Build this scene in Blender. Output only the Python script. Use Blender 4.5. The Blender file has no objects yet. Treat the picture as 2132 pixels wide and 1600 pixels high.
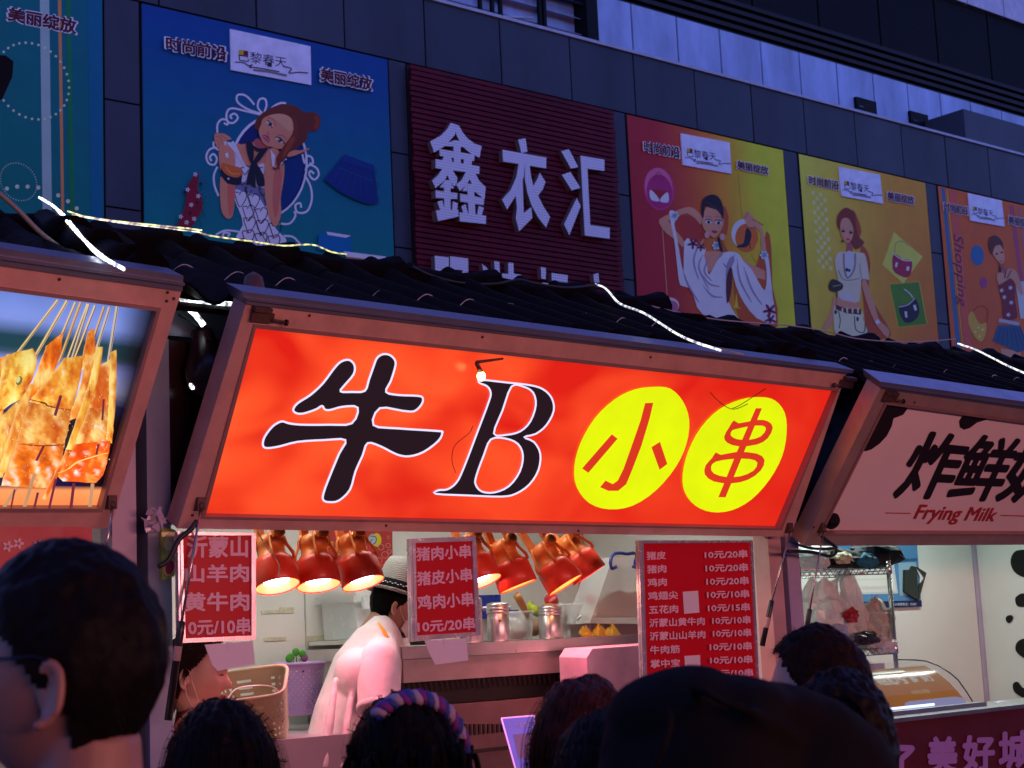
import bpy, math, random
from mathutils import Vector, Matrix, noise
from mathutils.geometry import tessellate_polygon
import numpy as np
random.seed(7)
SC = bpy.context.scene
COL = SC.collection
# ------------------------------------------------------------------ camera, sky, sun, exposure
W_PX, H_PX, F_PX = 2132.0, 1600.0, 3400.0
YAW, PITCH, ROLL = math.radians(50), math.radians(8.6), math.radians(-2.6)
CAM = Vector((0, 0, 1.6))
FWD = Vector((math.cos(YAW)*math.cos(PITCH), math.sin(YAW)*math.cos(PITCH), math.sin(PITCH)))
R0 = Vector((math.sin(YAW), -math.cos(YAW), 0)); U0 = R0.cross(FWD)
RT = R0*math.cos(ROLL)+U0*math.sin(ROLL); UP = U0*math.cos(ROLL)-R0*math.sin(ROLL)
cd = bpy.data.cameras.new('camera'); cam = bpy.data.objects.new('camera', cd); COL.objects.link(cam)
cam.matrix_world = Matrix(((RT.x, UP.x, -FWD.x, CAM.x), (RT.y, UP.y, -FWD.y, CAM.y), (RT.z, UP.z, -FWD.z, CAM.z), (0, 0, 0, 1)))
cd.sensor_width = 36; cd.lens = 36*F_PX/W_PX; cd.clip_start = .05; cd.clip_end = 400
cd.dof.use_dof = True; cd.dof.focus_distance = 6.3; cd.dof.aperture_fstop = 10.0
SC.camera = cam
w = bpy.data.worlds.new('World'); SC.world = w; w.use_nodes = True
nt = w.node_tree; bg = nt.nodes['Background']
sky = nt.nodes.new('ShaderNodeTexSky'); sky.sky_type = 'NISHITA'; sky.sun_disc = False
sky.sun_elevation = math.radians(12); sky.sun_rotation = math.radians(20)
tn = nt.nodes.new('ShaderNodeMix'); tn.data_type = 'RGBA'; tn.blend_type = 'MULTIPLY'; tn.inputs[0].default_value = 1
tn.inputs[7].default_value = (1.20, 1.20, 3.1, 1)       # the blue-violet cast of the dusk in the photograph
nt.links.new(sky.outputs[0], tn.inputs[6]); nt.links.new(tn.outputs[2], bg.inputs[0])
bg.inputs[1].default_value = .14
sl = bpy.data.lights.new('sun', 'SUN'); sl.energy = 0.02; sl.angle = math.radians(20); sl.color = (.7, .75, 1)
so = bpy.data.objects.new('sun', sl); COL.objects.link(so)
so.rotation_euler = (math.radians(60), 0, math.radians(-40))
SC.view_settings.view_transform = 'Standard'; SC.view_settings.look = 'None'
SC.view_settings.exposure = 0; SC.view_settings.gamma = 1; SC.view_settings.use_curve_mapping = False
SC.cycles.use_denoising = True; SC.cycles.max_bounces = 8; SC.cycles.sample_clamp_indirect = 6
SC.cycles.caustics_reflective = False; SC.cycles.caustics_refractive = False

# ------------------------------------------------------------------ measuring helpers (picture point + known plane -> place)
def ray(px, py): return FWD + RT*((px-W_PX/2)/F_PX) - UP*((py-H_PX/2)/F_PX)
def onY(px, py, Y): d = ray(px, py); return CAM + d*(Y/d.y)
def onX(px, py, X): d = ray(px, py); return CAM + d*(X/d.x)
def at(px, py, dist): return CAM + ray(px, py)*dist
class Plane:
    def __init__(s, O, U, V):
        s.O = Vector(O); s.U = Vector(U).normalized(); V = Vector(V); s.V = (V-s.U*V.dot(s.U)).normalized()
        s.N = s.U.cross(s.V).normalized()
        if (CAM-s.O).dot(s.N) < 0: s.N = -s.N
    def hit(s, px, py): d = ray(px, py); return CAM + d*((s.O-CAM).dot(s.N)/d.dot(s.N))
    def uv(s, px, py): p = s.hit(px, py)-s.O; return (p.dot(s.U), p.dot(s.V))
    def w(s, u, v, n=0): return s.O+s.U*u+s.V*v+s.N*n
def planeY(Y): return Plane((0, Y, 0), (1, 0, 0), (0, 0, 1))
def planeX(X): return Plane((X, 0, 0), (0, -1, 0), (0, 0, 1))

def on_roof(px, py, h=.1):
    d = ray(px, py); a = d.z-d.y*SL; t = (RZ-RIDGE_Y*SL+h-CAM.z)/a; return CAM+d*t
def ridge_pt(px, py, Y=5.53):
    p = onY(px, py, Y); p.z = max(p.z, RZ+.070); return p
def lin(c):
    r = []
    for v in c[:3]:
        v = v/255.0; r.append(v/12.92 if v <= .04045 else ((v+.055)/1.055)**2.4)
    return tuple(r)
LB = (.27, .26, .78)     # dusk light falling on the building, used once to read surface colours out of the photograph
def alb(r, g, b, k=.95):
    c = lin((r, g, b)); return tuple(min(.85, max(.004, c[i]/LB[i]*k)) for i in range(3))

# ------------------------------------------------------------------ materials
MATS = {}
def M(name, col=(.5, .5, .5), rough=.5, metal=0, var=.15, scale=6, bump=0, bscale=60, em=None, es=0, trans=0, alpha=1, coat=0, sss=0, spec=None, stretch=None):
    if name in MATS: return MATS[name]
    m = bpy.data.materials.new(name); MATS[name] = m; m.use_nodes = True
    t = m.node_tree; b = t.nodes['Principled BSDF']; L = t.links.new
    tc = t.nodes.new('ShaderNodeTexCoord')
    n = t.nodes.new('ShaderNodeTexNoise'); n.inputs['Scale'].default_value = scale; n.inputs['Detail'].default_value = 6; n.inputs['Roughness'].default_value = .6
    if stretch: mp = t.nodes.new('ShaderNodeMapping'); mp.inputs['Scale'].default_value = stretch; L(tc.outputs['Object'], mp.inputs[0]); L(mp.outputs[0], n.inputs['Vector'])
    else: L(tc.outputs['Object'], n.inputs['Vector'])
    r = t.nodes.new('ShaderNodeMapRange'); r.inputs['From Min'].default_value = .3; r.inputs['From Max'].default_value = .7
    r.inputs['To Min'].default_value = 1-var; r.inputs['To Max'].default_value = 1+var
    L(n.outputs['Fac'], r.inputs['Value'])
    mx = t.nodes.new('ShaderNodeVectorMath'); mx.operation = 'SCALE'
    mx.inputs[0].default_value = col[:3]; L(r.outputs[0], mx.inputs['Scale']); L(mx.outputs[0], b.inputs['Base Color'])
    rr = t.nodes.new('ShaderNodeMapRange'); rr.inputs['To Min'].default_value = max(0, rough-.12); rr.inputs['To Max'].default_value = min(1, rough+.12)
    n2 = t.nodes.new('ShaderNodeTexNoise'); n2.inputs['Scale'].default_value = scale*2.3; n2.inputs['Detail'].default_value = 5
    L(tc.outputs['Object'], n2.inputs['Vector']); L(n2.outputs['Fac'], rr.inputs['Value']); L(rr.outputs[0], b.inputs['Roughness'])
    b.inputs['Metallic'].default_value = metal
    if spec is not None: b.inputs['Specular IOR Level'].default_value = spec
    if bump:
        n3 = t.nodes.new('ShaderNodeTexNoise'); n3.inputs['Scale'].default_value = bscale; n3.inputs['Detail'].default_value = 4
        bp = t.nodes.new('ShaderNodeBump'); bp.inputs['Strength'].default_value = bump; bp.inputs['Distance'].default_value = .01
        L(tc.outputs['Object'], n3.inputs['Vector']); L(n3.outputs['Fac'], bp.inputs['Height']); L(bp.outputs[0], b.inputs['Normal'])
    if em: b.inputs['Emission Color'].default_value = (*em[:3], 1); b.inputs['Emission Strength'].default_value = es
    if trans: b.inputs['Transmission Weight'].default_value = trans; b.inputs['IOR'].default_value = 1.3
    if alpha < 1: b.inputs['Alpha'].default_value = alpha
    if coat: b.inputs['Coat Weight'].default_value = coat; b.inputs['Coat Roughness'].default_value = .08
    if sss: b.inputs['Subsurface Weight'].default_value = sss; b.inputs['Subsurface Radius'].default_value = (.02, .008, .004); b.inputs['Subsurface Scale'].default_value = .5
    return m
def Mprint(name, lit=0, rough=.45, var=.06, scale=3):
    """print whose ink colours are stored on the mesh; lit > 0 is a backlit sheet"""
    if name in MATS: return MATS[name]
    m = bpy.data.materials.new(name); MATS[name] = m; m.use_nodes = True
    t = m.node_tree; b = t.nodes['Principled BSDF']; L = t.links.new
    a = t.nodes.new('ShaderNodeVertexColor'); a.layer_name = 'Col'
    tc = t.nodes.new('ShaderNodeTexCoord'); n = t.nodes.new('ShaderNodeTexNoise'); n.inputs['Scale'].default_value = scale; n.inputs['Detail'].default_value = 3
    L(tc.outputs['Object'], n.inputs['Vector'])
    r = t.nodes.new('ShaderNodeMapRange'); r.inputs['From Min'].default_value = .3; r.inputs['From Max'].default_value = .7
    r.inputs['To Min'].default_value = 1-var; r.inputs['To Max'].default_value = 1+var; L(n.outputs['Fac'], r.inputs['Value'])
    mx = t.nodes.new('ShaderNodeVectorMath'); mx.operation = 'SCALE'; L(a.outputs['Color'], mx.inputs[0]); L(r.outputs[0], mx.inputs['Scale'])
    b.inputs['Roughness'].default_value = rough; b.inputs['Specular IOR Level'].default_value = .2
    if lit:
        b.inputs['Base Color'].default_value = (.02, .02, .02, 1)
        L(mx.outputs[0], b.inputs['Emission Color']); b.inputs['Emission Strength'].default_value = lit
    else: L(mx.outputs[0], b.inputs['Base Color'])
    return m

# ------------------------------------------------------------------ mesh building
class MB:
    def __init__(s): s.v = []; s.f = []; s.c = []; s.mi = []; s.sm = []; s.cm = 0
    def add(s, vs, fs, smooth=False, col=None):
        o = len(s.v); s.v += [tuple(p) for p in vs]
        for f in fs: s.f.append(tuple(i+o for i in f)); s.mi.append(s.cm); s.sm.append(smooth)
        if col is None: s.c += [(1, 1, 1)]*len(vs)
        elif len(col) == len(vs) and not isinstance(col[0], (int, float)): s.c += list(col)
        else: s.c += [tuple(col[:3])]*len(vs)
        return s
    def box(s, a, b):
        x0, y0, z0 = a; x1, y1, z1 = b
        return s.add([(x0, y0, z0), (x1, y0, z0), (x1, y1, z0), (x0, y1, z0), (x0, y0, z1), (x1, y0, z1), (x1, y1, z1), (x0, y1, z1)],
                     [(0, 3, 2, 1), (4, 5, 6, 7), (0, 1, 5, 4), (1, 2, 6, 5), (2, 3, 7, 6), (3, 0, 4, 7)])
    def hexa(s, q, off):
        """quad q (4 points) extruded by off"""
        q = [Vector(p) for p in q]; off = Vector(off); r = [p+off for p in q]
        return s.add(q+r, [(0, 1, 2, 3), (7, 6, 5, 4), (0, 4, 5, 1), (1, 5, 6, 2), (2, 6, 7, 3), (3, 7, 4, 0)])
    def tube(s, pts, r, n=8, cap=True, sq=None):
        pts = [Vector(p) for p in pts]; rs = r if isinstance(r, (list, tuple)) else [r]*len(pts)
        rings = []; up = Vector((0, 0, 1)); prev = None
        for i, p in enumerate(pts):
            t = (pts[min(i+1, len(pts)-1)]-pts[max(i-1, 0)]).normalized()
            if prev is None: a = t.cross(up if abs(t.z) < .9 else Vector((1, 0, 0))).normalized()
            else: a = (prev-t*prev.dot(t)).normalized()
            prev = a; b = t.cross(a)
            rings.append([p+(a*math.cos(k*2*math.pi/n)+b*math.sin(k*2*math.pi/n)*(sq or 1))*rs[i] for k in range(n)])
        vs = [q for rg in rings for q in rg]; fs = []
        for i in range(len(pts)-1):
            for k in range(n): fs.append((i*n+k, i*n+(k+1) % n, (i+1)*n+(k+1) % n, (i+1)*n+k))
        if cap: fs.append(tuple(range(n-1, -1, -1))); fs.append(tuple((len(pts)-1)*n+k for k in range(n)))
        return s.add(vs, fs, True)
    def lathe(s, O, axis, prof, n=24, ref=None, cap=False):
        O = Vector(O); ax = Vector(axis).normalized()
        a = ax.cross(Vector(ref) if ref else (Vector((0, 0, 1)) if abs(ax.z) < .9 else Vector((1, 0, 0)))).normalized(); b = ax.cross(a)
        vs = []; fs = []
        for (r, h) in prof:
            for k in range(n): vs.append(O+ax*h+(a*math.cos(2*math.pi*k/n)+b*math.sin(2*math.pi*k/n))*r)
        for i in range(len(prof)-1):
            for k in range(n): fs.append((i*n+k, i*n+(k+1) % n, (i+1)*n+(k+1) % n, (i+1)*n+k))
        if cap: fs.append(tuple(range(n))); fs.append(tuple((len(prof)-1)*n+k for k in reversed(range(n))))
        return s.add(vs, fs, True)
    def ell(s, c, r, rot=None, n=16, m=10):
        vs = []; fs = []; c = Vector(c)
        for i in range(m+1):
            th = math.pi*i/m
            for k in range(n):
                p = Vector((math.sin(th)*math.cos(2*math.pi*k/n)*r[0], math.sin(th)*math.sin(2*math.pi*k/n)*r[1], math.cos(th)*r[2]))
                if rot: p = rot @ p
                vs.append(c+p)
        for i in range(m):
            for k in range(n): fs.append((i*n+k, (i+1)*n+k, (i+1)*n+(k+1) % n, i*n+(k+1) % n))
        return s.add(vs, fs, True)
    def build(s, name, mat, parent=None, loc=None, **props):
        me = bpy.data.meshes.new(name); me.from_pydata([tuple(p) for p in s.v], [], s.f)
        for m_ in (mat if isinstance(mat, (list, tuple)) else [mat]): me.materials.append(m_)
        if s.f:
            me.polygons.foreach_set('material_index', s.mi); me.polygons.foreach_set('use_smooth', s.sm)
        if any(c != (1, 1, 1) for c in s.c):
            ca = me.color_attributes.new('Col', 'FLOAT_COLOR', 'POINT')
            ca.data.foreach_set('color', [x for c in s.c for x in (c[0], c[1], c[2], 1.0)])
        me.update()
        o = bpy.data.objects.new(name, me); COL.objects.link(o)
        if parent: o.parent = parent; 
        if parent and parent.matrix_world != Matrix():
            o.matrix_parent_inverse = base_inv(parent)
        if loc: o.location = loc
        for k, v in props.items(): o[k] = v
        return o
def base_inv(p):
    m = Matrix()
    while p: m = Matrix.Translation(p.location) @ m if not p.get('_rot') else m; p = p.parent
    return m.inverted()
def thing(name, label, cat, loc=(0, 0, 0), group=None):
    o = bpy.data.objects.new(name, None); COL.objects.link(o); o.location = loc; o.empty_display_size = .1
    o['label'] = label; o['category'] = cat
    if group: o['group'] = group
    return o
# every part is modelled in world coordinates; re-base it on its thing when parenting
def part(mb, name, mat, parent, **props):
    o = mb.build(name, mat, None, **props); adopt(o, parent); return o
def origin_of(p):
    v = Vector((0, 0, 0))
    while p is not None: v = v+p.location; p = p.parent
    return v
def adopt(o, parent):
    o.parent = parent; org = origin_of(parent)
    o.data.transform(Matrix.Translation(-org)); return o
def solo(mb, name, mat, label, cat, group=None, origin=None, **props):
    o = mb.build(name, mat, None, **props)
    vs = mb.v; c = Vector(origin) if origin else Vector((sum(p[0] for p in vs)/len(vs), sum(p[1] for p in vs)/len(vs), min(p[2] for p in vs)))
    o.data.transform(Matrix.Translation(-c)); o.location = c
    o['label'] = label; o['category'] = cat
    if group: o['group'] = group
    return o
def copy_part(src, parent, delta):
    c = src.copy(); COL.objects.link(c); c.parent = parent; c.location = src.location+Vector(delta); return c
def copy_tree(src, loc, label):
    r = src.copy(); COL.objects.link(r); r.location = loc; r['label'] = label
    def rec(a, b):
        for ch in a.children:
            k = ch.copy(); COL.objects.link(k); k.parent = b; rec(ch, k)
    rec(src, r); return r

# ------------------------------------------------------------------ flat print: closed shapes, ribbons, lettering
def smooth_loop(pts, k=4):
    n = len(pts); out = []
    for i in range(n):
        p0, p1, p2, p3 = pts[i-1], pts[i], pts[(i+1) % n], pts[(i+2) % n]
        for j in range(k):
            t = j/k
            out.append(tuple(.5*((2*p1[a])+(-p0[a]+p2[a])*t+(2*p0[a]-5*p1[a]+4*p2[a]-p3[a])*t*t+(-p0[a]+3*p1[a]-3*p2[a]+p3[a])*t**3) for a in (0, 1)))
    return out
def smooth_line(pts, k=4):
    out = []
    for i in range(len(pts)-1):
        p1, p2 = pts[i], pts[i+1]; p0 = pts[i-1] if i else p1; p3 = pts[i+2] if i+2 < len(pts) else p2
        for j in range(k):
            t = j/k
            out.append(tuple(.5*((2*p1[a])+(-p0[a]+p2[a])*t+(2*p0[a]-5*p1[a]+4*p2[a]-p3[a])*t*t+(-p0[a]+3*p1[a]-3*p2[a]+p3[a])*t**3) for a in range(len(p1))))
    out.append(tuple(pts[-1])); return out
def ell_pts(cx, cy, rx, ry, ang=0, n=28):
    ca, sa = math.cos(math.radians(ang)), math.sin(math.radians(ang))
    return [(cx+rx*math.cos(t)*ca-ry*math.sin(t)*sa, cy+rx*math.cos(t)*sa+ry*math.sin(t)*ca) for t in [2*math.pi*i/n for i in range(n)]]
TXT = {}
def text_mesh(s, off=0.0, shear=0.0, ext=0.0):
    k = (s, off, shear, ext)
    if k in TXT: return TXT[k]
    c = bpy.data.curves.new('lettering', 'FONT'); c.body = s; c.size = 1; c.offset = off; c.shear = shear; c.extrude = ext; c.resolution_u = 3
    o = bpy.data.objects.new('lettering', c); COL.objects.link(o)
    m = bpy.data.meshes.new_from_object(o.evaluated_get(bpy.context.evaluated_depsgraph_get()))
    vs = [tuple(v.co) for v in m.vertices]; fs = [tuple(p.vertices) for p in m.polygons]
    bpy.data.objects.remove(o); bpy.data.curves.remove(c); bpy.data.meshes.remove(m)
    TXT[k] = (vs, fs); return TXT[k]
class Paint:
    """collects flat shapes lying on a plane; every shape goes a hair above the one before"""
    def __init__(s, plane, xf=(0, 0, 1), base=.003, eps=.0012):
        s.p = plane; s.xf = xf; s.h = base; s.e = eps; s.mb = MB()
    def uv(s, x, y): return s.p.uv(s.xf[0]+x*s.xf[2], s.xf[1]+y*s.xf[2])
    def up(s): s.h += s.e
    def poly(s, pts, col, sm=0, holes=(), col2=None, lift=True):
        if sm: pts = smooth_loop(pts, sm)
        loops = [[s.uv(*q) for q in pts]]+[[s.uv(*q) for q in (smooth_loop(h, sm) if sm else h)] for h in holes]
        allp = [q for l in loops for q in l]
        tri = tessellate_polygon([[Vector((q[0], q[1], 0)) for q in l] for l in loops])
        cols = col
        if col2 is not None:   # vertical blend
            ys = [q[1] for q in allp]; a, b = min(ys), max(ys)
            cols = [tuple(col2[i]+(col[i]-col2[i])*((q[1]-a)/(b-a+1e-9)) for i in range(3)) for q in allp]
        s.mb.add([s.p.w(q[0], q[1], s.h) for q in allp], [t for t in tri], col=cols)
        if lift: s.up()
        return s
    def line(s, pts, wd, col, closed=False, sm=0, lift=True):
        if sm: pts = smooth_loop(pts, sm) if closed else smooth_line(pts, sm)
        n = len(pts); L = []; R = []
        for i, q in enumerate(pts):
            a = pts[(i-1) % n] if (closed or i) else q; b = pts[(i+1) % n] if (closed or i < n-1) else q
            dx, dy = b[0]-a[0], b[1]-a[1]; l = math.hypot(dx, dy) or 1
            ww = (wd[i*len(wd)//n] if isinstance(wd, (list, tuple)) else wd)/2
            L.append((q[0]-dy/l*ww, q[1]+dx/l*ww)); R.append((q[0]+dy/l*ww, q[1]-dx/l*ww))
        vs = [s.p.w(*s.uv(*q), s.h) for q in L+R]
        fs = [(i, (i+1) % n, n+(i+1) % n, n+i) for i in range(n if closed else n-1)]
        s.mb.add(vs, fs, col=col)
        if lift: s.up()
        return s
    def grid(s, q, cols, nx=1, ny=1):
        """quad q TL TR BR BL with blended colours cols(u,v)"""
        Q = [s.uv(*p) for p in q]; vs = []; cs = []; fs = []
        for j in range(ny+1):
            for i in range(nx+1):
                u, v = i/nx, j/ny
                x = [(Q[0][a]*(1-u)+Q[1][a]*u)*(1-v)+(Q[3][a]*(1-u)+Q[2][a]*u)*v for a in (0, 1)]
                vs.append(s.p.w(x[0], x[1], s.h)); cs.append(cols(u, v))
        for j in range(ny):
            for i in range(nx): a = j*(nx+1)+i; fs.append((a, a+1, a+nx+2, a+nx+1))
        s.mb.add(vs, fs, col=cs); s.up(); return s
    def text(s, st, q, col, off=0.0, shear=0.0, ext=0.0, adv=None):
        """lettering stretched into quad q TL TR BR BL (picture points)"""
        vs, fs = text_mesh(st, 0.0, shear, .5 if ext else 0)
        if not vs: return s
        if off:   # heavier weight: the same strokes laid again around themselves, each a hair higher
            V = list(vs); G = list(fs); H = [0]*len(vs)
            for k in range(8):
                o_ = len(V); dx, dy = off*math.cos(k*math.pi/4), off*math.sin(k*math.pi/4)
                V += [(v[0]+dx, v[1]+dy, v[2]) for v in vs]; H += [k+1]*len(vs); G += [tuple(i+o_ for i in f) for f in fs]
            vs, fs = V, G
        else: H = [0]*len(vs)
        x0 = min(v[0] for v in vs); x1 = max(v[0] for v in vs); y0 = min(v[1] for v in vs); y1 = max(v[1] for v in vs)
        Q = [s.uv(*p) for p in q]; out = []
        for v, hh in zip(vs, H):
            u = (v[0]-x0)/(x1-x0); t = (y1-v[1])/(y1-y0)
            x = [(Q[0][a]*(1-u)+Q[1][a]*u)*(1-t)+(Q[3][a]*(1-u)+Q[2][a]*u)*t for a in (0, 1)]
            out.append(s.p.w(x[0], x[1], s.h+hh*5e-5+(ext*(v[2]+.5) if ext else 0)))
        s.mb.add(out, fs, col=col); s.h += 5e-4; s.up(); return s
    def extrude(s, pts, col, depth, sm=0, side=None):
        if sm: pts = smooth_loop(pts, sm)
        P = [s.uv(*q) for q in pts]; n = len(P)
        tri = tessellate_polygon([[Vector((q[0], q[1], 0)) for q in P]])
        s.mb.add([s.p.w(q[0], q[1], s.h+depth) for q in P], list(tri), col=col)
        s.mb.add([s.p.w(q[0], q[1], s.h+depth) for q in P]+[s.p.w(q[0], q[1], s.h) for q in P], [(i, (i+1) % n, n+(i+1) % n, n+i) for i in range(n)], col=side or col)
        return s
# ------------------------------------------------------------------ lamps of the place: the lit signs of the row across the lane, tubes inside the stalls
def area(name, loc, rot, sx_, sy_, power, col, par=None):
    l = bpy.data.lights.new(name, 'AREA'); l.shape = 'RECTANGLE'; l.size = sx_; l.size_y = sy_; l.energy = power; l.color = col
    o = bpy.data.objects.new(name, l); COL.objects.link(o); o.location = loc; o.rotation_euler = rot; return o
area('opposite_sign_light', (3.6, -4.2, 2.3), (math.radians(92), 0, 0), 8.5, .8, 370, (1.0, .36, .34))
area('left_stall_tube', (1.0, 5.35, 2.34), (0, 0, 0), 1.6, .06, 5, (1, .85, .9))
area('middle_stall_tube', (3.9, 5.32, 2.36), (0, 0, 0), 2.4, .06, 15, (.93, 1, .93))
area('right_stall_tube', (7.3, 5.5, 2.34), (0, 0, 0), 2.2, .06, 21, (.84, 1, .94))
# ================================================================== the shop building across the lane
PW = planeY(15.0)
def XY(px, py, Y=15.0): return onY(px, py, Y)
m_gap = M('dark joint', (.01, .01, .012), .8)
m_clad = M('grey cladding', (.045, .053, .066), .45, .1, .22, 1.6, stretch=(1, 1, .25), spec=.2)
m_clad2 = M('grey cladding pale', (.051, .058, .072), .42, .1, .22, 1.3, stretch=(1, 1, .3), spec=.2)
m_white_al = M('pale aluminium panel', (.34, .42, .62), .5, 0, .30, 2.2, stretch=(1, 1, .3))
m_ledge = M('ledge white', (.45, .45, .5), .5)
m_black = M('black metal', (.004, .004, .005), .6, spec=.15)
m_soffit = M('dark soffit', (.007, .0075, .010), .7, spec=.1)
g = MB(); g.box((-30, -30, -.05), (60, 60, 0)); ground = g.build('ground', M('asphalt', (.05, .05, .052), .8, 0, .3, 3, .4, 40)); ground['kind'] = 'structure'

OB = thing('added_sky_blocker', 'added unseen building behind the viewer that blocks sky light', 'building', (5, -7, 0))  # unseen block added to keep sky light off the stalls and crowd
b = MB(); b.box((-22, -9, 0), (34, -5.2, 11.5)); part(b, 'wall', M('added blocker render', (.10, .09, .09), .8, 0, .2, 1), OB)
b = MB(); b.box((-22, -5.2, 3.4), (34, -4.9, 3.7)); b.box((-22, -5.2, 11.1), (34, -4.85, 11.7)); part(b, 'added_blocker_cornice', M('added blocker render'), OB)
for k in range(14):
    b = MB(); b.box((-18+k*3.6, -5.2, 5.2), (-16.4+k*3.6, -5.16, 7.4)); part(b, 'window', M('added blocker glass', (.02, .025, .03), .15), OB)  # windows of the added sky blocker

B = thing('shopping_building', 'dark grey clad shopping building behind the stalls with pale upper storey', 'building', (15, 16, 0))
b = MB(); b.box((2, 15.06, 0), (34, 15.5, 9.21)); part(b, 'wall_core', m_gap, B)
seams = [150, 331, 534, 717, 885, 1042, 1187, 1319, 1445, 1562, 1670, 1775, 1871, 1961, 2049]
sx = [XY(x, 0+(x-200)*.13, 15).x for x in seams]; sx = [sx[0]-1.2]+sx+[sx[-1]+1.15, sx[-1]+2.3, sx[-1]+3.4]
for i in range(len(sx)-1):
    b = MB(); dz = random.uniform(-.003, .003)
    b.box((sx[i]+.012, 15.0+dz, 8.36), (sx[i+1]-.012, 15.05, 9.21)); part(b, 'wall_panel', m_clad if i % 3 else m_clad2, B)
bays = [(3.9, 7.28), (7.69, 10.90), (11.16, 14.47), (14.76, 17.93), (18.24, 21.33), (21.62, 24.75)]
for i in range(len(bays)):
    x0 = bays[i][1]; x1 = bays[i+1][0] if i+1 < len(bays) else x0+.3
    for z0, z1 in ((7.22, 8.34), (6.08, 7.20), (4.9, 6.06), (3.7, 4.88), (2.5, 3.68), (1.3, 2.48), (.1, 1.28)):
        b = MB(); b.box((x0+.01, 15.0, z0), (x1-.01, 15.05, z1)); part(b, 'wall_panel', m_clad2, B)
b = MB(); b.box((2, 14.965, 9.215), (24.3, 15.2, 9.255)); part(b, 'ledge', m_ledge, B)
# pale upper storey, set back behind the ledge
Y2 = 16.3
b = MB(); b.box((2, Y2+.06, 8.8), (40, Y2+.4, onY(1310, 20, Y2).z)); part(b, 'upper_core', m_gap, B)
ux = [onY(x, y, Y2).x for x, y in [(1222, 60), (1316, 60), (1411, 90), (1501, 120), (1587, 150), (1668, 180), (1746, 200), (1822, 225), (1894, 245), (1962, 260), (2025, 275), (2090, 290)]]
ux = ux+[ux[-1]+1.2, ux[-1]+2.4]
pz = [onY(1310, 20, Y2).z, onY(2025, 215, Y2).z]
zt = sum(pz)/2+.03
for i in range(len(ux)-1):
    b = MB(); b.box((ux[i]+.018, Y2, 9.0), (ux[i+1]-.018, Y2+.05, zt+.02)); part(b, 'upper_panel', m_white_al, B)
for q in ((1777, 1820, 207, 236), (1890, 1928, 236, 264)):
    p0 = onY(q[0], q[2], Y2); p1 = onY(q[1], q[3], Y2)
    b = MB(); b.box((p0.x, Y2-.06, p1.z-.25), (p1.x, Y2+.02, p0.z+.03)); wd = part(b, 'window', m_black, B)
    b = MB(); b.box((p0.x+.05, Y2-.075, p1.z+.03), (p0.x+.16, Y2-.062, p0.z-.14)); part(b, 'pane', M('dark glass', (.05, .06, .08), .1), wd)
# louvred bay at the left of the upper storey
p0 = onY(1197, 40, Y2).x; p1 = onY(1220, 40, Y2).x
b = MB(); b.box((p0, Y2-.25, 9.0), (p1, Y2+.05, 12)); part(b, 'column', m_black, B)
b = MB(); b.box((6, Y2+.02, 9.0), (p0, Y2+.055, 12)); part(b, 'louvre_backing', m_white_al, B)
for k in range(9):
    z = 9.42+k*.235
    b = MB(); b.hexa([(6, Y2-.12, z), (p0, Y2-.12, z), (p0, Y2+.0, z+.05), (6, Y2+.0, z+.05)], (0, 0, .016)); part(b, 'louvre_blade', M('louvre blade', (.16, .19, .25), .4), B)
for x in (1010, 1027, 1108, 1118, 985):
    xx = onY(x, 20, Y2).x; b = MB(); b.box((xx-.025, Y2-.17, 9.0), (xx+.025, Y2-.125, 12)); part(b, 'mullion', m_black, B)
for z in (9.62, 10.3):
    b = MB(); b.box((6, Y2-.215, z), (p0, Y2-.175, z+.035)); part(b, 'rail', m_black, B)
b = MB(); b.tube([onY(1020, 34, 16.0), onY(1110, 38, 16.0)], .018); part(b, 'brace', m_ledge, B)
# dark tower rising behind the pale storey
TY = 21.0; TW = thing('dark_tower', 'dark louvred tower rising behind the pale upper storey at the top right', 'building', (30, TY, 0))
za, zb_, zc_ = onY(2050, 215, TY).z-1.2, onY(1700, 58, TY).z, onY(2118, 50, TY).z
b = MB(); b.box((8, TY+.1, 0), (75, TY+4, zc_+9)); part(b, 'wall', m_soffit, TW)
b = MB(); b.box((2, 15.6, 8.7), (40, Y2+.05, 8.8)); b.box((2, Y2+.4, zt-.3), (60, TY+.1, zt-.2)); part(b, 'flat_roof', m_soffit, B)
k = 0; z = za
while z < zb_:
    b = MB(); b.box((8, TY-.08, z), (75, TY+.02, z+.09)); part(b, 'slat', M('tower slat', (.020, .019, .024), .6, spec=.15), TW); z += .17
for k in range(24):
    x = 14+k*2.1; b = MB(); b.box((x, TY, zb_+.03), (x+2.04, TY+.05, zc_-.02)); part(b, 'dark_panel', m_soffit, TW)
for k in range(34):
    x = 14+k*1.5; b = MB(); b.box((x, TY-.10, zc_), (x+1.46, TY+.05, zc_+2.5)); part(b, 'pale_panel', M('fascia pale', (.5, .46, .55), .5), TW)
q0 = onY(1990, 232, 15.6)
b = MB(); b.box((q0.x, 15.45, 9.0), (q0.x+4.5, 16.25, q0.z)); part(b, 'roof_box', m_clad2, B)
b = MB(); b.box((onY(2123, 240, 15.6).x, 15.43, 9.28), (onY(2123, 240, 15.6).x+.02, 15.45, q0.z)); part(b, 'roof_box_joint', m_gap, B)

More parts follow.
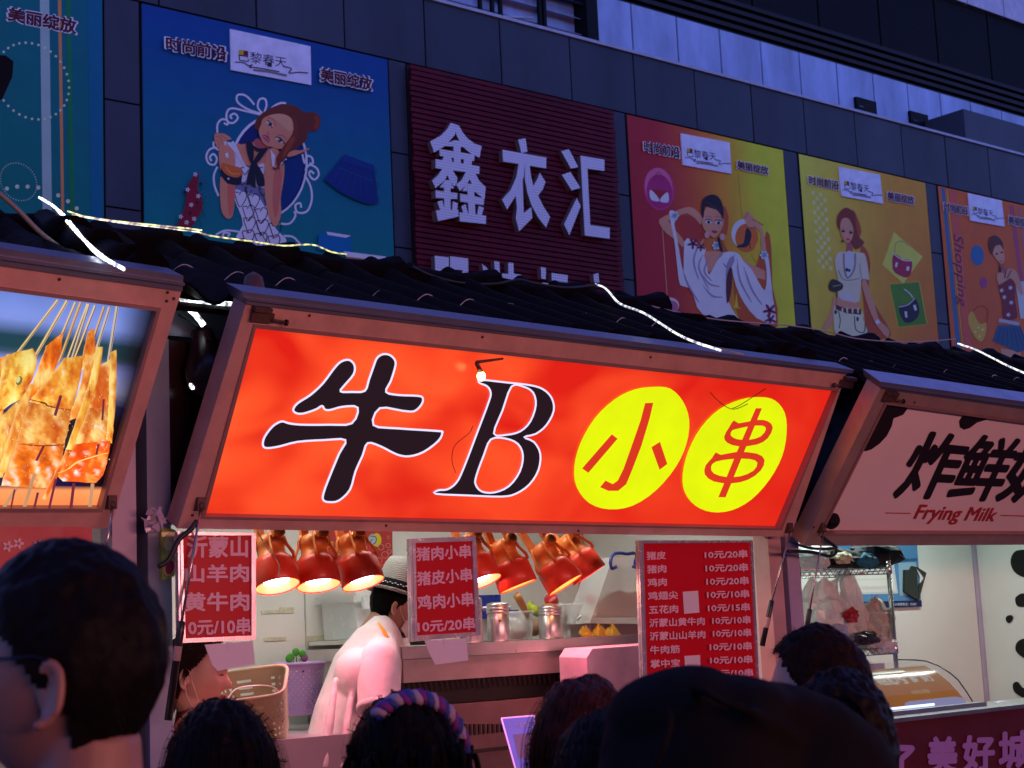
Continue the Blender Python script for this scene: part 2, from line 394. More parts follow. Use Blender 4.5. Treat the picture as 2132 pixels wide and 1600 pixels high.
# ------------------------------------------------------------------ posters
K = alb
WHITE = K(140, 135, 205); MAROON = K(46, 6, 34); INK = K(16, 14, 40)
m_print = Mprint('poster print')
m_pedge = M('poster edge', (.02, .02, .03), .6)
def poster(i, label, xf, bgf, nx=8, ny=8, z0=4.6, pz=8.33):
    x0, x1 = bays[i]; t = thing('poster', label, 'poster', ((x0+x1)/2, 15, z0), 'fashion posters on the grey facade')
    b = MB(); b.box((x0+.02, 14.99, z0), (x1-.02, 15.04, pz)); part(b, 'backing', m_pedge, t)
    P = Paint(Plane((0, 14.985, 0), (1, 0, 0), (0, 0, 1)), xf, .001, .0003)
    vs = []; cs = []; fs = []
    for j in range(ny+1):
        for k in range(nx+1):
            u, v = k/nx, j/ny; vs.append((x0+.02+(x1-x0-.04)*u, 14.9848, pz-(pz-z0)*v)); cs.append(bgf(u, v))
    for j in range(ny):
        for k in range(nx): a = j*(nx+1)+k; fs.append((a, a+1, a+nx+2, a+nx+1))
    P.mb.add(vs, fs, col=cs); P.up()
    return t, P
def finish(t, P, plaque=None, heads=(), xf=None):
    part(P.mb, 'print', m_print, t)
    T = Paint(P.p, xf or P.xf, P.h+.001, .001)
    for s, q in heads:
        T.mb = MB(); T.text(s, q, WHITE, off=.058); T.text(s, q_in(q, .025, .06), MAROON, off=.034); part(T.mb, 'headline', m_print, t)
    if plaque:
        q, nm, xx = plaque
        S = Paint(Plane((0, 14.962, 0), (1, 0, 0), (0, 0, 1)), xf or P.xf, .002, .0006)
        c = [S.p.w(*S.uv(*a)) for a in q]; b = MB(); b.hexa(c, (0, .018, 0)); pl = part(b, 'plaque', M('plaque white', (.84, .82, .84), .4), t)
        D = K(22, 20, 60)
        S.text('巴黎春天', nm, D, off=-.002)
        a, b_, c_, d_ = nm; L = lambda u, v: ((a[0]*(1-u)+b_[0]*u)*(1-v)+(d_[0]*(1-u)+c_[0]*u)*v, (a[1]*(1-u)+b_[1]*u)*(1-v)+(d_[1]*(1-u)+c_[1]*u)*v)
        S.poly([L(.0, .0), L(.1, .0), L(.1, .42), L(.0, .42)], K(120, 105, 20)); S.poly([L(.1, .0), L(.19, .0), L(.19, .42), L(.1, .42)], K(70, 10, 30))
        S.poly([L(.60, .72), L(.69, .72), L(.69, 1.12), L(.60, 1.12)], D)
        S.line([L(-.08, 1.15), L(.1, 1.1), L(.2, 1.3), L(.28, 1.18), L(.22, 1.45), L(.3, 1.4), L(.45, 1.38), L(.85, 1.45)], xx, D, sm=4)
        S.line([L(.3, 1.62), L(.6, 1.58), L(1.0, 1.72)], xx*2.2, K(70, 70, 120)); S.line([L(.92, .9), L(1.1, 1.0), L(1.05, 1.45), L(1.25, 1.25), L(1.45, 1.2)], xx, D, sm=4)
        part(S.mb, 'lettering', m_print, pl)
def q_in(q, a, b):
    A, B_, C, D = q; f = lambda u, v: tuple((A[i]*(1-u)+B_[i]*u)*(1-v)+(D[i]*(1-u)+C[i]*u)*v for i in (0, 1))
    return [f(a, b), f(1-a, b), f(1-a, 1-b), f(a, 1-b)]
def mixc(a, b, t): return tuple(a[i]*(1-t)+b[i]*t for i in range(3))
z0 = .40338
# poster 0: teal stripes
def bg0(u, v): return mixc(mixc(K(0, 70, 92), K(0, 60, 110), u), K(0, 74, 88), v*.6)
t, P = poster(0, 'teal poster with vertical stripes and dotted circles at the left edge', (0, 0, z0), bg0)
P.poly([(205, -30), (253, -30), (268, 1100), (220, 1100)], K(95, 115, 165)); P.poly([(298, -30), (315, -30), (331, 1100), (316, 1100)], K(130, 85, 75))
P.poly([(340, -30), (362, -30), (384, 1150), (362, 1150)], K(8, 75, 62)); P.poly([(450, -30), (525, -30), (530, 1150), (470, 1150)], K(0, 60, 125))
for cx, cy, rr, n, d in ((165, 420, 195, 36, 7), (95, 940, 96, 44, 3)):
    for k in range(n):
        a = 2*math.pi*k/n; P.poly(ell_pts(cx+rr*.98*math.cos(a), cy+rr*math.sin(a)+.17*rr*math.cos(a), d, d, n=8), K(120, 150, 170), lift=False)
    P.up()
for cx, cy in ((35, 975), (88, 965), (142, 965), (197, 970), (300, 1010), (350, 1040), (395, 1077)): P.poly(ell_pts(cx, cy, 11, 11, n=12), K(125, 155, 175), lift=False)
finish(t, P, None, [('美丽绽放', [(30, 28), (405, 95), (402, 188), (28, 112)])])
# poster 1: blue, girl leaning on her hands
def bg1(u, v): return mixc(K(0, 36, 128), K(0, 78, 108), min(1, max(0, v*1.25-.05)))
t, P = poster(1, 'blue poster of a girl in a heart print dress before a white oval frame', (400, 170, .24375), bg1)
SK, SKD, HR = K(152, 84, 96), K(112, 50, 72), K(66, 24, 24); WR = K(150, 152, 208); DB = K(6, 18, 92)
P.poly(ell_pts(650, 730, 335, 440, 8, 36), WR); P.poly(ell_pts(652, 732, 315, 420, 8, 36), DB)
P.poly(ell_pts(690, 760, 250, 360, 8, 36), K(4, 26, 104))
for l in ([(600, 280), (480, 240), (390, 180), (385, 120), (440, 115), (490, 150), (530, 200)], [(600, 275), (560, 220), (575, 155), (620, 150), (635, 200), (615, 265)],
          [(590, 285), (480, 260), (340, 230), (295, 270), (300, 340), (350, 355), (390, 310), (360, 275), (325, 295), (340, 320)], [(215, 440), (215, 370), (250, 325), (300, 335), (300, 370), (270, 355)],
          [(220, 560), (150, 580), (120, 640), (140, 700), (190, 710), (210, 660), (180, 620), (150, 650), (165, 680)], [(215, 730), (185, 800), (190, 890), (225, 980)],
          [(940, 620), (960, 700), (980, 640), (1020, 650), (1030, 700), (1000, 700)], [(965, 760), (1000, 715), (1060, 740), (1080, 800), (1040, 840), (1000, 800), (1010, 765), (1040, 790)],
          [(960, 800), (1010, 900), (1020, 1010), (980, 1110), (900, 1120), (880, 1060), (920, 1040), (930, 1080)], [(740, 1215), (830, 1215), (880, 1150), (870, 1110)], [(200, 1310), (280, 1275), (370, 1280), (400, 1290)],
          [(260, 1330), (270, 1295), (320, 1300), (300, 1325)], [(780, 1320), (860, 1330), (920, 1390)], [(640, 270), (700, 210), (760, 185), (800, 190)], [(180, 515), (185, 560), (230, 590)]):
    P.line(l, 17, WR, sm=4)
P.poly([(530, 400), (545, 330), (600, 270), (700, 215), (800, 195), (900, 220), (950, 265), (1030, 262), (1085, 300), (1095, 360), (1060, 425), (990, 430), (975, 500), (890, 570), (800, 600), (560, 420)], HR, 3)
P.poly([(1040, 290), (1085, 320), (1070, 400), (1030, 400), (1055, 350)], K(84, 30, 28), 3)
P.poly([(380, 530), (420, 540), (520, 520), (600, 560), (640, 600), (610, 720), (520, 730), (430, 700), (370, 600)], SK, 3)       # chest
P.poly([(520, 520), (560, 490), (660, 560), (620, 590), (560, 570)], SKD, 2)
P.poly([(330, 520), (380, 560), (440, 700), (500, 740), (600, 700), (640, 740), (650, 900), (640, 1010), (650, 1140), (720, 1270), (810, 1400), (370, 1400), (430, 1230), (400, 1110), (360, 1010), (370, 880)], WR, 2)
P.poly([(380, 850), (560, 900), (640, 940), (620, 1080), (560, 980), (370, 920)], K(70, 72, 145), 2)
for r, row in enumerate(((400, 1000, 2), (440, 1120, 2), (460, 1220, 2), (420, 1330, 3))):
    for c in range(3 if r != 0 else 2):
        x = row[0]+c*110+(r % 2)*20+r*8; y = row[1]+c*22
        P.line([(x, y-50), (x-38, y-48), (x-30, y-5), (x+5, y+75), (x+55, y+5), (x+58, y-45), (x+22, y-62), (x, y-30)], 7, INK, sm=4)
for x, y in ((440, 760), (560, 790), (600, 760), (420, 850), (470, 930), (590, 940)):
    P.line([(x, y-20), (x-25, y-25), (x-20, y), (x+5, y+40), (x+35, y)], 6, INK, sm=3)
P.line([(450, 900), (560, 1270)], 5, INK); P.line([(560, 870), (650, 1120)], 5, INK); P.line([(570, 1280), (650, 1400)], 5, INK)
P.poly([(235, 820), (300, 880), (360, 880), (350, 1100), (325, 1170), (280, 1165), (240, 1080)], SK, 3)                        # left forearm
P.poly([(300, 890), (355, 890), (345, 1090), (320, 1150), (300, 1080)], K(144, 66, 82), 3)
P.poly([(640, 590), (720, 580), (780, 700), (775, 850), (750, 1000), (755, 1130), (720, 1235), (680, 1220), (640, 1120), (610, 900), (615, 700)], SK, 3)
P.poly([(700, 760), (760, 790), (730, 1100), (700, 1160), (680, 1000)], K(128, 66, 84), 3)
P.poly([(225, 560), (290, 570), (350, 590), (360, 740), (300, 790), (235, 760)], SK, 3)
P.poly([(185, 460), (215, 445), (280, 455), (330, 495), (290, 510), (330, 560), (280, 590), (220, 570), (190, 530)], K(154, 86, 98), 3)
for q in ([(200, 470), (240, 490), (250, 540)], [(230, 460), (280, 490), (300, 520)], [(190, 500), (220, 520), (225, 560)]): P.line(q, 4, SKD, sm=3)
P.poly([(265, 515), (290, 520), (285, 550), (268, 545)], WR); P.poly([(300, 520), (330, 530), (370, 600), (440, 700), (430, 715), (360, 610), (300, 545)], WR, 2)
P.poly([(275, 620), (300, 610), (305, 660), (280, 650)], WR)
P.poly([(240, 740), (300, 760), (410, 760), (415, 850), (395, 885), (320, 880), (255, 830)], INK, 3)
P.poly([(250, 700), (330, 720), (410, 745), (415, 800), (370, 825), (290, 800), (245, 750)], K(140, 62, 42), 3); P.line([(275, 730), (330, 790), (400, 790)], 8, K(175, 100, 70), sm=3)
P.poly(ell_pts(303, 835, 9, 9), WR)
P.poly([(455, 520), (510, 530), (520, 640), (510, 690), (540, 640), (590, 580), (640, 570), (600, 640), (540, 710), (500, 710), (465, 620)], INK, 2)
P.poly([(500, 540), (560, 575), (620, 575), (610, 600), (540, 600)], INK, 2)
P.poly([(500, 700), (540, 700), (600, 800), (612, 890), (575, 900), (545, 880), (530, 760), (535, 912), (490, 880), (455, 885), (470, 790)], INK, 2)
P.poly([(580, 370), (600, 320), (680, 285), (770, 283), (840, 320), (858, 390), (850, 450), (800, 540), (750, 580), (690, 570), (610, 540), (570, 470), (562, 420)], SK, 4)
P.poly([(650, 300), (760, 285), (835, 320), (852, 390), (830, 430), (760, 380), (700, 330)], K(162, 96, 108), 3)
for ex, ey, a in ((655, 368, 50), (738, 505, 35)):
    P.poly(ell_pts(ex, ey, 36, 17, a, 16), K(130, 130, 175)); P.poly(ell_pts(ex+2, ey+2, 17, 17, 0, 12), INK); P.poly(ell_pts(ex-3, ey-4, 5, 5, 0, 8), WHITE)
P.line([(632, 335), (648, 348), (675, 400)], 9, INK, sm=3); P.line([(705, 478), (745, 490), (785, 540)], 9, INK, sm=3)
P.line([(640, 312), (690, 330), (705, 385)], 5, SKD, sm=3); P.line([(715, 460), (770, 468), (800, 500)], 5, SKD, sm=3)
P.poly([(592, 465), (608, 460), (640, 470), (655, 510), (640, 522), (605, 492)], K(112, 30, 88), 3); P.line([(600, 470), (625, 490), (648, 515)], 4, K(150, 110, 150), sm=2)
P.line([(645, 430), (635, 452), (655, 458)], 4, SKD, sm=3)
P.poly([(840, 300), (880, 330), (900, 470), (830, 600), (770, 680), (740, 730), (715, 720), (715, 650), (770, 560), (830, 480), (860, 400)], K(74, 26, 24), 3)
P.poly([(845, 480), (870, 500), (800, 610), (760, 660), (790, 570)], K(98, 38, 34), 2)
P.poly([(660, 590), (700, 640), (690, 735), (675, 730), (665, 650)], WR); P.poly([(740, 740), (790, 660), (800, 670), (750, 700)], WR); P.line([(680, 740), (700, 755), (720, 740), (735, 750)], 10, INK, sm=3)
P.poly([(870, 590), (910, 595), (985, 575), (980, 590), (900, 625), (860, 640), (800, 650), (820, 610)], SK, 2)
P.poly([(1290, 630), (1540, 720), (1580, 1045), (1500, 1055), (1390, 1020), (1250, 950), (1115, 845)], K(6, 22, 104), 0)
for k in range(7):
    P.line([(1260+k*42, 760+k*14), (1160+k*66, 880+k*26)], 5, K(8, 36, 122))
P.line([(1230, 735), (1380, 800), (1535, 855)], 6, K(10, 48, 132), sm=3); P.poly([(1290, 630), (1540, 720), (1530, 770), (1265, 690)], K(5, 26, 112))
for k in range(15): P.poly(ell_pts(1545+14*math.sin(k)+k*2, 735+k*20, 6, 6, n=8), DB, lift=False)
for k in range(12): P.poly(ell_pts(1310+k*19, 640+k*7, 5, 5, n=8), DB, lift=False)
P.poly([(1070, 1310), (1130, 1300), (1345, 1330), (1350, 1480), (1060, 1440)], K(0, 62, 150)); P.poly([(1135, 1288), (1345, 1322), (1300, 1340), (1145, 1315)], WR)
P.poly([(1280, 1455), (1640, 1500), (1640, 1540), (1300, 1500)], WR); P.poly([(1300, 1500), (1640, 1540), (1640, 1600), (1300, 1600)], K(90, 60, 60))
# dotted red camisole, lower left of the poster
P.poly([(-60, 960), (-40, 880), (20, 790), (10, 860), (50, 770), (40, 860), (30, 920), (70, 990), (75, 1100), (30, 1170), (-20, 1250), (-140, 1250), (-80, 1100)], K(78, 8, 36), 2)
for x, y in ((15, 800), (-50, 930), (40, 985), (-20, 1060), (5, 1180), (-110, 1160), (-60, 1210)):
    for k in range(5): P.poly(ell_pts(x+12*math.cos(k*1.26), y+12*math.sin(k*1.26), 9, 5, k*72, 8), WR, lift=False)
    P.up()
for x, y in ((-75, 950), (30, 1040), (-30, 1130), (60, 880)): P.poly(ell_pts(x, y, 14, 12), INK)
for k in range(22): P.poly(ell_pts(60+22*math.sin(k*.9)+(k % 3)*12, 840+k*19, 5, 5, n=8), INK, lift=False)
finish(t, P, ([(1188, 150), (1603, 240), (1607, 440), (1192, 362)], [(1232, 258), (1478, 297), (1478, 352), (1232, 316)], 5),
       [('时尚前沿', [(838, 185), (1170, 243), (1168, 330), (840, 268)]), ('美丽绽放', [(1635, 345), (1920, 402), (1917, 482), (1638, 430)])], (0, 0, z0))
# poster 3: red to lime, woman in white
SK, SKD = K(156, 90, 102), K(112, 52, 74); WR = K(152, 146, 196); WS = K(96, 86, 146)
def bg3(u, v):
    s = [K(104, 16, 34), K(110, 18, 42), K(128, 54, 32), K(148, 92, 22), K(128, 130, 30), K(135, 140, 32)]
    k = min(4.999, u*5); i = int(k); c = mixc(s[i], s[i+1], k-i); return mixc(c, mixc(K(96, 10, 42), c, u), v*.5)
t, P = poster(3, 'red and lime poster of a woman in a white draped dress with raised arms', (1300, 240, .27496), bg3, 12, 4)
P.line([(860, 440), (890, 790)], 4, K(120, 60, 30)); P.line([(288, 860), (325, 1390)], 4, K(170, 110, 110))
P.poly(ell_pts(262, 560, 115, 162, -8, 32), K(118, 30, 110)); P.poly(ell_pts(258, 545, 104, 146, -8, 32), K(146, 60, 130)); P.poly(ell_pts(265, 580, 96, 130, -8, 32), K(108, 18, 96))
P.poly([(195, 560), (325, 575), (270, 640)], K(100, 12, 34)); P.line([(220, 500), (245, 440), (270, 440), (300, 500)], 4, K(70, 12, 60), sm=3)
P.poly([(195, 565), (235, 600), (262, 640), (255, 655), (205, 645), (190, 610)], K(150, 150, 200), 2); P.poly([(325, 585), (290, 610), (268, 645), (280, 660), (330, 662), (335, 620)], K(150, 150, 200), 2)
P.poly(ell_pts(335, 1440, 78, 60), K(150, 120, 165)); P.poly(ell_pts(345, 1450, 60, 46), K(110, 60, 120))
P.poly(ell_pts(900, 900, 92, 112), K(150, 150, 190)); P.poly(ell_pts(925, 930, 88, 108), K(140, 62, 24))
P.poly([(740, 690), (785, 760), (775, 900), (740, 950), (840, 1100), (990, 1150), (1075, 880), (1110, 1000), (1120, 1300), (1160, 1600), (880, 1600), (820, 1200), (740, 1050)], K(118, 48, 22), 2)
P.poly([(270, 790), (420, 760), (560, 800), (600, 900), (560, 960), (480, 950), (300, 880)], K(110, 30, 34), 2)
P.poly([(1015, 935), (1030, 980), (1000, 1130), (960, 1060)], K(150, 110, 22)); P.poly([(845, 1340), (860, 1455), (885, 1465), (820, 1460), (835, 1430)], K(160, 120, 30))
P.poly([(920, 860), (940, 862), (960, 900), (950, 960), (920, 1000), (850, 1002), (860, 985), (900, 970), (912, 900)], INK, 2); P.line([(942, 960), (952, 1015)], 6, INK)
P.poly([(590, 780), (540, 720), (490, 697), (420, 712), (360, 740), (262, 790), (270, 840), (320, 900), (400, 960), (440, 1005), (450, 960), (400, 890), (330, 800), (400, 770), (470, 745), (540, 790), (575, 830)], SK, 2)
P.poly([(905, 750), (940, 735), (985, 790), (1030, 830), (1060, 930), (1070, 1050), (1035, 1050), (1030, 900), (985, 850), (940, 850), (910, 800)], SK, 2)
for q in ([(910, 780), (935, 740)], [(960, 790), (990, 800), (1050, 835)], [(930, 850), (960, 858), (990, 845)]): P.line(q, 7, SKD)
P.poly([(880, 1090), (960, 1130), (1060, 1180), (1065, 1250), (980, 1230)], SK)
P.poly([(600, 940), (590, 980), (600, 1030), (680, 1030), (760, 1040), (740, 1080), (640, 1190), (600, 1100), (560, 1040), (580, 960)], SK, 2)
P.poly([(335, 735), (370, 725), (400, 770), (385, 800), (375, 830), (400, 960), (430, 1140), (445, 1170), (450, 960), (500, 940), (560, 985), (615, 1010), (600, 1060), (625, 1160), (640, 1210), (690, 1120), (740, 1050), (800, 1035), (860, 1050), (900, 1110), (960, 1170), (1010, 1260), (1060, 1330), (1075, 1220), (1060, 1100), (1035, 1060), (1080, 1050), (1100, 1180), (1120, 1380), (1140, 1500), (1130, 1580), (1000, 1540), (900, 1420), (840, 1290), (810, 1170), (790, 1160), (770, 1260), (780, 1400), (830, 1500), (850, 1560), (590, 1510), (530, 1400), (490, 1310), (420, 1290), (400, 1180), (375, 960), (350, 830)], WR, 2)
for q in ([(590, 1060), (560, 1160), (640, 1330)], [(650, 1060), (600, 1180), (660, 1260)], [(580, 1200), (640, 1280), (720, 1300)], [(590, 1290), (660, 1370), (740, 1380)], [(740, 1120), (780, 1150), (830, 1060)], [(570, 960), (520, 1100), (560, 1250)], [(850, 1090), (870, 1250), (960, 1420)], [(900, 1150), (960, 1320), (1040, 1440)], [(740, 1050), (700, 1090)], [(440, 1180), (480, 1290), (560, 1420)]):
    P.line(q, [5, 12, 14, 10, 4], WS, sm=4)
P.poly([(770, 1130), (810, 1070), (830, 1100), (800, 1170), (785, 1280), (765, 1270)], WS, 2)
P.poly([(790, 1160), (812, 1170), (810, 1290), (790, 1400), (770, 1420), (765, 1260)], K(52, 12, 34), 2)
for cx, cy, s_ in ((515, 975, 1), (575, 1000, .8), (1095, 1480, 1.2), (1100, 1550, 1)):
    for k in range(5): P.poly(ell_pts(cx+22*s_*math.cos(k*1.26+.4), cy+22*s_*math.sin(k*1.26+.4), 24*s_, 9*s_, k*72+23, 10), K(70, 16, 62), lift=False)
    P.up()
for cx, cy in ((375, 765), (690, 990), (1052, 1062)):
    for k in range(6): P.poly(ell_pts(cx+18*math.cos(k*1.05), cy+18*math.sin(k*1.05), 16, 12, k*60, 8), K(120, 140, 205), lift=False)
    P.up()
P.poly([(710, 920), (740, 1035), (720, 1030), (700, 960)], INK, 2)
P.poly([(590, 760), (585, 830), (600, 870), (650, 920), (682, 928), (715, 890), (745, 830), (742, 740), (700, 700), (620, 700)], SK, 3)
P.poly([(578, 700), (590, 640), (640, 606), (690, 610), (725, 650), (745, 720), (742, 800), (725, 760), (690, 720), (640, 705), (605, 690), (592, 785), (580, 750)], K(14, 8, 26), 3)
P.line([(610, 660), (660, 690), (720, 730)], 6, K(60, 20, 40), sm=3)
for ex in (632, 706): P.poly(ell_pts(ex, 810+(ex-632)*.09, 24, 15, 5, 14), WR); P.poly(ell_pts(ex, 812+(ex-632)*.09, 12, 13), INK); P.line([(ex-28, 800), (ex, 790+(ex-632)*.09), (ex+27, 806)], 7, INK, sm=3); P.line([(ex-26, 776), (ex, 766), (ex+28, 782)], 4, SKD, sm=3)
P.poly([(650, 878), (668, 874), (700, 884), (690, 895), (668, 896)], K(108, 24, 60), 2); P.poly(ell_pts(618, 910, 18, 24), K(150, 100, 140)); P.poly(ell_pts(735, 925, 20, 26), K(150, 100, 140))
finish(t, P, ([(428, 138), (797, 207), (812, 445), (444, 378)], [(472, 250), (690, 287), (700, 345), (474, 315)], 5),
       [('时尚前沿', [(130, 193), (418, 240), (420, 340), (134, 284)]), ('美丽绽放', [(835, 338), (1088, 390), (1088, 464), (838, 415)])])
# poster 4: ochre, woman in cropped cardigan
def bg4(u, v): return mixc(mixc(K(138, 132, 62), K(150, 92, 26), min(1, u*1.4)), mixc(K(132, 112, 36), K(128, 40, 26), u), v)
t, P = poster(4, 'ochre poster of a woman in a cropped white cardigan beside two handbags', (1640, 310, .2813), bg4, 8, 8)
for r in range(16):
    for c in range(4):
        if (r+c) % 2 == 0:
            x = 175+c*28+r*3.2; y = 310+r*36+c*6; P.poly([(x, y), (x+24, y+5), (x+25, y+36), (x+1, y+31)], K(138, 134, 120), lift=False)
P.up()
P.poly([(540, 720), (590, 760), (612, 860), (600, 1050), (690, 1230), (760, 1350), (740, 1400), (600, 1400), (560, 1150), (540, 900)], K(112, 44, 24), 2); P.poly([(480, 450), (520, 520), (545, 620), (500, 700), (470, 560)], K(112, 44, 24), 2)
P.poly([(700, 860), (785, 615), (998, 800), (855, 1000)], K(150, 144, 70)); P.line([(695, 868), (775, 608), (992, 795)], 4, K(150, 110, 60))
P.poly([(752, 1003), (972, 985), (1030, 1300), (818, 1322)], K(48, 82, 18)); P.line([(752, 1003), (972, 985), (1030, 1300), (818, 1322)], 5, K(130, 130, 50), closed=True)
P.poly([(782, 775), (850, 820), (918, 828), (912, 920), (880, 955), (820, 935), (775, 890)], K(104, 16, 60), 2); P.line([(790, 770), (800, 700), (850, 685), (890, 720)], 5, K(90, 90, 70), sm=4)
P.poly([(800, 840), (815, 845), (805, 880), (792, 872)], WR); P.poly([(880, 870), (900, 875), (895, 905), (876, 900)], WR); P.line([(780, 778), (850, 825), (918, 830)], 7, WR, sm=3)
P.poly([(820, 1170), (890, 1150), (940, 1105), (972, 1180), (960, 1250), (900, 1290), (850, 1270)], INK, 2); P.line([(860, 1040), (900, 1070), (925, 1105)], 7, WR, sm=3); P.poly([(862, 1205), (880, 1205), (885, 1250), (868, 1250)], WR); P.poly([(925, 1160), (945, 1155), (955, 1195), (938, 1200)], WR); P.line([(820, 1172), (890, 1155), (938, 1108)], 6, WR, sm=3)
P.poly([(440, 690), (475, 680), (480, 760), (430, 765)], SKD)
P.poly([(570, 960), (600, 1040), (640, 1150), (670, 1260), (720, 1310), (750, 1350), (735, 1400), (680, 1340), (640, 1280), (590, 1160), (545, 1000)], SK, 2)
P.poly([(340, 1180), (355, 1110), (335, 1100), (310, 1230), (255, 1320), (290, 1330), (330, 1290)], SK, 2)
P.poly([(360, 1100), (440, 1120), (525, 1130), (530, 1190), (440, 1190), (360, 1160)], SK)
P.poly([(345, 830), (365, 775), (420, 765), (540, 770), (575, 800), (600, 950), (590, 975), (540, 970), (530, 1130), (450, 1130), (370, 1100), (375, 1000), (355, 900)], K(146, 126, 156), 2)
P.poly([(420, 770), (485, 770), (480, 900), (445, 955), (420, 880)], K(128, 124, 180), 2); P.poly([(380, 1100), (430, 1060), (490, 1125)], K(128, 124, 180), 2)
P.line([(412, 775), (415, 880), (440, 960), (490, 890), (496, 775)], 13, K(88, 78, 112), sm=3); P.line([(372, 900), (400, 960), (450, 975), (530, 960)], 6, K(90, 80, 112), sm=3); P.line([(530, 850), (545, 960), (590, 970)], 5, K(90, 80, 112), sm=3)
P.poly(ell_pts(434, 897, 11, 13), INK); P.poly(ell_pts(452, 902, 9, 11), INK)
P.poly([(300, 1010), (330, 965), (400, 1000), (400, 1040), (350, 1060), (310, 1050)], K(24, 20, 22), 3); P.line([(330, 1020), (390, 1010)], 6, K(110, 100, 100)); P.line([(355, 1050), (360, 1100)], 7, INK)
P.poly([(345, 1160), (420, 1190), (545, 1200), (555, 1270), (585, 1400), (370, 1400), (335, 1260)], K(156, 142, 156), 2)
P.poly([(350, 1155), (430, 1185), (540, 1190), (540, 1230), (430, 1220), (352, 1190)], K(54, 10, 30)); 
for x in (395, 430, 470, 510): P.poly([(x, 1178), (x+12, 1182), (x+12, 1220), (x, 1215)], K(156, 142, 156), lift=False)
P.line([(370, 1200), (385, 1270), (375, 1330)], 7, INK, sm=3); P.line([(490, 1240), (500, 1340), (560, 1360), (570, 1290)], 7, INK, sm=3); P.poly(ell_pts(350, 1210, 10, 16), INK); P.poly(ell_pts(512, 1262, 9, 17), INK)
P.poly([(640, 1280), (665, 1262), (680, 1290), (655, 1305)], WR)
P.poly([(362, 560), (365, 500), (400, 450), (440, 440), (490, 480), (500, 560), (520, 650), (560, 690), (545, 720), (500, 745), (470, 700), (380, 600)], K(80, 24, 24), 3)
P.poly([(385, 560), (400, 520), (440, 515), (470, 560), (482, 610), (470, 670), (440, 700), (405, 670), (385, 610)], SK, 3)
for ex in (405, 462): P.poly(ell_pts(ex, 612+(ex-405)*.2, 14, 9, 8), INK); 
P.line([(392, 590), (415, 594)], 4, SKD); P.line([(448, 605), (478, 612)], 4, SKD); P.poly([(425, 668), (445, 665), (455, 678), (435, 682)], K(120, 20, 50)); P.poly(ell_pts(399, 687, 8, 9), INK)
finish(t, P, ([(378, 133), (683, 192), (707, 408), (400, 350)], [(418, 237), (600, 272), (608, 324), (420, 298)], 5),
       [('时尚前沿', [(140, 193), (378, 237), (380, 318), (145, 270)]), ('美丽绽放', [(722, 310), (935, 350), (935, 424), (725, 388)])])
# poster 5: orange, Shopping
def bg5(u, v): return mixc(K(138, 58, 24), K(128, 54, 18), v)
t, P = poster(5, 'orange poster with the word Shopping and a girl in a denim skirt', (1640, 310, .2813), bg5, 3, 3)
P.poly([(1135, 285), (1162, 292), (1285, 1500), (1250, 1500)], K(28, 62, 128)); P.poly([(1195, 300), (1245, 310), (1365, 1500), (1310, 1500)], K(150, 52, 60)); P.line([(1178, 300), (1300, 1500)], 6, K(165, 105, 40))
P.poly([(1640, 420), (1672, 425), (1749, 1000), (1720, 1000)], K(110, 40, 92)); P.poly([(1705, 430), (1722, 432), (1790, 1000), (1770, 1000)], K(110, 60, 92))
P.text('Shopping', [(1297, 640), (1325, 1175), (1245, 1172), (1203, 625)], K(52, 16, 66), off=.0, shear=.25)
P.poly(ell_pts(1402, 790, 48, 76, -5), K(24, 62, 140)); P.poly(ell_pts(1447, 992, 27, 42, -5), K(100, 34, 104))
P.poly([(1335, 1240), (1365, 1200), (1400, 1270), (1430, 1300), (1470, 1290), (1460, 1380), (1430, 1430), (1380, 1390), (1340, 1310)], K(146, 104, 44), 2)
P.line([(1365, 1205), (1420, 1165), (1480, 1190), (1472, 1290)], 8, K(110, 44, 18), sm=3)
for x, y in ((1410, 1325), (1440, 1340), (1388, 1355), (1418, 1390)): P.poly(ell_pts(x, y, 8, 8), K(180, 150, 120), lift=False)
P.poly([(1575, 1480), (1720, 1500), (1730, 1640), (1590, 1640)], SK)
P.poly([(1555, 1305), (1720, 1310), (1790, 1480), (1700, 1510), (1515, 1420)], K(16, 46, 108), 0)
for k in range(7): P.line([(1575+k*24, 1330), (1545+k*40, 1450+k*7)], 5, K(8, 30, 80))
P.poly([(1685, 1010), (1735, 980), (1800, 1000), (1800, 1250), (1720, 1260)], K(125, 122, 175))
P.poly([(1560, 1010), (1590, 950), (1640, 950), (1680, 1020), (1680, 1120), (1695, 1250), (1600, 1260), (1585, 1140)], K(76, 10, 34), 3); P.line([(1560, 1270), (1640, 1285), (1710, 1300)], 26, K(110, 110, 165))
for x, y in ((1580, 1050), (1630, 1230), (1645, 1030), (1600, 1100), (1650, 1140)):
    for k in range(5): P.poly(ell_pts(x+9*math.cos(k*1.26), y+9*math.sin(k*1.26), 8, 4, k*72, 8), WR, lift=False)
    P.up()
P.poly([(1545, 930), (1600, 900), (1660, 890), (1700, 930), (1740, 1060), (1720, 1080), (1680, 1000), (1640, 960), (1560, 1010)], SK, 2); P.line([(1600, 960), (1615, 890)], 10, K(70, 10, 34)); P.line([(1620, 960), (1650, 900)], 8, K(70, 10, 34))
P.poly([(1560, 840), (1580, 920), (1560, 915)], INK); P.poly([(1590, 850), (1615, 900), (1590, 930), (1575, 880)], SKD)
P.poly([(1510, 740), (1530, 700), (1575, 705), (1595, 770), (1600, 830), (1575, 855), (1540, 820), (1515, 780)], SK, 3)
P.poly([(1482, 700), (1495, 655), (1540, 645), (1585, 690), (1590, 750), (1570, 715), (1530, 725), (1510, 780), (1490, 745)], K(56, 14, 22), 3)
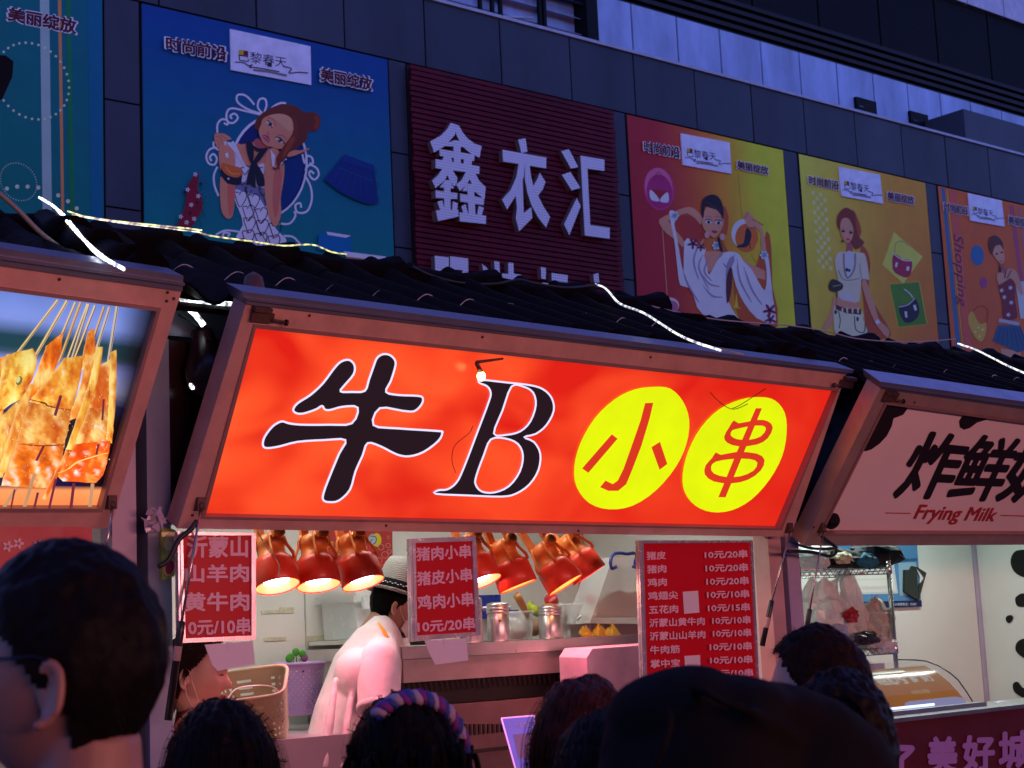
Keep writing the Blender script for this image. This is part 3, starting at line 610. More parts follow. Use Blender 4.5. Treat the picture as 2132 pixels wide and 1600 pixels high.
for ex in (1542, 1580): P.poly(ell_pts(ex, 780-(ex-1542)*.3, 10, 7), INK)
P.poly([(1560, 835), (1578, 826), (1582, 838)], K(130, 26, 50))
finish(t, P, ([(1335, 328), (1585, 384), (1607, 578), (1352, 532)], [(1370, 428), (1515, 457), (1525, 500), (1372, 480)], 4),
       [('时尚前沿', [(1142, 390), (1332, 427), (1335, 503), (1145, 468)]), ('美丽绽放', [(1620, 488), (1800, 522), (1800, 602), (1622, 562)])])

# ------------------------------------------------------------------ red slatted sign with white perforated letters
def m_dotted():
    m = bpy.data.materials.new('perforated white'); m.use_nodes = True; t = m.node_tree; b = t.nodes['Principled BSDF']; L = t.links.new
    tc = t.nodes.new('ShaderNodeTexCoord'); sc = t.nodes.new('ShaderNodeVectorMath'); sc.operation = 'SCALE'; sc.inputs['Scale'].default_value = 1/.034
    fr = t.nodes.new('ShaderNodeVectorMath'); fr.operation = 'FRACTION'; sb = t.nodes.new('ShaderNodeVectorMath'); sb.operation = 'SUBTRACT'; sb.inputs[1].default_value = (.5, .5, .5)
    ml = t.nodes.new('ShaderNodeVectorMath'); ml.operation = 'MULTIPLY'; ml.inputs[1].default_value = (1, 0, 1)
    ln = t.nodes.new('ShaderNodeVectorMath'); ln.operation = 'LENGTH'; lt = t.nodes.new('ShaderNodeMath'); lt.operation = 'LESS_THAN'; lt.inputs[1].default_value = .2
    mx = t.nodes.new('ShaderNodeMix'); mx.data_type = 'RGBA'; mx.inputs[6].default_value = (.84, .84, .84, 1); mx.inputs[7].default_value = (.12, .12, .14, 1)
    L(tc.outputs['Object'], sc.inputs[0]); L(sc.outputs[0], fr.inputs[0]); L(fr.outputs[0], sb.inputs[0]); L(sb.outputs[0], ml.inputs[0]); L(ml.outputs[0], ln.inputs[0]); L(ln.outputs['Value'], lt.inputs[0]); L(lt.outputs[0], mx.inputs[0]); L(mx.outputs[2], b.inputs['Base Color'])
    return m
m_dot = m_dotted(); m_brown = M('letter edge', (.16, .10, .085), .6); m_slat = M('red slat', (.125, .008, .018), .5, 0, .25, 2, spec=.12)
S = thing('shop_sign', 'dark red slatted sign with large white raised Chinese letters', 'sign', (12.8, 15, 4.6))
x0, x1 = 11.17, 14.46
b = MB(); b.box((x0, 15.0, 4.6), (x1, 15.05, 8.33)); part(b, 'backing', M('sign backing', (.012, .004, .008), .8), S)
for k in range(56):
    z = 8.30-k*.066; b = MB(); b.box((x0+random.uniform(-.03, .0), 14.905, z-.047), (x1+random.uniform(0, .03), 14.93, z)); part(b, 'slat', m_slat, S)
for x in (x0+.05, x0+1.15, x0+2.2, x1-.07):
    b = MB(); b.box((x, 14.935, 4.6), (x+.04, 14.995, 8.3)); part(b, 'batten', m_slat, S)
glyphs = [
 [[(297,83),(362,105),(332,190),(250,285),(150,342),(118,245),(210,195),(265,140)],[(332,95),(370,108),(400,165),(440,215),(500,262),(568,287),(548,388),(470,350),(400,290),(347,190)],[(322,236),(370,238),(440,262),(460,300),(240,285),(262,262)],
  [(195,312),(505,362),(503,418),(200,372)],[(318,270),(383,270),(383,470),(322,470)],[(240,372),(297,385),(310,430),(215,416)],[(412,400),(480,410),(475,460),(405,440)],[(160,402),(545,465),(545,532),(160,480)],
  [(225,478),(290,490),(262,545),(240,588),(160,655),(130,590),(180,545)],[(262,490),(310,500),(350,565),(345,610),(325,642),(290,600),(262,545)],[(245,585),(285,587),(320,660),(195,650)],[(157,675),(350,700),(348,752),(160,742)],[(230,600),(288,600),(290,870),(235,870)],
  [(172,775),(215,765),(240,845),(200,852)],[(310,770),(352,790),(345,852),(300,852)],[(158,850),(355,845),(358,905),(178,945)],
  [(420,520),(490,510),(455,580),(430,625),(370,682),(335,625),(380,590)],[(460,515),(500,520),(535,590),(595,650),(583,755),(500,690),(455,580)],[(432,618),(478,622),(520,692),(385,682)],[(368,705),(580,745),(576,808),(370,775)],[(430,640),(490,650),(505,920),(445,915)],
  [(378,815),(415,798),(440,890),(400,890)],[(530,812),(575,830),(555,900),(515,895)],[(360,870),(593,900),(592,973),(362,948)]],
 [[(888,228),(952,218),(970,335),(915,345)],[(750,318),(1135,385),(1133,482),(755,420)],[(893,430),(945,440),(938,545),(910,640),(860,730),(790,840),(745,755),(820,670),(870,560)],[(925,560),(935,870),(1000,822),(1010,915),(895,1032),(865,920),(875,830),(862,690)],
  [(945,440),(985,450),(1000,560),(1020,640),(1060,720),(1110,820),(1165,905),(1130,1000),(1060,910),(1000,800),(965,690),(945,580)],[(1075,520),(1125,600),(1100,665),(1050,735),(1015,640),(1050,580)]],
 [[(1265,330),(1332,312),(1415,470),(1350,482)],[(1270,537),(1345,510),(1432,652),(1355,672)],[(1400,740),(1435,810),(1335,1065),(1288,970)],[(1432,370),(1642,405),(1642,503),(1493,483),(1517,975),(1688,1000),(1688,1097),(1470,1068)]],
 [[(155,1243),(278,1258),(282,1520),(165,1500)],[(290,1250),(448,1270),(452,1540),(400,1535),(398,1370),(340,1365),(342,1520),(292,1510)]],
 [[(570,1315),(660,1390),(660,1440),(590,1430)],[(678,1290),(722,1298),(728,1480),(690,1480)],[(800,1303),(845,1310),(848,1402),(912,1412),(890,1470),(745,1480),(745,1400),(800,1403)]],
 [[(1085,1343),(1130,1350),(1130,1450),(1092,1445)],[(1100,1480),(1185,1490),(1180,1515),(1100,1500)],[(1178,1395),(1320,1415),(1318,1480),(1180,1465)],[(1215,1495),(1325,1510),(1320,1530),(1215,1520)]],
 [[(1545,1410),(1590,1393),(1598,1478),(1555,1475)],[(1440,1510),(1500,1520),(1500,1540),(1440,1530)]]]
pl = Plane((0, 14.90, 0), (1, 0, 0), (0, 0, 1))
for gl in glyphs:
    F = MB(); 
    for i, st in enumerate(gl):
        P = Paint(pl, (860, 240, .23745), .0, 0); uv = [P.uv(*q) for q in st]; d = .075+i*.0012; n = len(uv)
        F.cm = 0; F.add([pl.w(q[0], q[1], d) for q in uv], list(tessellate_polygon([[Vector((q[0], q[1], 0)) for q in uv]])))
        F.cm = 1; F.add([pl.w(q[0], q[1], d) for q in uv]+[pl.w(q[0], q[1], 0) for q in uv], [(j, (j+1) % n, n+(j+1) % n, n+j) for j in range(n)])
    part(F, 'letter', [m_dot, m_brown], S)
# dark floodlight at the far left
b = MB(); q = [onY(x, y, 9) for x, y in ((-40, 112), (12, 116), (28, 128), (26, 160), (5, 206), (-40, 225))]
b.add(q, [tuple(range(6))]); b.add([p+Vector((0, .25, 0)) for p in q], [tuple(reversed(range(6)))]); b.add(q+[p+Vector((0, .25, 0)) for p in q], [(i, (i+1) % 6, 6+(i+1) % 6, 6+i) for i in range(6)])
c = onY(-30, 170, 9.1); b.tube([c, (c.x, c.y, 0)], .05)
solo(b, 'floodlight', m_black, 'black floodlight on a pole cut off by the left edge of the view', 'floodlight')
# ================================================================== market stalls
m_rose = M('rose aluminium', (.74, .42, .36), .34, .35, .14, 9, .05, 120)
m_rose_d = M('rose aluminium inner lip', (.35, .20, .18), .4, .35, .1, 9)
m_bluerail = M('blue grey rail', (.16, .17, .24), .35, .5, .1, 5)
m_post = M('lilac post paint', (.42, .36, .50), .4, 0, .12, 4)
m_postr = M('salmon lit post', (.55, .35, .33), .4, 0, .15, 4)  # salmon light falling on the right post is put into its colour
m_darkpanel = M('maroon black panel', (.030, .010, .012), .22, 0, .3, 4)
m_inwall = M('white wall sheet', (.74, .74, .70), .35, 0, .05, 2)
m_inwall3 = M('grey white wall sheet', (.68, .70, .66), .35, 0, .05, 2)
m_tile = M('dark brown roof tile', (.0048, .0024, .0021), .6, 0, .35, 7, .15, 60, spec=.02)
m_steel = M('stainless steel', (.55, .55, .55), .32, .9, .12, 5, .04, 200)
m_steel_d = M('brushed dull steel', (.40, .36, .35), .42, .6, .15, 6)
m_strut = M('gas strut cylinder', (.012, .010, .011), .35, 0, .2, 20)
m_rod = M('strut rod', (.45, .40, .38), .25, .9, .1, 20)
m_screw = M('rusty screw', (.10, .05, .04), .6, .5, .3, 40)
m_cable = M('black cable', (.01, .01, .011), .45)
m_red = M('counter red', (.085, .007, .014), .45, 0, .12, 4)
m_floor = M('stall floor', (.2, .2, .2), .6)
EAVE_Y, RIDGE_Y, BACK_Y = 4.62, 5.6, 6.12
RZ = onY(650, 515, RIDGE_Y).z-.10
SL = (RZ-2.725)/(RIDGE_Y-EAVE_Y)
def roofz(y): return RZ-(RIDGE_Y-y)*SL
PITCHT = .2115
X00 = onY(272, 513, 5.0).x      # crest of one of the tiles
def tile_mesh():
    mb = MB(); n = 12; L = .40
    top = []; 
    for j, (yy, zz) in enumerate(((0, 0), (L, L*SL))):
        for i in range(n+1):
            u = i/n; top.append(((u-.5)*PITCHT, yy, zz+.030*(math.cos((u-.5)*2*math.pi))+.0))
    bot = [(p[0], p[1], p[2]-.012) for p in top]
    m = n+1; vs = top+bot; fs = []
    for i in range(n):
        fs.append((i, i+1, m+i+1, m+i)); fs.append((2*m+i+1, 2*m+i, 3*m+i, 3*m+i+1)); fs.append((i+1, i, 2*m+i, 2*m+i+1)); fs.append((m+i, m+i+1, 3*m+i+1, 3*m+i))
    mb.add(vs, fs, True); return mb
def stall(name_label, x0, x1, wallm, postm_l, postm_r, counter, drop=0.0):
    RZ = globals()['RZ']-drop
    roofz = lambda y: RZ-(RIDGE_Y-y)*SL
    s = thing('food_stall', name_label, 'food stall', ((x0+x1)/2, 5.4, 0), 'food stalls in a row')
    for x, pm in ((x0, postm_l), (x1-.085, postm_r)):
        b = MB(); b.box((x, 4.86, 0), (x+.085, 4.945, 2.62)); part(b, 'post', pm, s)
        b = MB(); b.box((x, BACK_Y-.01, 0), (x+.085, BACK_Y+.08, 2.62)); part(b, 'post', pm, s)
    b = MB(); b.box((x0+.09, BACK_Y, .1), (x1-.09, BACK_Y+.03, 2.42)); part(b, 'back_wall', wallm, s)
    b = MB(); b.box((x0+.02, 4.95, .1), (x0+.05, BACK_Y-.012, 2.42)); part(b, 'side_wall', wallm, s)
    b = MB(); b.box((x1-.05, 4.95, .1), (x1-.02, BACK_Y-.012, 2.42)); part(b, 'side_wall', wallm, s)
    b = MB(); b.box((x0+.052, 4.95, 2.40), (x1-.052, BACK_Y-.002, 2.43)); part(b, 'ceiling', wallm, s)
    b = MB(); b.box((x0+.06, 4.96, .05), (x1-.06, BACK_Y-.02, .1)); part(b, 'floor', m_floor, s)
    b = MB(); b.box((x0+.09, 4.88, 2.0), (x1-.09, 4.92, 2.62)); part(b, 'front_panel', m_darkpanel, s)
    b = MB(); b.box((x0, 4.85, 2.63), (x1, 4.93, 2.74)); part(b, 'beam', m_bluerail, s)
    b = MB(); b.box((x0+.0, 4.70, .02), (x1-.0, 4.745, counter-.02)); part(b, 'counter_front', m_red, s)
    b = MB(); b.box((x0-.0, 4.68, counter-.018), (x1, 5.02, counter)); part(b, 'counter_top', m_steel, s)
    r = MB(); r.hexa([(x0-.05, EAVE_Y+.03, roofz(EAVE_Y+.03)-.065), (x1+.05, EAVE_Y+.03, roofz(EAVE_Y+.03)-.065), (x1+.05, RIDGE_Y, RZ-.065), (x0-.05, RIDGE_Y, RZ-.065)], (0, 0, .018))
    r.hexa([(x0-.05, RIDGE_Y, RZ-.065), (x1+.05, RIDGE_Y, RZ-.065), (x1+.05, BACK_Y+.5, RZ-.40), (x0-.05, BACK_Y+.5, RZ-.40)], (0, 0, .018))
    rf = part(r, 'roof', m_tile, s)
    t0 = None; n = int((x1-x0+.1)/PITCHT)+1; k0 = math.ceil((x0-.05-X00)/PITCHT)
    ys = [EAVE_Y, EAVE_Y+.385, EAVE_Y+.77]
    for j, y in enumerate(ys):
        for k in range(k0, k0+n):
            x = X00+k*PITCHT
            if x > x1+.06: continue
            p = Vector((x, y, roofz(y)-.0+.012*(1)+random.uniform(-.003, .003)))
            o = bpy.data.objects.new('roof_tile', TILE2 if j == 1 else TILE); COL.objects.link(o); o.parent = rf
            o.location = p-origin_of(rf); o.scale = (1, .72 if j == 2 else 1, 1)
            o.rotation_euler = (random.uniform(-.006, .006), random.uniform(-.012, .012), random.uniform(-.01, .01))
    nn = int(round((x1-x0+.1)/.53)); wd = (x1-x0+.1)/nn
    for k in range(nn):
        a = x0-.05+k*wd; b = MB(); pts = []; rs = []
        for i in range(7):
            u = i/6; pts.append((a+u*(wd+.03), RIDGE_Y, RZ+.00+.028*(2*u-1)**2*(1 if u > .5 else .35)+random.uniform(0, .003))); rs.append(.066+.016*max(0, (u-.6)/.4)**2+.004*(1-u))
        b.tube(pts, rs, 12); part(b, 'ridge_cap', m_tile, rf)
    # rake cap down the left edge
    yr = [RIDGE_Y-.02, RIDGE_Y-.3, RIDGE_Y-.6, RIDGE_Y-.9, EAVE_Y-.02]
    for i in range(4):
        b = MB(); xa = x0+.03-(RIDGE_Y-yr[i])*.0
        xs = [RX(x0, yr[i]), RX(x0, (yr[i]+yr[i+1])/2), RX(x0, yr[i+1]-.05)]
        b.tube([(xs[0], yr[i], roofz(yr[i])+.05), (xs[1], (yr[i]+yr[i+1])/2, roofz((yr[i]+yr[i+1])/2)+.045), (xs[2], yr[i+1]-.05, roofz(yr[i+1]-.05)+.062)], [.060, .062, .074], 12)
        part(b, 'rake_cap', m_tile, rf)
    return s
def RX(x0, y): return x0-.03-(RIDGE_Y-y)*.11
TILE = bpy.data.meshes.new('roof_tile'); _t = tile_mesh(); TILE.from_pydata(_t.v, [], _t.f); TILE.materials.append(m_tile)
for p_ in TILE.polygons: p_.use_smooth = False
TILE2 = TILE.copy(); TILE2.materials.append(M('tile rim glint', (.42, .40, .36), .35, 0, .5, 30))
_n = len(TILE2.vertices)
_e = MB(); _m = 13; _v = [tuple(v.co) for v in TILE.vertices]; _e.add(_v, [tuple(p.vertices) for p in TILE.polygons]); _e.cm = 1
_e.tube([( (i/24-.5)*PITCHT, -.002, .030*math.cos((i/24-.5)*2*math.pi)-.004) for i in range(25)], .0022, 5)  # pale strip paints a light glint along the front edge of the tile
TILE2 = bpy.data.meshes.new('roof_tile_rim_glint'); TILE2.from_pydata(_e.v, [], _e.f); TILE2.materials.append(m_tile); TILE2.materials.append(M('tile rim glint', (.42, .40, .36), .35, 0, .5, 30)); TILE2.polygons.foreach_set('material_index', _e.mi)
S1 = stall('left stall of the row, under the skewer photograph light box', -.65, 2.46, m_inwall, m_post, m_post, 1.0)
S2 = stall('middle stall with heat lamps and red menu boards under the orange light box', 2.50, 5.60, m_inwall, M('blue post paint', (.25, .30, .42), .4, 0, .15, 4), m_postr, 1.0)
S3 = stall('right stall under the pink cow spot sign, wire shelf inside', 5.635, 8.95, m_inwall3, m_post, m_post, onY(1950, 1487, 4.68).z, .07)

# ------------------------------------------------------------------ light box signs on the raised flaps
def sign_plane(yb, zb, yt, zt): return Plane((0, yb, zb), (1, 0, 0), (0, yt-yb, zt-zb))
SP2 = sign_plane(4.75, 2.0, 4.45, 2.62); SP1 = sign_plane(4.75, 2.0, 4.45, 2.66); SP3 = sign_plane(4.75, 1.95, 4.30, 2.53)
def rail(mb, pl, q, dep, front=.0):
    """frame rail: quad in picture points on the sign plane, given depth behind it"""
    c = [pl.w(*pl.uv(*a), front) for a in q]; mb.hexa(c, pl.N*(-dep-front))
def sign_frame(t, pl, outer, inner, mat, dep=.10, back=None):
    names = ('frame_rail',)*4
    for i in range(4):
        j = (i+1) % 4; b = MB(); rail(b, pl, [outer[i], outer[j], inner[j], inner[i]], dep, .012); part(b, 'frame_rail', mat, t)
        b = MB(); f = lambda p, q, k: (p[0]+(q[0]-p[0])*k, p[1]+(q[1]-p[1])*k)
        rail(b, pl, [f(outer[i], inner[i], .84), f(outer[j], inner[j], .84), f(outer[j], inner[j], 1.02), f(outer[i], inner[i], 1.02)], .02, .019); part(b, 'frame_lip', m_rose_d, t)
    b = MB(); c = [pl.w(*pl.uv(*a), -dep-.004) for a in inner]; b.hexa(c, pl.N*-.01); part(b, 'back_panel', m_darkpanel, t)
def face(t, pl, inner, mat, name='sign_face', n=24, m=8, colf=None):
    P = Paint(pl, (0, 0, 1), -.012, .0004); P.grid(inner, colf or (lambda u, v: (1, 1, 1)), n, m); part(P.mb, name, mat, t)
    P.mb = MB(); return P
def screws(t, pl, pts, r=.006):
    for p in pts:
        b = MB(); b.lathe(pl.w(*pl.uv(*p), .012), pl.N, [(r, 0), (r, .003), (r*.5, .005), (0, .005)], 10); part(b, 'screw', m_screw, t)
# middle sign
t2 = thing('light_box_sign', 'glowing orange red light box with a black 牛B and two yellow circles', 'sign', tuple(SP2.w(4.1, .3, 0)), 'light box signs')
o2 = [(508, 632), (1757, 778), (1642, 1116), (366, 1098)]; i2 = [(527, 680), (1737, 812), (1618, 1098), (421, 1072)]
sign_frame(t2, SP2, o2, i2, m_rose, .07)
# face with the light of the tubes behind it: uneven glow
def m_glow(name, c1, c2, s1, s2):
    m = bpy.data.materials.new(name); m.use_nodes = True; t = m.node_tree; b = t.nodes['Principled BSDF']; L = t.links.new
    tc = t.nodes.new('ShaderNodeTexCoord'); n = t.nodes.new('ShaderNodeTexNoise'); n.inputs['Scale'].default_value = 2.6; n.inputs['Detail'].default_value = 1.5; n.inputs['Distortion'].default_value = .4
    mp = t.nodes.new('ShaderNodeMapping'); mp.inputs['Scale'].default_value = (1, 1, 1.8); L(tc.outputs['Object'], mp.inputs[0]); L(mp.outputs[0], n.inputs['Vector'])
    r = t.nodes.new('ShaderNodeMapRange'); r.inputs['From Min'].default_value = .35; r.inputs['From Max'].default_value = .68; L(n.outputs['Fac'], r.inputs['Value'])
    v = t.nodes.new('ShaderNodeVertexColor'); v.layer_name = 'Col'
    mu = t.nodes.new('ShaderNodeMath'); mu.operation = 'MULTIPLY'; sx_ = t.nodes.new('ShaderNodeSeparateColor'); L(v.outputs[0], sx_.inputs[0]); L(r.outputs[0], mu.inputs[0]); L(sx_.outputs[0], mu.inputs[1])
    mx = t.nodes.new('ShaderNodeMix'); mx.data_type = 'RGBA'; mx.inputs[6].default_value = (*c1, 1); mx.inputs[7].default_value = (*c2, 1); L(mu.outputs[0], mx.inputs[0])
    L(mx.outputs[2], b.inputs['Emission Color']); b.inputs['Emission Strength'].default_value = s1
    b.inputs['Base Color'].default_value = (c1[0]*.3, c1[1]*.3, c1[2]*.3, 1); b.inputs['Roughness'].default_value = .25
    return m
m_face2 = m_glow('orange red acrylic', (.66, .014, .006), (1.1, .12, .028), 1.05, 1)
fc = lambda u, v: (max(0, min(1, (1.35-1.25*u)*(.55+.45*math.sin(math.pi*min(1, v+.12))))), 0, 0)
P = face(t2, SP2, i2, m_face2, 'sign_face', 24, 8, fc)
m_sgl = Mprint('sign vinyl lit', lit=1.0, rough=.3, var=.05, scale=6)
P.xf = (360, 560, .37523); P.h = -.009
NIU = [(1140,500),(1175,478),(1215,485),(1243,520),(1235,570),(1215,630),(1190,688),(1260,705),(1370,710),(1395,725),(1385,760),(1345,795),(1280,792),(1155,778),(1120,872),(1250,890),(1480,905),(1502,915),(1480,960),(1400,1020),(1320,1045),(1250,1035),(1160,990),(1088,972),(1060,1040),(1020,1130),(990,1230),(930,1290),(880,1300),(843,1290),(843,1250),(880,1150),(930,1030),(965,955),(850,955),(700,965),(600,990),(530,1000),(507,985),(515,940),(560,880),(610,852),(650,862),(720,870),(880,870),(1000,862),(1033,775),(950,770),(880,788),(850,785),(835,765),(800,785),(730,808),(690,805),(675,785),(700,750),(770,705),(840,640),(900,560),(940,520),(985,510),(1015,540),(1010,590),(960,650),(937,685),(1000,688),(1072,682),(1095,620),(1120,550)]
BK = (.012, .006, .010); WL = (.85, .85, 1.15); YL = (.80, .93, .0); RD = (.72, .035, .012)
def letter_part(P, name, f):
    P.mb = MB(); f(); part(P.mb, name, m_sgl, t2)
def f_niu():
    P.poly(NIU, BK, 2); P.line(NIU, 11, WL, closed=True, sm=3)
letter_part(P, 'letter', f_niu)
BO = [(1713,620),(1860,635),(1990,650),(2060,672),(2108,720),(2120,790),(2080,870),(2020,920),(1955,938),(2010,965),(2045,1030),(2035,1120),(1985,1200),(1910,1252),(1830,1268),(1650,1262),(1465,1253),(1480,1233),(1530,1228),(1580,1190),(1620,1110),(1700,900),(1760,740),(1770,690),(1750,655),(1710,638)]
BH1 = [(1885,657),(1950,657),(2005,690),(2020,760),(1990,850),(1935,905),(1860,925),(1787,918),(1835,790)]
BH2 = [(1770,950),(1850,945),(1920,975),(1948,1040),(1930,1130),(1870,1210),(1790,1245),(1720,1240),(1685,1200),(1690,1150),(1730,1040)]
def f_b():
    h1, h2 = smooth_loop(BH1, 2), smooth_loop(BH2, 2)
    P.poly(BO, BK, 2, holes=())   # filled, then the counters in face colour would hide the glow: cut them instead
    P.mb = MB(); P.poly(smooth_loop(BO, 2), BK, 0, holes=(h1, h2)); P.line(BO, 10, WL, closed=True, sm=3); P.line(BH1, 10, WL, closed=True, sm=3); P.line(BH2, 10, WL, closed=True, sm=3)
letter_part(P, 'letter', f_b)
P.xf = (1000, 700, .37523)
C1 = [(970,285),(1060,295),(1130,365),(1165,470),(1150,600),(1090,730),(980,860),(850,945),(720,965),(610,930),(540,840),(527,730),(560,600),(640,460),(750,355),(860,300)]
C2 = [(1560,342),(1640,360),(1695,430),(1705,540),(1680,670),(1610,800),(1510,910),(1400,970),(1290,980),(1200,945),(1140,870),(1128,770),(1160,640),(1230,510),(1330,410),(1450,355)]
def f_c1():
    P.poly(C1, YL, 3)
    for s in ([(920,375),(965,373),(945,460),(900,610),(850,740),(815,825),(770,862),(715,862),(670,842),(700,805),(740,825),(768,805),(800,740),(850,600),(895,470)], [(735,548),(767,573),(605,762),(570,738)], [(1002,590),(1043,713),(1000,745),(955,620)]): P.poly(s, RD, lift=False)
def f_c2():
    P.poly(C2, YL, 3)
    P.poly([(1412,470),(1440,487),(1540,468),(1600,475),(1628,510),(1600,570),(1540,605),(1440,615),(1375,595),(1358,560),(1385,510)], RD, 2, holes=([(1420,520),(1500,503),(1570,500),(1590,520),(1560,560),(1500,578),(1430,575),(1395,555),(1400,530)],))
    P.poly([(1312,648),(1340,662),(1430,645),(1540,655),(1582,690),(1560,750),(1490,800),(1400,820),(1300,810),(1250,770),(1255,720),(1290,680)], RD, 2, holes=([(1310,700),(1400,685),(1500,685),(1542,705),(1520,750),(1450,780),(1370,785),(1300,765),(1285,730)],))
    P.poly([(1533,403),(1567,403),(1470,640),(1365,897),(1325,897),(1430,640)], RD)
letter_part(P, 'letter', f_c1); letter_part(P, 'letter', f_c2)
P2 = Paint(SP2, (1000, 700, .37523), .003, .001)
for l in ([(1270, 310), (1330, 370), (1400, 405), (1480, 375)], [(1395, 400), (1440, 380), (1580, 290)]): b = MB(); b.tube([SP2.w(*P2.uv(*q), .004) for q in smooth_line(l, 4)], .0016, 5); part(b, 'loose_wire', m_cable, t2)
P2.xf = (360, 560, .37523); b = MB(); b.tube([SP2.w(*P2.uv(*q), .004) for q in smooth_line([(1660, 870), (1640, 910), (1560, 980), (1545, 1060), (1565, 1130)], 4)], .0013, 5); part(b, 'loose_wire', M('dark red wire', (.12, .01, .01), .5), t2)
screws(t2, SP2, [(397, 1070), (1640, 1100), (1745, 795), (640, 655), (1000, 700), (1350, 742), (800, 1092), (1200, 1103)], .005)
# clasp brackets at the top corners and strut brackets below
def bracket(t, pl, px, py, s=1, flip=1):
    u, v = pl.uv(px, py); b = MB(); f = lambda a, c, n: pl.w(u+a*s*flip, v+c*s, n)
    b.hexa([f(-.05, .012, .012), f(.03, .012, .012), f(.03, -.02, .012), f(-.05, -.02, .012)], pl.N*.018); b.hexa([f(-.05, .03, .012), f(.012, .03, .012), f(.012, .015, .012), f(-.05, .015, .012)], pl.N*.03)
    b.tube([f(.02, -.008, .03), f(.075, -.012, .03)], .005*s); b.lathe(f(.075, -.012, .03), f(.075, -.012, .03)-f(.02, -.008, .03), [(.011*s, 0), (.011*s, .006), (0, .007)], 10)
    part(b, 'clasp', m_screw, t)
bracket(t2, SP2, 545, 655); bracket(t2, SP2, 1752, 795, 1, -1)
# bulb reflection on the middle sign, modelled as an added glowing bulb
cb = SP2.w(*SP2.uv(985, 775), .05); t = thing('bulb_reflection', 'bulb reflection modelled as an added glowing bulb on a dark clip hanging in front of the orange sign', 'bulb', tuple(cb))
b = MB(); b.ell(cb, (.016, .016, .018)); part(b, 'bulb', M('reflected bulb glow', (1, .9, .7), .3, em=(1, .62, .22), es=7), t)  # added bulb standing in for the bulb reflection
b = MB(); b.tube([cb+Vector((0, 0, .014)), SP2.w(*SP2.uv(975, 748), .05)], [.009, .007], 10); b.tube([SP2.w(*SP2.uv(975, 746), .05), SP2.w(*SP2.uv(1040, 744), .02)], [.006, .004], 8); part(b, 'clip', M('added clip brown', (.10, .03, .02), .5), t)  # clip added along with the bulb reflection

# left sign: backlit photograph of bean curd skewers
t1 = thing('light_box_sign', 'backlit photograph of glazed bean curd skewers at the left edge', 'sign', tuple(SP1.w(1.2, .3, 0)), 'light box signs')
o1 = [(-1400, 355), (374, 605), (226, 1098), (-1700, 1088)]; i1 = [(-1380, 420), (322, 645), (205, 1056), (-1660, 1054)]
sign_frame(t1, SP1, o1, i1, m_rose, .07)
m_lit = Mprint('backlit photo', lit=1.0, rough=.3, var=.10, scale=5)
P = Paint(SP1, (0, 0, 1), -.012, .0002)
def cg(u, v):
    s = [(0, (95, 118, 190)), (.12, (120, 140, 215)), (.2, (20, 60, 75)), (.27, (18, 62, 70)), (.33, (150, 155, 240)), (.42, (205, 205, 255)), (.5, (40, 60, 130)), (.58, (6, 10, 14)), (.9, (12, 14, 60)), (.92, (250, 150, 90)), (1, (235, 130, 70))]
    for a, c in zip(s, s[1:]):
        if v <= c[0]: k = (v-a[0])/(c[0]-a[0]); col = mixc(lin(a[1]), lin(c[1]), k); break
    f = 1 if u < .95 else max(.05, 1-(u-.95)*22)
    if v > .9: f = 1
    return tuple(x*f*1.25 for x in col)
P.grid(i1, cg, 60, 40); part(P.mb, 'sign_face', m_lit, t1); P.mb = MB(); P.xf = (0, 600, .3125)
Lc = lambda r, g, b_: lin((r, g, b_))
def skew(x0, y0, x1, y1, w_, c): P.line([(x0, y0), (x1, y1)], w_, c)
for k in range(-7, 0):   # the part of the photograph left of the picture frame
    P.poly([(k*230, 560), (k*230+160, 500), (k*230+170, 1250), (k*230-60, 1290), (k*230-80, 900)], Lc(250, 190, 70), 2, col2=Lc(245, 120, 20)); skew(k*230+60, 560, k*230+190, 80, 16, Lc(225, 190, 130))
for s in ((100, 470, 395, 85, 18), (50, 600, 190, 440, 14), (230, 480, 455, 90, 20), (350, 480, 510, 100, 16), (400, 500, 545, 100, 18), (425, 560, 590, 110, 15), (470, 520, 600, 110, 16), (500, 480, 640, 120, 14), (600, 420, 700, 125, 15), (620, 500, 735, 130, 20), (725, 500, 785, 125, 20)):
    skew(*s[:4], s[4], random.choice([Lc(235, 205, 140), Lc(225, 180, 110), Lc(205, 190, 170)])); P.line([(s[0]+5, s[1]), (s[2]+5, s[3])], 5, Lc(120, 60, 40))
OR, YE, DO, WH = Lc(245, 130, 15), Lc(250, 205, 70), Lc(190, 80, 10), Lc(255, 240, 200)
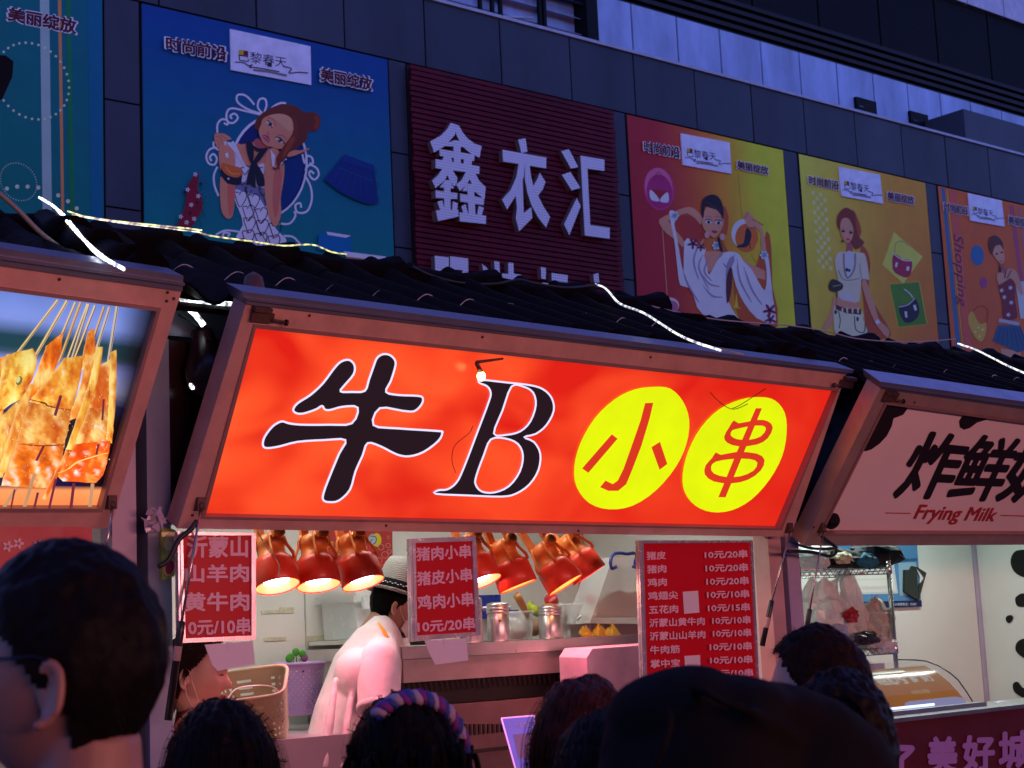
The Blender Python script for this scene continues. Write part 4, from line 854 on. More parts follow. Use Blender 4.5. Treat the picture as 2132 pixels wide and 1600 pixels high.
def curd(Lp, Rp, seed, base=(238, 150, 42), hi=(255, 224, 140), lo=(196, 78, 14), wet=.5, n=15, glow=0):
    Lq, Rq = smooth_line(Lp, 12), smooth_line(Rp, 12); m = min(len(Lq), len(Rq)); vs = []; cs = []; fs = []; o3 = Vector((seed*7.7, seed*3.3, 0))
    B_, H_, D_ = lin(base), lin(hi), lin(lo); sp = lin((255, 250, 235))
    for j in range(m):
        for i in range(n+1):
            u = i/n; x = Lq[j][0]*(1-u)+Rq[j][0]*u; y = Lq[j][1]*(1-u)+Rq[j][1]*u
            wob = 5*noise.noise(Vector((x*.02, y*.03, seed))); vs.append(P.p.w(*P.uv(x+wob, y+wob), P.h))
            q = Vector((x*.012, y*.006, 0))+o3; a = noise.noise(q)+.6*noise.noise(q*2.9)+.35*noise.noise(q*8); k = max(0, min(1, .5+.75*a)); c = mixc(D_, B_, min(1, k*1.7)); c = mixc(c, H_, max(0, k-.52)*1.6)
            s_ = noise.noise(Vector((x*.028, y*.016, 5))+o3)+.2*noise.noise(Vector((x*.09, y*.05, 9))+o3); c = mixc(c, sp, max(0, min(1, (s_-.78+wet*.5+glow*max(0, j/m-.3))*1.8)))
            e = min(u, 1-u)*n; c = mixc(mixc(D_, c, .45) if u > .5 else mixc(H_, c, .5), c, min(1, e/1.6)); c = tuple(v*(1.0+.35*j/m) for v in c); cs.append(c)
    for j in range(m-1):
        for i in range(n): a = j*(n+1)+i; fs.append((a, a+1, a+n+2, a+n+1))
    P.mb.add(vs, fs, col=cs); P.up()
for k, (Lp, Rp, kw) in enumerate((
    ([(-80, 500), (-120, 800), (-150, 1300)], [(70, 440), (30, 800), (-20, 1300)], {}),
    ([(50, 445), (0, 620), (-50, 860)], [(225, 405), (250, 520), (170, 720)], dict(base=(240, 190, 70), hi=(245, 235, 150))),
    ([(310, 390), (250, 560), (180, 760)], [(425, 295), (405, 440), (330, 660)], dict(base=(250, 130, 20), wet=.3)),
    ([(585, 300), (560, 420), (530, 560)], [(628, 270), (640, 400), (610, 520)], dict(base=(225, 140, 50))),
    ([(640, 540), (610, 700), (560, 860)], [(745, 470), (752, 650), (745, 860)], dict(base=(215, 110, 40))),
    ([(570, 470), (530, 680), (440, 900)], [(690, 395), (650, 620), (580, 840)], dict(base=(235, 150, 60))),
    ([(-10, 880), (-40, 1060), (-60, 1290)], [(205, 670), (115, 900), (20, 1260)], dict(base=(240, 180, 80), wet=.7)),
    ([(430, 470), (300, 640), (190, 760)], [(560, 455), (530, 640), (475, 830)], dict(base=(232, 150, 45), hi=(250, 225, 120))),
    ([(595, 800), (540, 930), (480, 1060)], [(750, 810), (742, 940), (722, 1100)], dict(base=(225, 140, 60), wet=.8)),
    ([(185, 765), (135, 900), (95, 1060)], [(478, 810), (455, 950), (425, 1070)], dict(base=(228, 150, 60), wet=.65)),
    ([(735, 430), (728, 700), (712, 1010)], [(780, 415), (776, 700), (748, 1040)], dict(base=(240, 190, 80), wet=.4, n=5)),
    ([(105, 1035), (50, 1180), (12, 1320)], [(428, 1040), (405, 1190), (325, 1335)], dict(base=(255, 130, 25), hi=(255, 215, 150), wet=.95, glow=.35)),
    ([(500, 1040), (430, 1120), (384, 1235), (420, 1290)], [(738, 1020), (722, 1130), (690, 1240), (640, 1300)], dict(base=(255, 105, 18), hi=(255, 200, 110), lo=(225, 70, 8), wet=.9, glow=.4)),
    ([(645, 395), (585, 660), (440, 1080)], [(686, 395), (640, 660), (482, 1080)], dict(base=(238, 180, 60), wet=.4, n=5)),
    ([(195, 650), (100, 860), (-10, 1220)], [(232, 625), (150, 900), (45, 1240)], dict(base=(244, 175, 70), n=5)),
    ([(440, 1080), (395, 1180), (282, 1405)], [(482, 1080), (430, 1170), (305, 1420)], dict(base=(240, 105, 25), n=5, wet=.3)))):
    curd(Lp, Rp, k+1, **kw)
P.line([(205, 745), (300, 770), (330, 790), (470, 815)], [6, 12, 9, 4], Lc(120, 45, 8), sm=5); P.line([(120, 1040), (270, 1052), (425, 1046)], [3, 8, 8, 3], Lc(150, 60, 12), sm=5)
P.line([(384, 1235), (450, 1210), (520, 1160), (640, 1120), (720, 1100)], [4, 10, 8, 4], Lc(255, 215, 120), sm=5); P.poly(ell_pts(128, 618, 20, 32, 20), Lc(120, 115, 60)); P.poly(ell_pts(122, 612, 12, 22, 20), Lc(225, 215, 140))
rr = random.Random(5)
for k in range(190):
    x = rr.uniform(10, 740); y = rr.uniform(620, 1260); P.poly(ell_pts(x, y, rr.uniform(2, 5), rr.uniform(1.5, 3), rr.uniform(60, 120), 6), rr.choice([Lc(255, 240, 200), Lc(255, 248, 230), Lc(165, 60, 12), Lc(255, 205, 110)]), lift=(k % 20 == 0))
for s in ((405, 715, 365, 850, 20), (690, 740, 680, 880, 14), (655, 1040, 640, 1110, 14), (290, 1050, 240, 1150, 16), (230, 1235, 160, 1460, 22), (490, 1300, 470, 1465, 20), (615, 1300, 595, 1470, 24), (370, 1270, 325, 1465, 16), (110, 1330, 20, 1465, 22), (250, 1360, 225, 1465, 16), (95, 1340, 70, 1465, 12)):
    skew(*s[:4], s[4], Lc(120, 40, 60) if s[4] < 22 else Lc(200, 150, 110)); 
part(P.mb, 'photo_print', m_lit, t1)
screws(t1, SP1, [(345, 607), (358, 620), (343, 625), (120, 580)], .005)

# right sign: pale board with cow spots
t3 = thing('light_box_sign', 'unlit pink board with black cow spots and the words Frying Milk', 'sign', tuple(SP3.w(6.8, .3, 0)), 'light box signs')
o3 = [(1829, 806), (3000, 975), (3000, 1128), (1668, 1134)]; i3 = [(1840, 838), (3000, 1000), (3000, 1112), (1706, 1107)]
sign_frame(t3, SP3, o3, i3, M('bronze aluminium', (.42, .30, .27), .36, .4, .12, 9), .07)
P = Paint(SP3, (0, 0, 1), -.010, .0004); P.grid(i3, lambda u, v: (.80, .70, .74), 2, 2); P.xf = (1700, 760, .25)
part(P.mb, 'sign_face', Mprint('pale sign sheet', 0, .28, .05, 2), t3); P.mb = MB()
K3 = (.018, .012, .014); R3 = (.42, .03, .035)
P.poly([(560, 305), (785, 336), (765, 385), (735, 425), (700, 440), (655, 455), (640, 520), (600, 600), (540, 665), (470, 715), (430, 728), (345, 735)], K3); part(P.mb, 'cow_spot', Mprint('pale sign sheet'), t3); P.mb = MB()
P.poly([(1440, 392), (1540, 405), (1490, 440), (1430, 465), (1350, 490), (1290, 535), (1240, 550), (1205, 530), (1198, 480), (1225, 435), (1290, 420), (1350, 425), (1400, 400)], K3, 0); part(P.mb, 'cow_spot', Mprint('pale sign sheet'), t3); P.mb = MB()
P.poly([(60, 1290), (120, 1250), (180, 1248), (208, 1300), (190, 1350), (140, 1380), (85, 1360)], K3, 3); part(P.mb, 'cow_spot', Mprint('pale sign sheet'), t3); P.mb = MB()
for s_, q, c_, o_ in (('炸', [(885, 548), (1335, 600), (1090, 1135), (625, 1125)], K3, .029), ('鲜', [(1325, 582), (1750, 612), (1500, 1150), (1062, 1140)], K3, .027), ('奶', [(1722, 620), (2170, 655), (1925, 1175), (1475, 1150)], K3, .029), ('Frying Milk', [(872, 1168), (1540, 1200), (1465, 1345), (795, 1328)], R3, .018)):
    P.mb = MB(); P.text(s_, q, c_, off=o_); part(P.mb, 'lettering', Mprint('pale sign sheet'), t3)
for l in ([(583, 1238), (790, 1242)], [(1540, 1258), (1900, 1268)]): P.mb = MB(); P.line(l, 8, R3); part(P.mb, 'dash', Mprint('pale sign sheet'), t3)
bracket(t3, SP3, 1850, 822); screws(t3, SP3, [(1690, 1095), (1900, 835)])
# blue grey hinge rails lying along the upper edge of each flap
for t, pl, q in ((t2, SP2, [(498, 604), (1772, 768), (1757, 777), (508, 631)]), (t1, SP1, [(-1400, 300), (376, 572), (374, 604), (-1400, 354)]), (t3, SP3, [(1826, 790), (3000, 955), (3000, 974), (1829, 805)])):
    b = MB(); rail(b, pl, q, .09, .02); part(b, 'hinge_rail', m_bluerail, t)
    b = MB(); f = lambda p, q_, k: (p[0]+(q_[0]-p[0])*k, p[1]+(q_[1]-p[1])*k); rail(b, pl, [f(q[0], q[3], .4), f(q[1], q[2], .4), f(q[1], q[2], .6), f(q[0], q[3], .6)], .03, .032); part(b, 'drip_edge', m_bluerail, t)

# ------------------------------------------------------------------ gas struts
def strut(label, top, mid, bot, r=1.0):
    top, mid, bot = [Vector(p) for p in (top, mid, bot)]; t = thing('gas_strut', label, 'gas strut', tuple(bot), 'gas struts holding the sign flaps')
    b = MB(); b.tube([top, mid], .0045*r, 10); part(b, 'rod', m_rod, t)
    b = MB(); d = (bot-mid).normalized(); b.tube([mid-d*.004, mid, mid+d*.03, bot], [.008*r, .0125*r, .0125*r, .0125*r], 14); part(b, 'cylinder', m_strut, t)
    b = MB(); b.lathe(mid+d*.075, d, [(.0128*r, 0), (.0132*r, .001), (.0132*r, .045), (.0128*r, .046)], 14); part(b, 'sticker', M('faded label', (.4, .25, .22), .6), t)
    b = MB(); b.ell(top, (.012, .012, .014)); b.box(top+Vector((-.014, -.004, -.012)), top+Vector((.014, .03, .03))); part(b, 'end_bracket', m_screw, t)
    return t
strut('gas strut crossing the left menu board of the middle stall', SP2.w(*SP2.uv(410, 1048), .03), onY(378, 1296, 4.69), onY(350, 1500, 4.72))
strut('gas strut right of the long price board', SP2.w(*SP2.uv(1636, 1098), .03), onY(1607, 1252, 4.73), onY(1587, 1345, 4.74), .9)
strut('gas strut in front of the wire shelf of the milk stall', SP3.w(*SP3.uv(1706, 1095), .03), onY(1686, 1270, 4.66), onY(1674, 1345, 4.68), .85)
strut('gas strut at the corner of the skewer photograph', SP1.w(*SP1.uv(226, 1045), .03), onY(216, 1180, 4.70), onY(205, 1330, 4.72))
b = MB(); b.tube([onY(x, y, 4.70) for x, y in smooth_line([(410, 1085), (395, 1105), (372, 1125), (352, 1165), (330, 1180)], 4)], .0085, 10)
solo(b, 'black_cable', m_cable, 'thick black cable looping down beside the left menu board', 'cable')
b = MB(); b.tube([onY(x, y, 4.72) for x, y in smooth_line([(1645, 1128), (1672, 1138), (1700, 1143), (1738, 1142)], 4)], .006, 8); b.tube([onY(x, y, 4.73) for x, y in smooth_line([(1640, 1148), (1690, 1150), (1730, 1158), (1741, 1142), (1712, 1118), (1703, 1100)], 4)], .008, 8)
solo(b, 'black_cable', m_cable, 'loose black cables under the corner of the cow spot sign', 'cable')
b = MB(); b.ell(onY(1733, 1088, 4.70), (.030, .02, .022), Matrix.Rotation(.3, 3, 'Y')); b.tube([onY(1733, 1088, 4.70), onY(1705, 1090, 4.74)], .012)
solo(b, 'rubber_stop', m_black, 'black rubber knob at the lower left corner of the cow spot sign', 'stopper')
# ------------------------------------------------------------------ light ropes and wires on the roofs
def m_rope(name, c, s):
    m = bpy.data.materials.new(name); m.use_nodes = True; t = m.node_tree; b = t.nodes['Principled BSDF']; L = t.links.new
    tc = t.nodes.new('ShaderNodeTexCoord'); wv = t.nodes.new('ShaderNodeTexNoise'); wv.inputs['Scale'].default_value = 48; wv.inputs['Detail'].default_value = 1; L(tc.outputs['Object'], wv.inputs['Vector'])
    r = t.nodes.new('ShaderNodeMapRange'); r.inputs['From Min'].default_value = .35; r.inputs['From Max'].default_value = .65; r.inputs['To Min'].default_value = s*.12; r.inputs['To Max'].default_value = s*1.9; L(wv.outputs['Fac'], r.inputs['Value']); L(r.outputs[0], b.inputs['Emission Strength'])
    b.inputs['Emission Color'].default_value = (*c, 1); b.inputs['Base Color'].default_value = (.8, .8, .8, 1); b.inputs['Roughness'].default_value = .2; return m
m_led = m_rope('white light rope', (.86, .92, 1.0), 2.6); m_ledw = m_rope('white light rope dimmer', (.95, .95, .8), 1.0); m_ledy = m_rope('yellow green light rope', (.80, .90, .22), .75)
m_oldrope = M('old translucent rope', (.30, .30, .24), .25, 0, .2, 20)
def rake_pt(x0, y, dz=.115, dx=0): return Vector((RX(x0, y)+dx, y, roofz(y)+dz))
def rope(pts, r, mat, label, jig=.001, **k):
    pts = smooth_line([tuple(p) for p in pts], 5); pts = [(p[0]+random.uniform(-jig, jig)*.5, p[1], p[2]+random.uniform(-jig, jig)*.5) for p in pts]
    b = MB(); b.tube(pts, r*.55, 8); return solo(b, 'light_rope', mat, label, 'light rope', 'light ropes laid along the stall roofs')
ys = [RIDGE_Y-.01-i*.12 for i in range(8)]
def rk(x0, pxs, Yr=(5.58, 4.66)):
    return [on_roof(x, y, .115-(.07 if x0 > 8 else 0)) for i, (x, y) in enumerate(pxs)]
rope(rk(2.5, [(82, 412), (112, 430), (140, 462), (175, 500), (215, 535), (258, 560)]), .0095, m_led, 'bright white light rope running down the roof edge of the left stall')
rope(rk(2.5, [(82, 412), (125, 440), (160, 480), (200, 528), (258, 562)]), .0075, m_led, 'second white strand twisted beside the bright rope on the left roof edge')
rope([ridge_pt(x, y) for x, y in [(140, 440), (180, 452), (250, 462), (330, 470), (390, 476), (420, 480)]], .006, m_ledy, 'yellow green light rope along the ridge above the first roof edge')
rope([ridge_pt(x, y) for x, y in [(410, 482), (440, 492), (520, 506), (590, 514), (650, 510), (690, 526), (722, 534)]], .006, m_ledy, 'yellow green light rope along the ridge in front of the blue poster')
rope([ridge_pt(x, y, 5.52) for x, y in [(150, 448), (240, 466), (330, 474), (415, 484)]], .004, m_ledw, 'thin pale strand beside the yellow green rope on the ridge')
rope(rk(5.6, [(1240, 592), (1262, 602), (1290, 632), (1340, 652), (1400, 690), (1440, 710), (1500, 730)]), .0085, m_ledw, 'white light rope running down the roof edge between the middle and right stalls')
rope(rk(8.9, [(1995, 716), (2030, 728), (2065, 745), (2100, 763), (2140, 780)], (5.58, 5.1)), .0095, m_ledw, 'white light rope on the roof edge at the right margin')
rope([on_roof(x, y, .1) for x, y in [(1500, 728), (1530, 735), (1548, 739)]], .007, m_oldrope, 'unlit tail of the light rope above the orange sign')
b = MB(); b.tube([onY(x, y, 4.74) for x, y in smooth_line([(372, 628), (405, 634), (440, 634), (484, 636)], 4)], .012, 8); r1 = solo(b, 'light_rope', m_led, 'short bright rope strung across the gap between the skewer and orange signs', 'light rope', 'light ropes laid along the stall roofs')
b = MB(); b.tube([onY(x, y, 4.76) for x, y in smooth_line([(372, 634), (395, 645), (412, 662), (424, 678)], 4)], .010, 8); solo(b, 'light_rope', m_led, 'bright rope curling down in the gap below the strung one', 'light rope', 'light ropes laid along the stall roofs')
for x, y, r in ((425, 695, .006), (422, 718, .012), (401, 803, .012)):
    b = MB(); b.ell(onY(x, y, 4.80), (r, r, r*1.2), n=12, m=8); solo(b, 'lamp_bulb', m_led, {695: 'tiny white bulb just under the curled rope', 718: 'white bulb hanging in the gap under the tiny one', 803: 'lowest white bulb in the dark gap beside the orange sign'}[y], 'bulb', 'bulbs in the gap between two signs')
b = MB(); b.tube([onY(x, y, 4.82) for x, y in smooth_line([(424, 680), (428, 700), (420, 722), (440, 760), (420, 790), (401, 803)], 4)], .004, 6); b.tube([onY(x, y, 4.80) for x, y in smooth_line([(372, 655), (390, 665), (412, 680), (430, 683)], 4)], .005, 6)
solo(b, 'bulb_wire', m_cable, 'thin dark wires carrying the bulbs in the gap', 'wire')
b = MB(); b.lathe(onY(422, 700, 4.83), (0, -.2, -1), [(.0, -.02), (.035, -.018), (.04, .0), (.055, .06), (.075, .12), (.07, .17), (.05, .2)], 20)
solo(b, 'dark_lamp', M('dark lamp', (.03, .008, .015), .3), 'dark round lamp shade hanging in the gap beside the orange sign', 'lamp')
# black cord sagging over the ridge, thin pale wire further right
b = MB(); b.tube([onY(x, y, RIDGE_Y-.085) for x, y in smooth_line([(860, 556), (900, 575), (960, 590), (1030, 592), (1080, 583), (1110, 590), (1180, 600), (1240, 594)], 5)], .0065, 8)
solo(b, 'black_cable', m_cable, 'black cord sagging along the ridge in front of the red slatted sign', 'cord')
b = MB(); b.tube([onY(x, y, RIDGE_Y-.085) for x, y in smooth_line([(1340, 634), (1400, 648), (1480, 664), (1560, 672), (1640, 678), (1720, 690), (1780, 705), (1860, 712), (1920, 712), (1990, 706)], 5)], .0035, 6)
solo(b, 'pale_wire', M('pale wire', (.35, .35, .4), .4), 'thin pale wire along the ridge below the posters at the right', 'wire')
b = MB(); b.tube([onY(x, y, 5.2) for x, y in smooth_line([(-5, 400), (40, 440), (90, 490), (170, 548)], 5)], .009, 8)
solo(b, 'grey_conduit', M('grey conduit', (.18, .18, .16), .4), 'grey conduit crossing the roof at the far left', 'conduit')
b = MB(); b.lathe(onY(528, 590, 4.6), (0, 0, 1), [(.03, -.10), (.045, -.06), (.03, .02), (.018, .03), (.0, .04)], 14); solo(b, 'bottle_cap_post', m_screw, 'small dark capped bolt standing on the left corner of the orange sign', 'bolt')
b = MB(); p0 = onY(1770, 800, 4.78)
vs = [p0+Vector((.03*math.sin(i*1.9)+.05*math.cos(j*2.3), .02*math.sin(i*2.7+j), -.045*j+.012*math.sin(i*3.1+j))) for j in range(5) for i in range(5)]
vs = [p0+Vector((-.04+.028*i+.012*math.sin(j*2+i), .025*math.sin(i*2.2+j*1.3), -.052*j+.01*math.cos(i*2))) for j in range(5) for i in range(5)]
b.add(vs, [(j*5+i, j*5+i+1, j*5+i+6, j*5+i+5) for j in range(4) for i in range(4)], True); solo(b, 'plastic_bag', M('dark blue plastic film', (.03, .035, .20), .15), 'crumpled dark blue plastic film stuck between the two signs', 'plastic bag')
# ================================================================== inside and on the front of the middle stall
# ---- heat lamps
m_shade = M('red lamp shade', (.82, .045, .014), .45, .1, .2, 14, coat=.12)
m_orange = M('orange lamp casting', (.80, .20, .035), .4, .1, .15, 12)
m_refl = M('lamp reflector', (.55, .14, .05), .3, 0, .05, 10, em=(1, .38, .08), es=1.2)
m_bulbp = M('pink white heat bulb', (1, .9, .9), .3, em=(1.0, .42, .62), es=15)
m_bulby = M('yellow white heat bulb', (1, .9, .8), .3, em=(1.0, .55, .20), es=11)
def heat_lamp(bulb):
    """built hanging at the origin: mouth centre at 0, axis up +z"""
    t = thing('heat_lamp', '', 'heat lamp', (0, 0, 0), 'heat lamps hanging in the middle stall')
    b = MB(); b.lathe((0, 0, 0), (0, 0, 1), [(.080, 0), (.0825, .002), (.0805, .05), (.078, .085), (.072, .100), (.058, .110), (.046, .114), (.044, .110), (.056, .105), (.069, .095), (.075, .08), (.0775, .05), (.079, .002), (.080, 0)], 32); part(b, 'lamp_shade', m_shade, t)
    b = MB(); b.lathe((0, 0, 0), (0, 0, 1), [(.0785, .004), (.076, .05), (.072, .082), (.055, .098), (0, .10)], 28); part(b, 'reflector', m_refl, t)
    b = MB(); b.lathe((0, 0, 0), (0, 0, 1), [(0, .010), (.03, .012), (.046, .020), (.050, .032), (.04, .055), (.02, .08), (.015, .098)], 22); part(b, 'bulb', bulb, t)
    b = MB(); b.lathe((0, 0, 0), (0, 0, 1), [(.062, .100), (.060, .114), (.052, .122), (.050, .150), (.054, .154), (.052, .180), (.040, .196), (.020, .204), (0, .206)], 20); part(b, 'socket_housing', m_orange, t)
    for k in range(5):
        a = k*2*math.pi/5+.4; c, s = math.cos(a), math.sin(a); b = MB()
        pr = [(.080, .090), (.080, .112), (.070, .132), (.062, .150), (.058, .175), (.046, .198)]
        b.tube([(r*c, r*s, z) for r, z in pr], [.009, .010, .009, .009, .009, .008], 6, sq=.45); part(b, 'rib', m_orange, t)
    b = MB(); b.box((-.012, -.05, .16), (.012, .05, .18)); b.box((-.016, -.062, .17), (.016, -.046, .31)); b.box((-.016, .046, .17), (.016, .062, .31)); b.tube([(0, -.06, .30), (0, .06, .30)], .014); part(b, 'yoke', m_orange, t)
    b = MB(); b.lathe((0, -.062, .19), (0, -1, 0), [(.022, 0), (.025, .004), (.025, .018), (.014, .022), (0, .018)], 14); part(b, 'knob', m_orange, t)
    b = MB(); b.tube([(0, 0, .30), (.01, 0, .36), (-.01, .005, .46)], .014, 8); part(b, 'arm', m_orange, t)
    return t
def lamp_spot(t, col, e):
    l = bpy.data.lights.new('lamp_glow', 'SPOT'); l.energy = e; l.color = col; l.spot_size = math.radians(130); l.spot_blend = .6; l.shadow_soft_size = .05
    o = bpy.data.objects.new('lamp_glow', l); COL.objects.link(o); o.parent = t; o.location = (0, 0, -.004)
lampP, lampY = heat_lamp(m_bulbp), heat_lamp(m_bulby)
lamp_spot(lampP, (1, .18, .24), 5.5); lamp_spot(lampY, (1, .20, .30), 8)
used = set()
def put_lamp(proto, px, py, Y, ax, lab):
    axis = (RT*ax[0]+Vector((0, 0, 1))*ax[1]-FWD*ax[2]).normalized()*1.0   # from mouth towards the hanger
    p = onY(px, py, Y); q = Vector((0, 0, 1)).rotation_difference(axis)
    if proto.name not in used: used.add(proto.name); o = proto; o['label'] = lab
    else: o = copy_tree(proto, (0, 0, 0), lab)
    o.rotation_mode = 'QUATERNION'; o.rotation_quaternion = q; o.location = p; return o
put_lamp(lampP, 578, 1222, 5.12, (-.22, 1, -.34), 'red heat lamp next to the left menu board, leftmost with pink white glow')
put_lamp(lampP, 664, 1221, 5.12, (-.14, 1, -.30), 'second red heat lamp from the left menu board')
put_lamp(lampP, 757, 1216, 5.12, (-.30, 1, -.26), 'red heat lamp beside the straw hat of the cook')
put_lamp(lampP, 1004, 1213, 5.12, (-.34, 1, -.26), 'red heat lamp half hidden by the middle menu board')
put_lamp(lampY, 1079, 1222, 5.12, (-.36, 1, -.06), 'red heat lamp with yellow glow over the nearer steel shaker')
put_lamp(lampY, 1178, 1219, 5.10, (-.60, 1, -.12), 'strongly tilted red heat lamp with yellow glow in front of its neighbour')
put_lamp(lampY, 1228, 1198, 5.25, (-.62, 1, -.02), 'rightmost red heat lamp, partly behind its tilted neighbour')
b = MB(); b.tube([(2.75, 5.2, 2.28), (5.3, 5.2, 2.28)], .014); solo(b, 'lamp_rail', m_orange, 'orange rail under the stall ceiling that carries the heat lamps', 'rail')
b = MB(); b.tube([onY(x, y, 4.98) for x, y in smooth_line([(536, 1108), (556, 1140), (578, 1170), (582, 1190), (580, 1202)], 4)], .0025, 6); solo(b, 'thin_wire', M('pinkish wire', (.5, .3, .25), .5), 'thin wire hanging in front of the leftmost heat lamp', 'wire')
# ---- menu boards
m_alu = M('silver snap frame', (.70, .66, .70), .25, .7, .1, 12); m_paper = M('white paper card', (.72, .66, .66), .55, 0, .04, 6)
m_mp = Mprint('menu print', 0, .35, .03, 4)
MR, MT = (.56, .008, .018), (.80, .50, .56)
def board(label, Y, outer, inner, rows, xf, cards, tilt=0):
    pl = planeY(Y); P = Paint(pl, xf, .004, .0004); c = [P.uv(*q) for q in outer]
    t = thing('menu_board', label, 'menu board', tuple(pl.w(sum(a[0] for a in c)/4, min(a[1] for a in c), 0)), 'red price boards of the middle stall')
    for i in range(4):
        j = (i+1) % 4; b = MB(); q = [pl.w(*P.uv(*a), .009) for a in (outer[i], outer[j], inner[j], inner[i])]; b.hexa(q, (0, .022, 0)); 
        m_ = lambda a, d: (a[0]*.55+d[0]*.45, a[1]*.55+d[1]*.45)
        q = [pl.w(*P.uv(*a), .013) for a in (m_(outer[i], inner[i]), m_(outer[j], inner[j]), inner[j], inner[i])]; b.hexa(q, (0, .0035, 0)); part(b, 'frame', m_alu, t)
    b = MB(); b.hexa([pl.w(*P.uv(*a), .002) for a in outer], (0, .006, 0)); part(b, 'back_panel', m_alu, t)
    P.grid(inner, lambda u, v: MR, 2, 2); part(P.mb, 'board_print', m_mp, t)
    for s, q in rows: P.mb = MB(); P.text(s, q, MT, off=.03); part(P.mb, 'lettering', m_mp, t)
    for q in cards: b = MB(); b.hexa([pl.w(*P.uv(*a), .0075) for a in q], (0, .0012, 0)); part(b, 'blank_card', m_paper, t)
    return t
X5 = (320, 1060, .33747)
board('red board reading 沂蒙山 山羊肉 黄牛肉 at the left, crossed by a gas strut', 4.72, [(140, 140), (622, 150), (622, 808), (150, 828)], [(168, 165), (592, 165), (592, 782), (185, 800)],
      [('沂蒙山', [(200, 168), (577, 166), (577, 300), (200, 304)]), ('山羊肉', [(188, 345), (583, 340), (583, 452), (188, 456)]), ('黄牛肉', [(180, 516), (584, 512), (584, 630), (180, 634)]), ('10元/10串', [(168, 686), (590, 668), (590, 772), (172, 782)])], X5, [])
board('red board reading 猪肉小串 hanging in the middle in front of the cook', 4.62, [(1572, 186), (1978, 168), (2008, 780), (1586, 820)], [(1603, 212), (1953, 200), (1975, 760), (1612, 782)],
      [('猪肉小串', [(1613, 238), (1951, 218), (1954, 302), (1615, 325)]), ('猪皮小串', [(1616, 388), (1956, 362), (1961, 447), (1619, 478)]), ('鸡肉小串', [(1618, 535), (1962, 510), (1968, 600), (1622, 625)]), ('10元/20串', [(1617, 692), (1973, 664), (1975, 746), (1620, 765)])], X5, [])
X7 = (1280, 1060, .33741); rows = []
for i, (s, x0, x1, y) in enumerate((('猪皮', 190, 310, 264), ('猪肉', 192, 312, 347), ('鸡肉', 194, 314, 429), ('鸡翅尖', 196, 382, 512), ('五花肉', 200, 382, 597), ('沂蒙山黄牛肉', 202, 545, 678), ('沂蒙山山羊肉', 203, 548, 760), ('牛肉筋', 204, 389, 845), ('掌中宝', 206, 390, 930), ('猪脆骨', 210, 392, 1015), ('鸡胗', 212, 335, 1098))):
    d = (x1-x0)*.030; rows.append((s, [(x0, y), (x1, y-d), (x1+1, y+50-d), (x0+1, y+54)]))
for i, (s, x0, y) in enumerate((('20', 538, 262), ('20', 542, 345), ('20', 546, 427), ('10', 550, 508), ('15', 554, 590), ('10', 580, 668), ('10', 583, 747), ('10', 562, 830), ('10', 564, 912), ('10', 567, 994), ('10', 570, 1078))):
    x1 = 802+i*2.9; rows.append(('10元/%s串' % s, [(x0, y), (x1, y-10), (x1+1, y+42), (x0+1, y+46)]))
board('long red price board with twenty lines of skewers, right of the steel shakers', 4.72, [(140, 195), (842, 195), (890, 1240), (172, 1240)], [(164, 214), (826, 208), (872, 1222), (190, 1222)], rows, X7, [[(412, 512), (506, 506), (514, 640), (420, 648)], [(422, 908), (518, 902), (522, 1030), (428, 1036)]])
# hanging card strips under two boards
for lab, q in (('blank white card strip hanging under the left board', [(305, 838), (603, 815), (608, 960), (380, 1000), (345, 960)]), ('blank white card strip hanging under the middle board', [(1660, 815), (1918, 798), (1925, 935), (1720, 962), (1690, 900)])):
    b = MB(); pl = planeY(4.68 if q[0][0] < 1000 else 4.60); P = Paint(pl, X5, 0, 0); c = [P.uv(*a) for a in q]; n = 5
    F = [pl.w(u, v, .01+.012*(v-c[0][1])/.05*-.3) for u, v in c]; b.add(F, [tuple(range(n))]); b.add([p+Vector((0, .0015, 0)) for p in F], [tuple(reversed(range(n)))])
    u0 = sum(a[0] for a in c)/5; b.box((u0-.004, pl.O.y-.012, min(a[1] for a in c)+.01), (u0+.004, pl.O.y-.010, max(a[1] for a in c)))
    solo(b, 'card_strip', m_paper, lab, 'card', 'card strips under the menu boards')
# ---- back wall details
pb = planeY(BACK_Y-.002)
b = MB(); 
for x in (633, 818, 1255): p = onY(x, 1200, BACK_Y-.004); b.box((p.x, BACK_Y-.006, .2), (p.x+.004, BACK_Y-.001, 2.40))
part(b, 'wall_joint', M('wall joint', (.45, .47, .42), .5), S2)
for q in ([(545, 1272), (585, 1270), (585, 1277), (545, 1279)], [(583, 1265), (612, 1265), (612, 1277), (583, 1277)], [(550, 1328), (595, 1326), (595, 1334), (550, 1336)], [(638, 1325), (720, 1320), (720, 1332), (638, 1336)]):
    b = MB(); b.hexa([onY(x, y, BACK_Y-.004) for x, y in q], (0, .003, 0)); part(b, 'tape_scrap', M('old tape', (.60, .58, .42), .4, 0, .2, 30), S2)
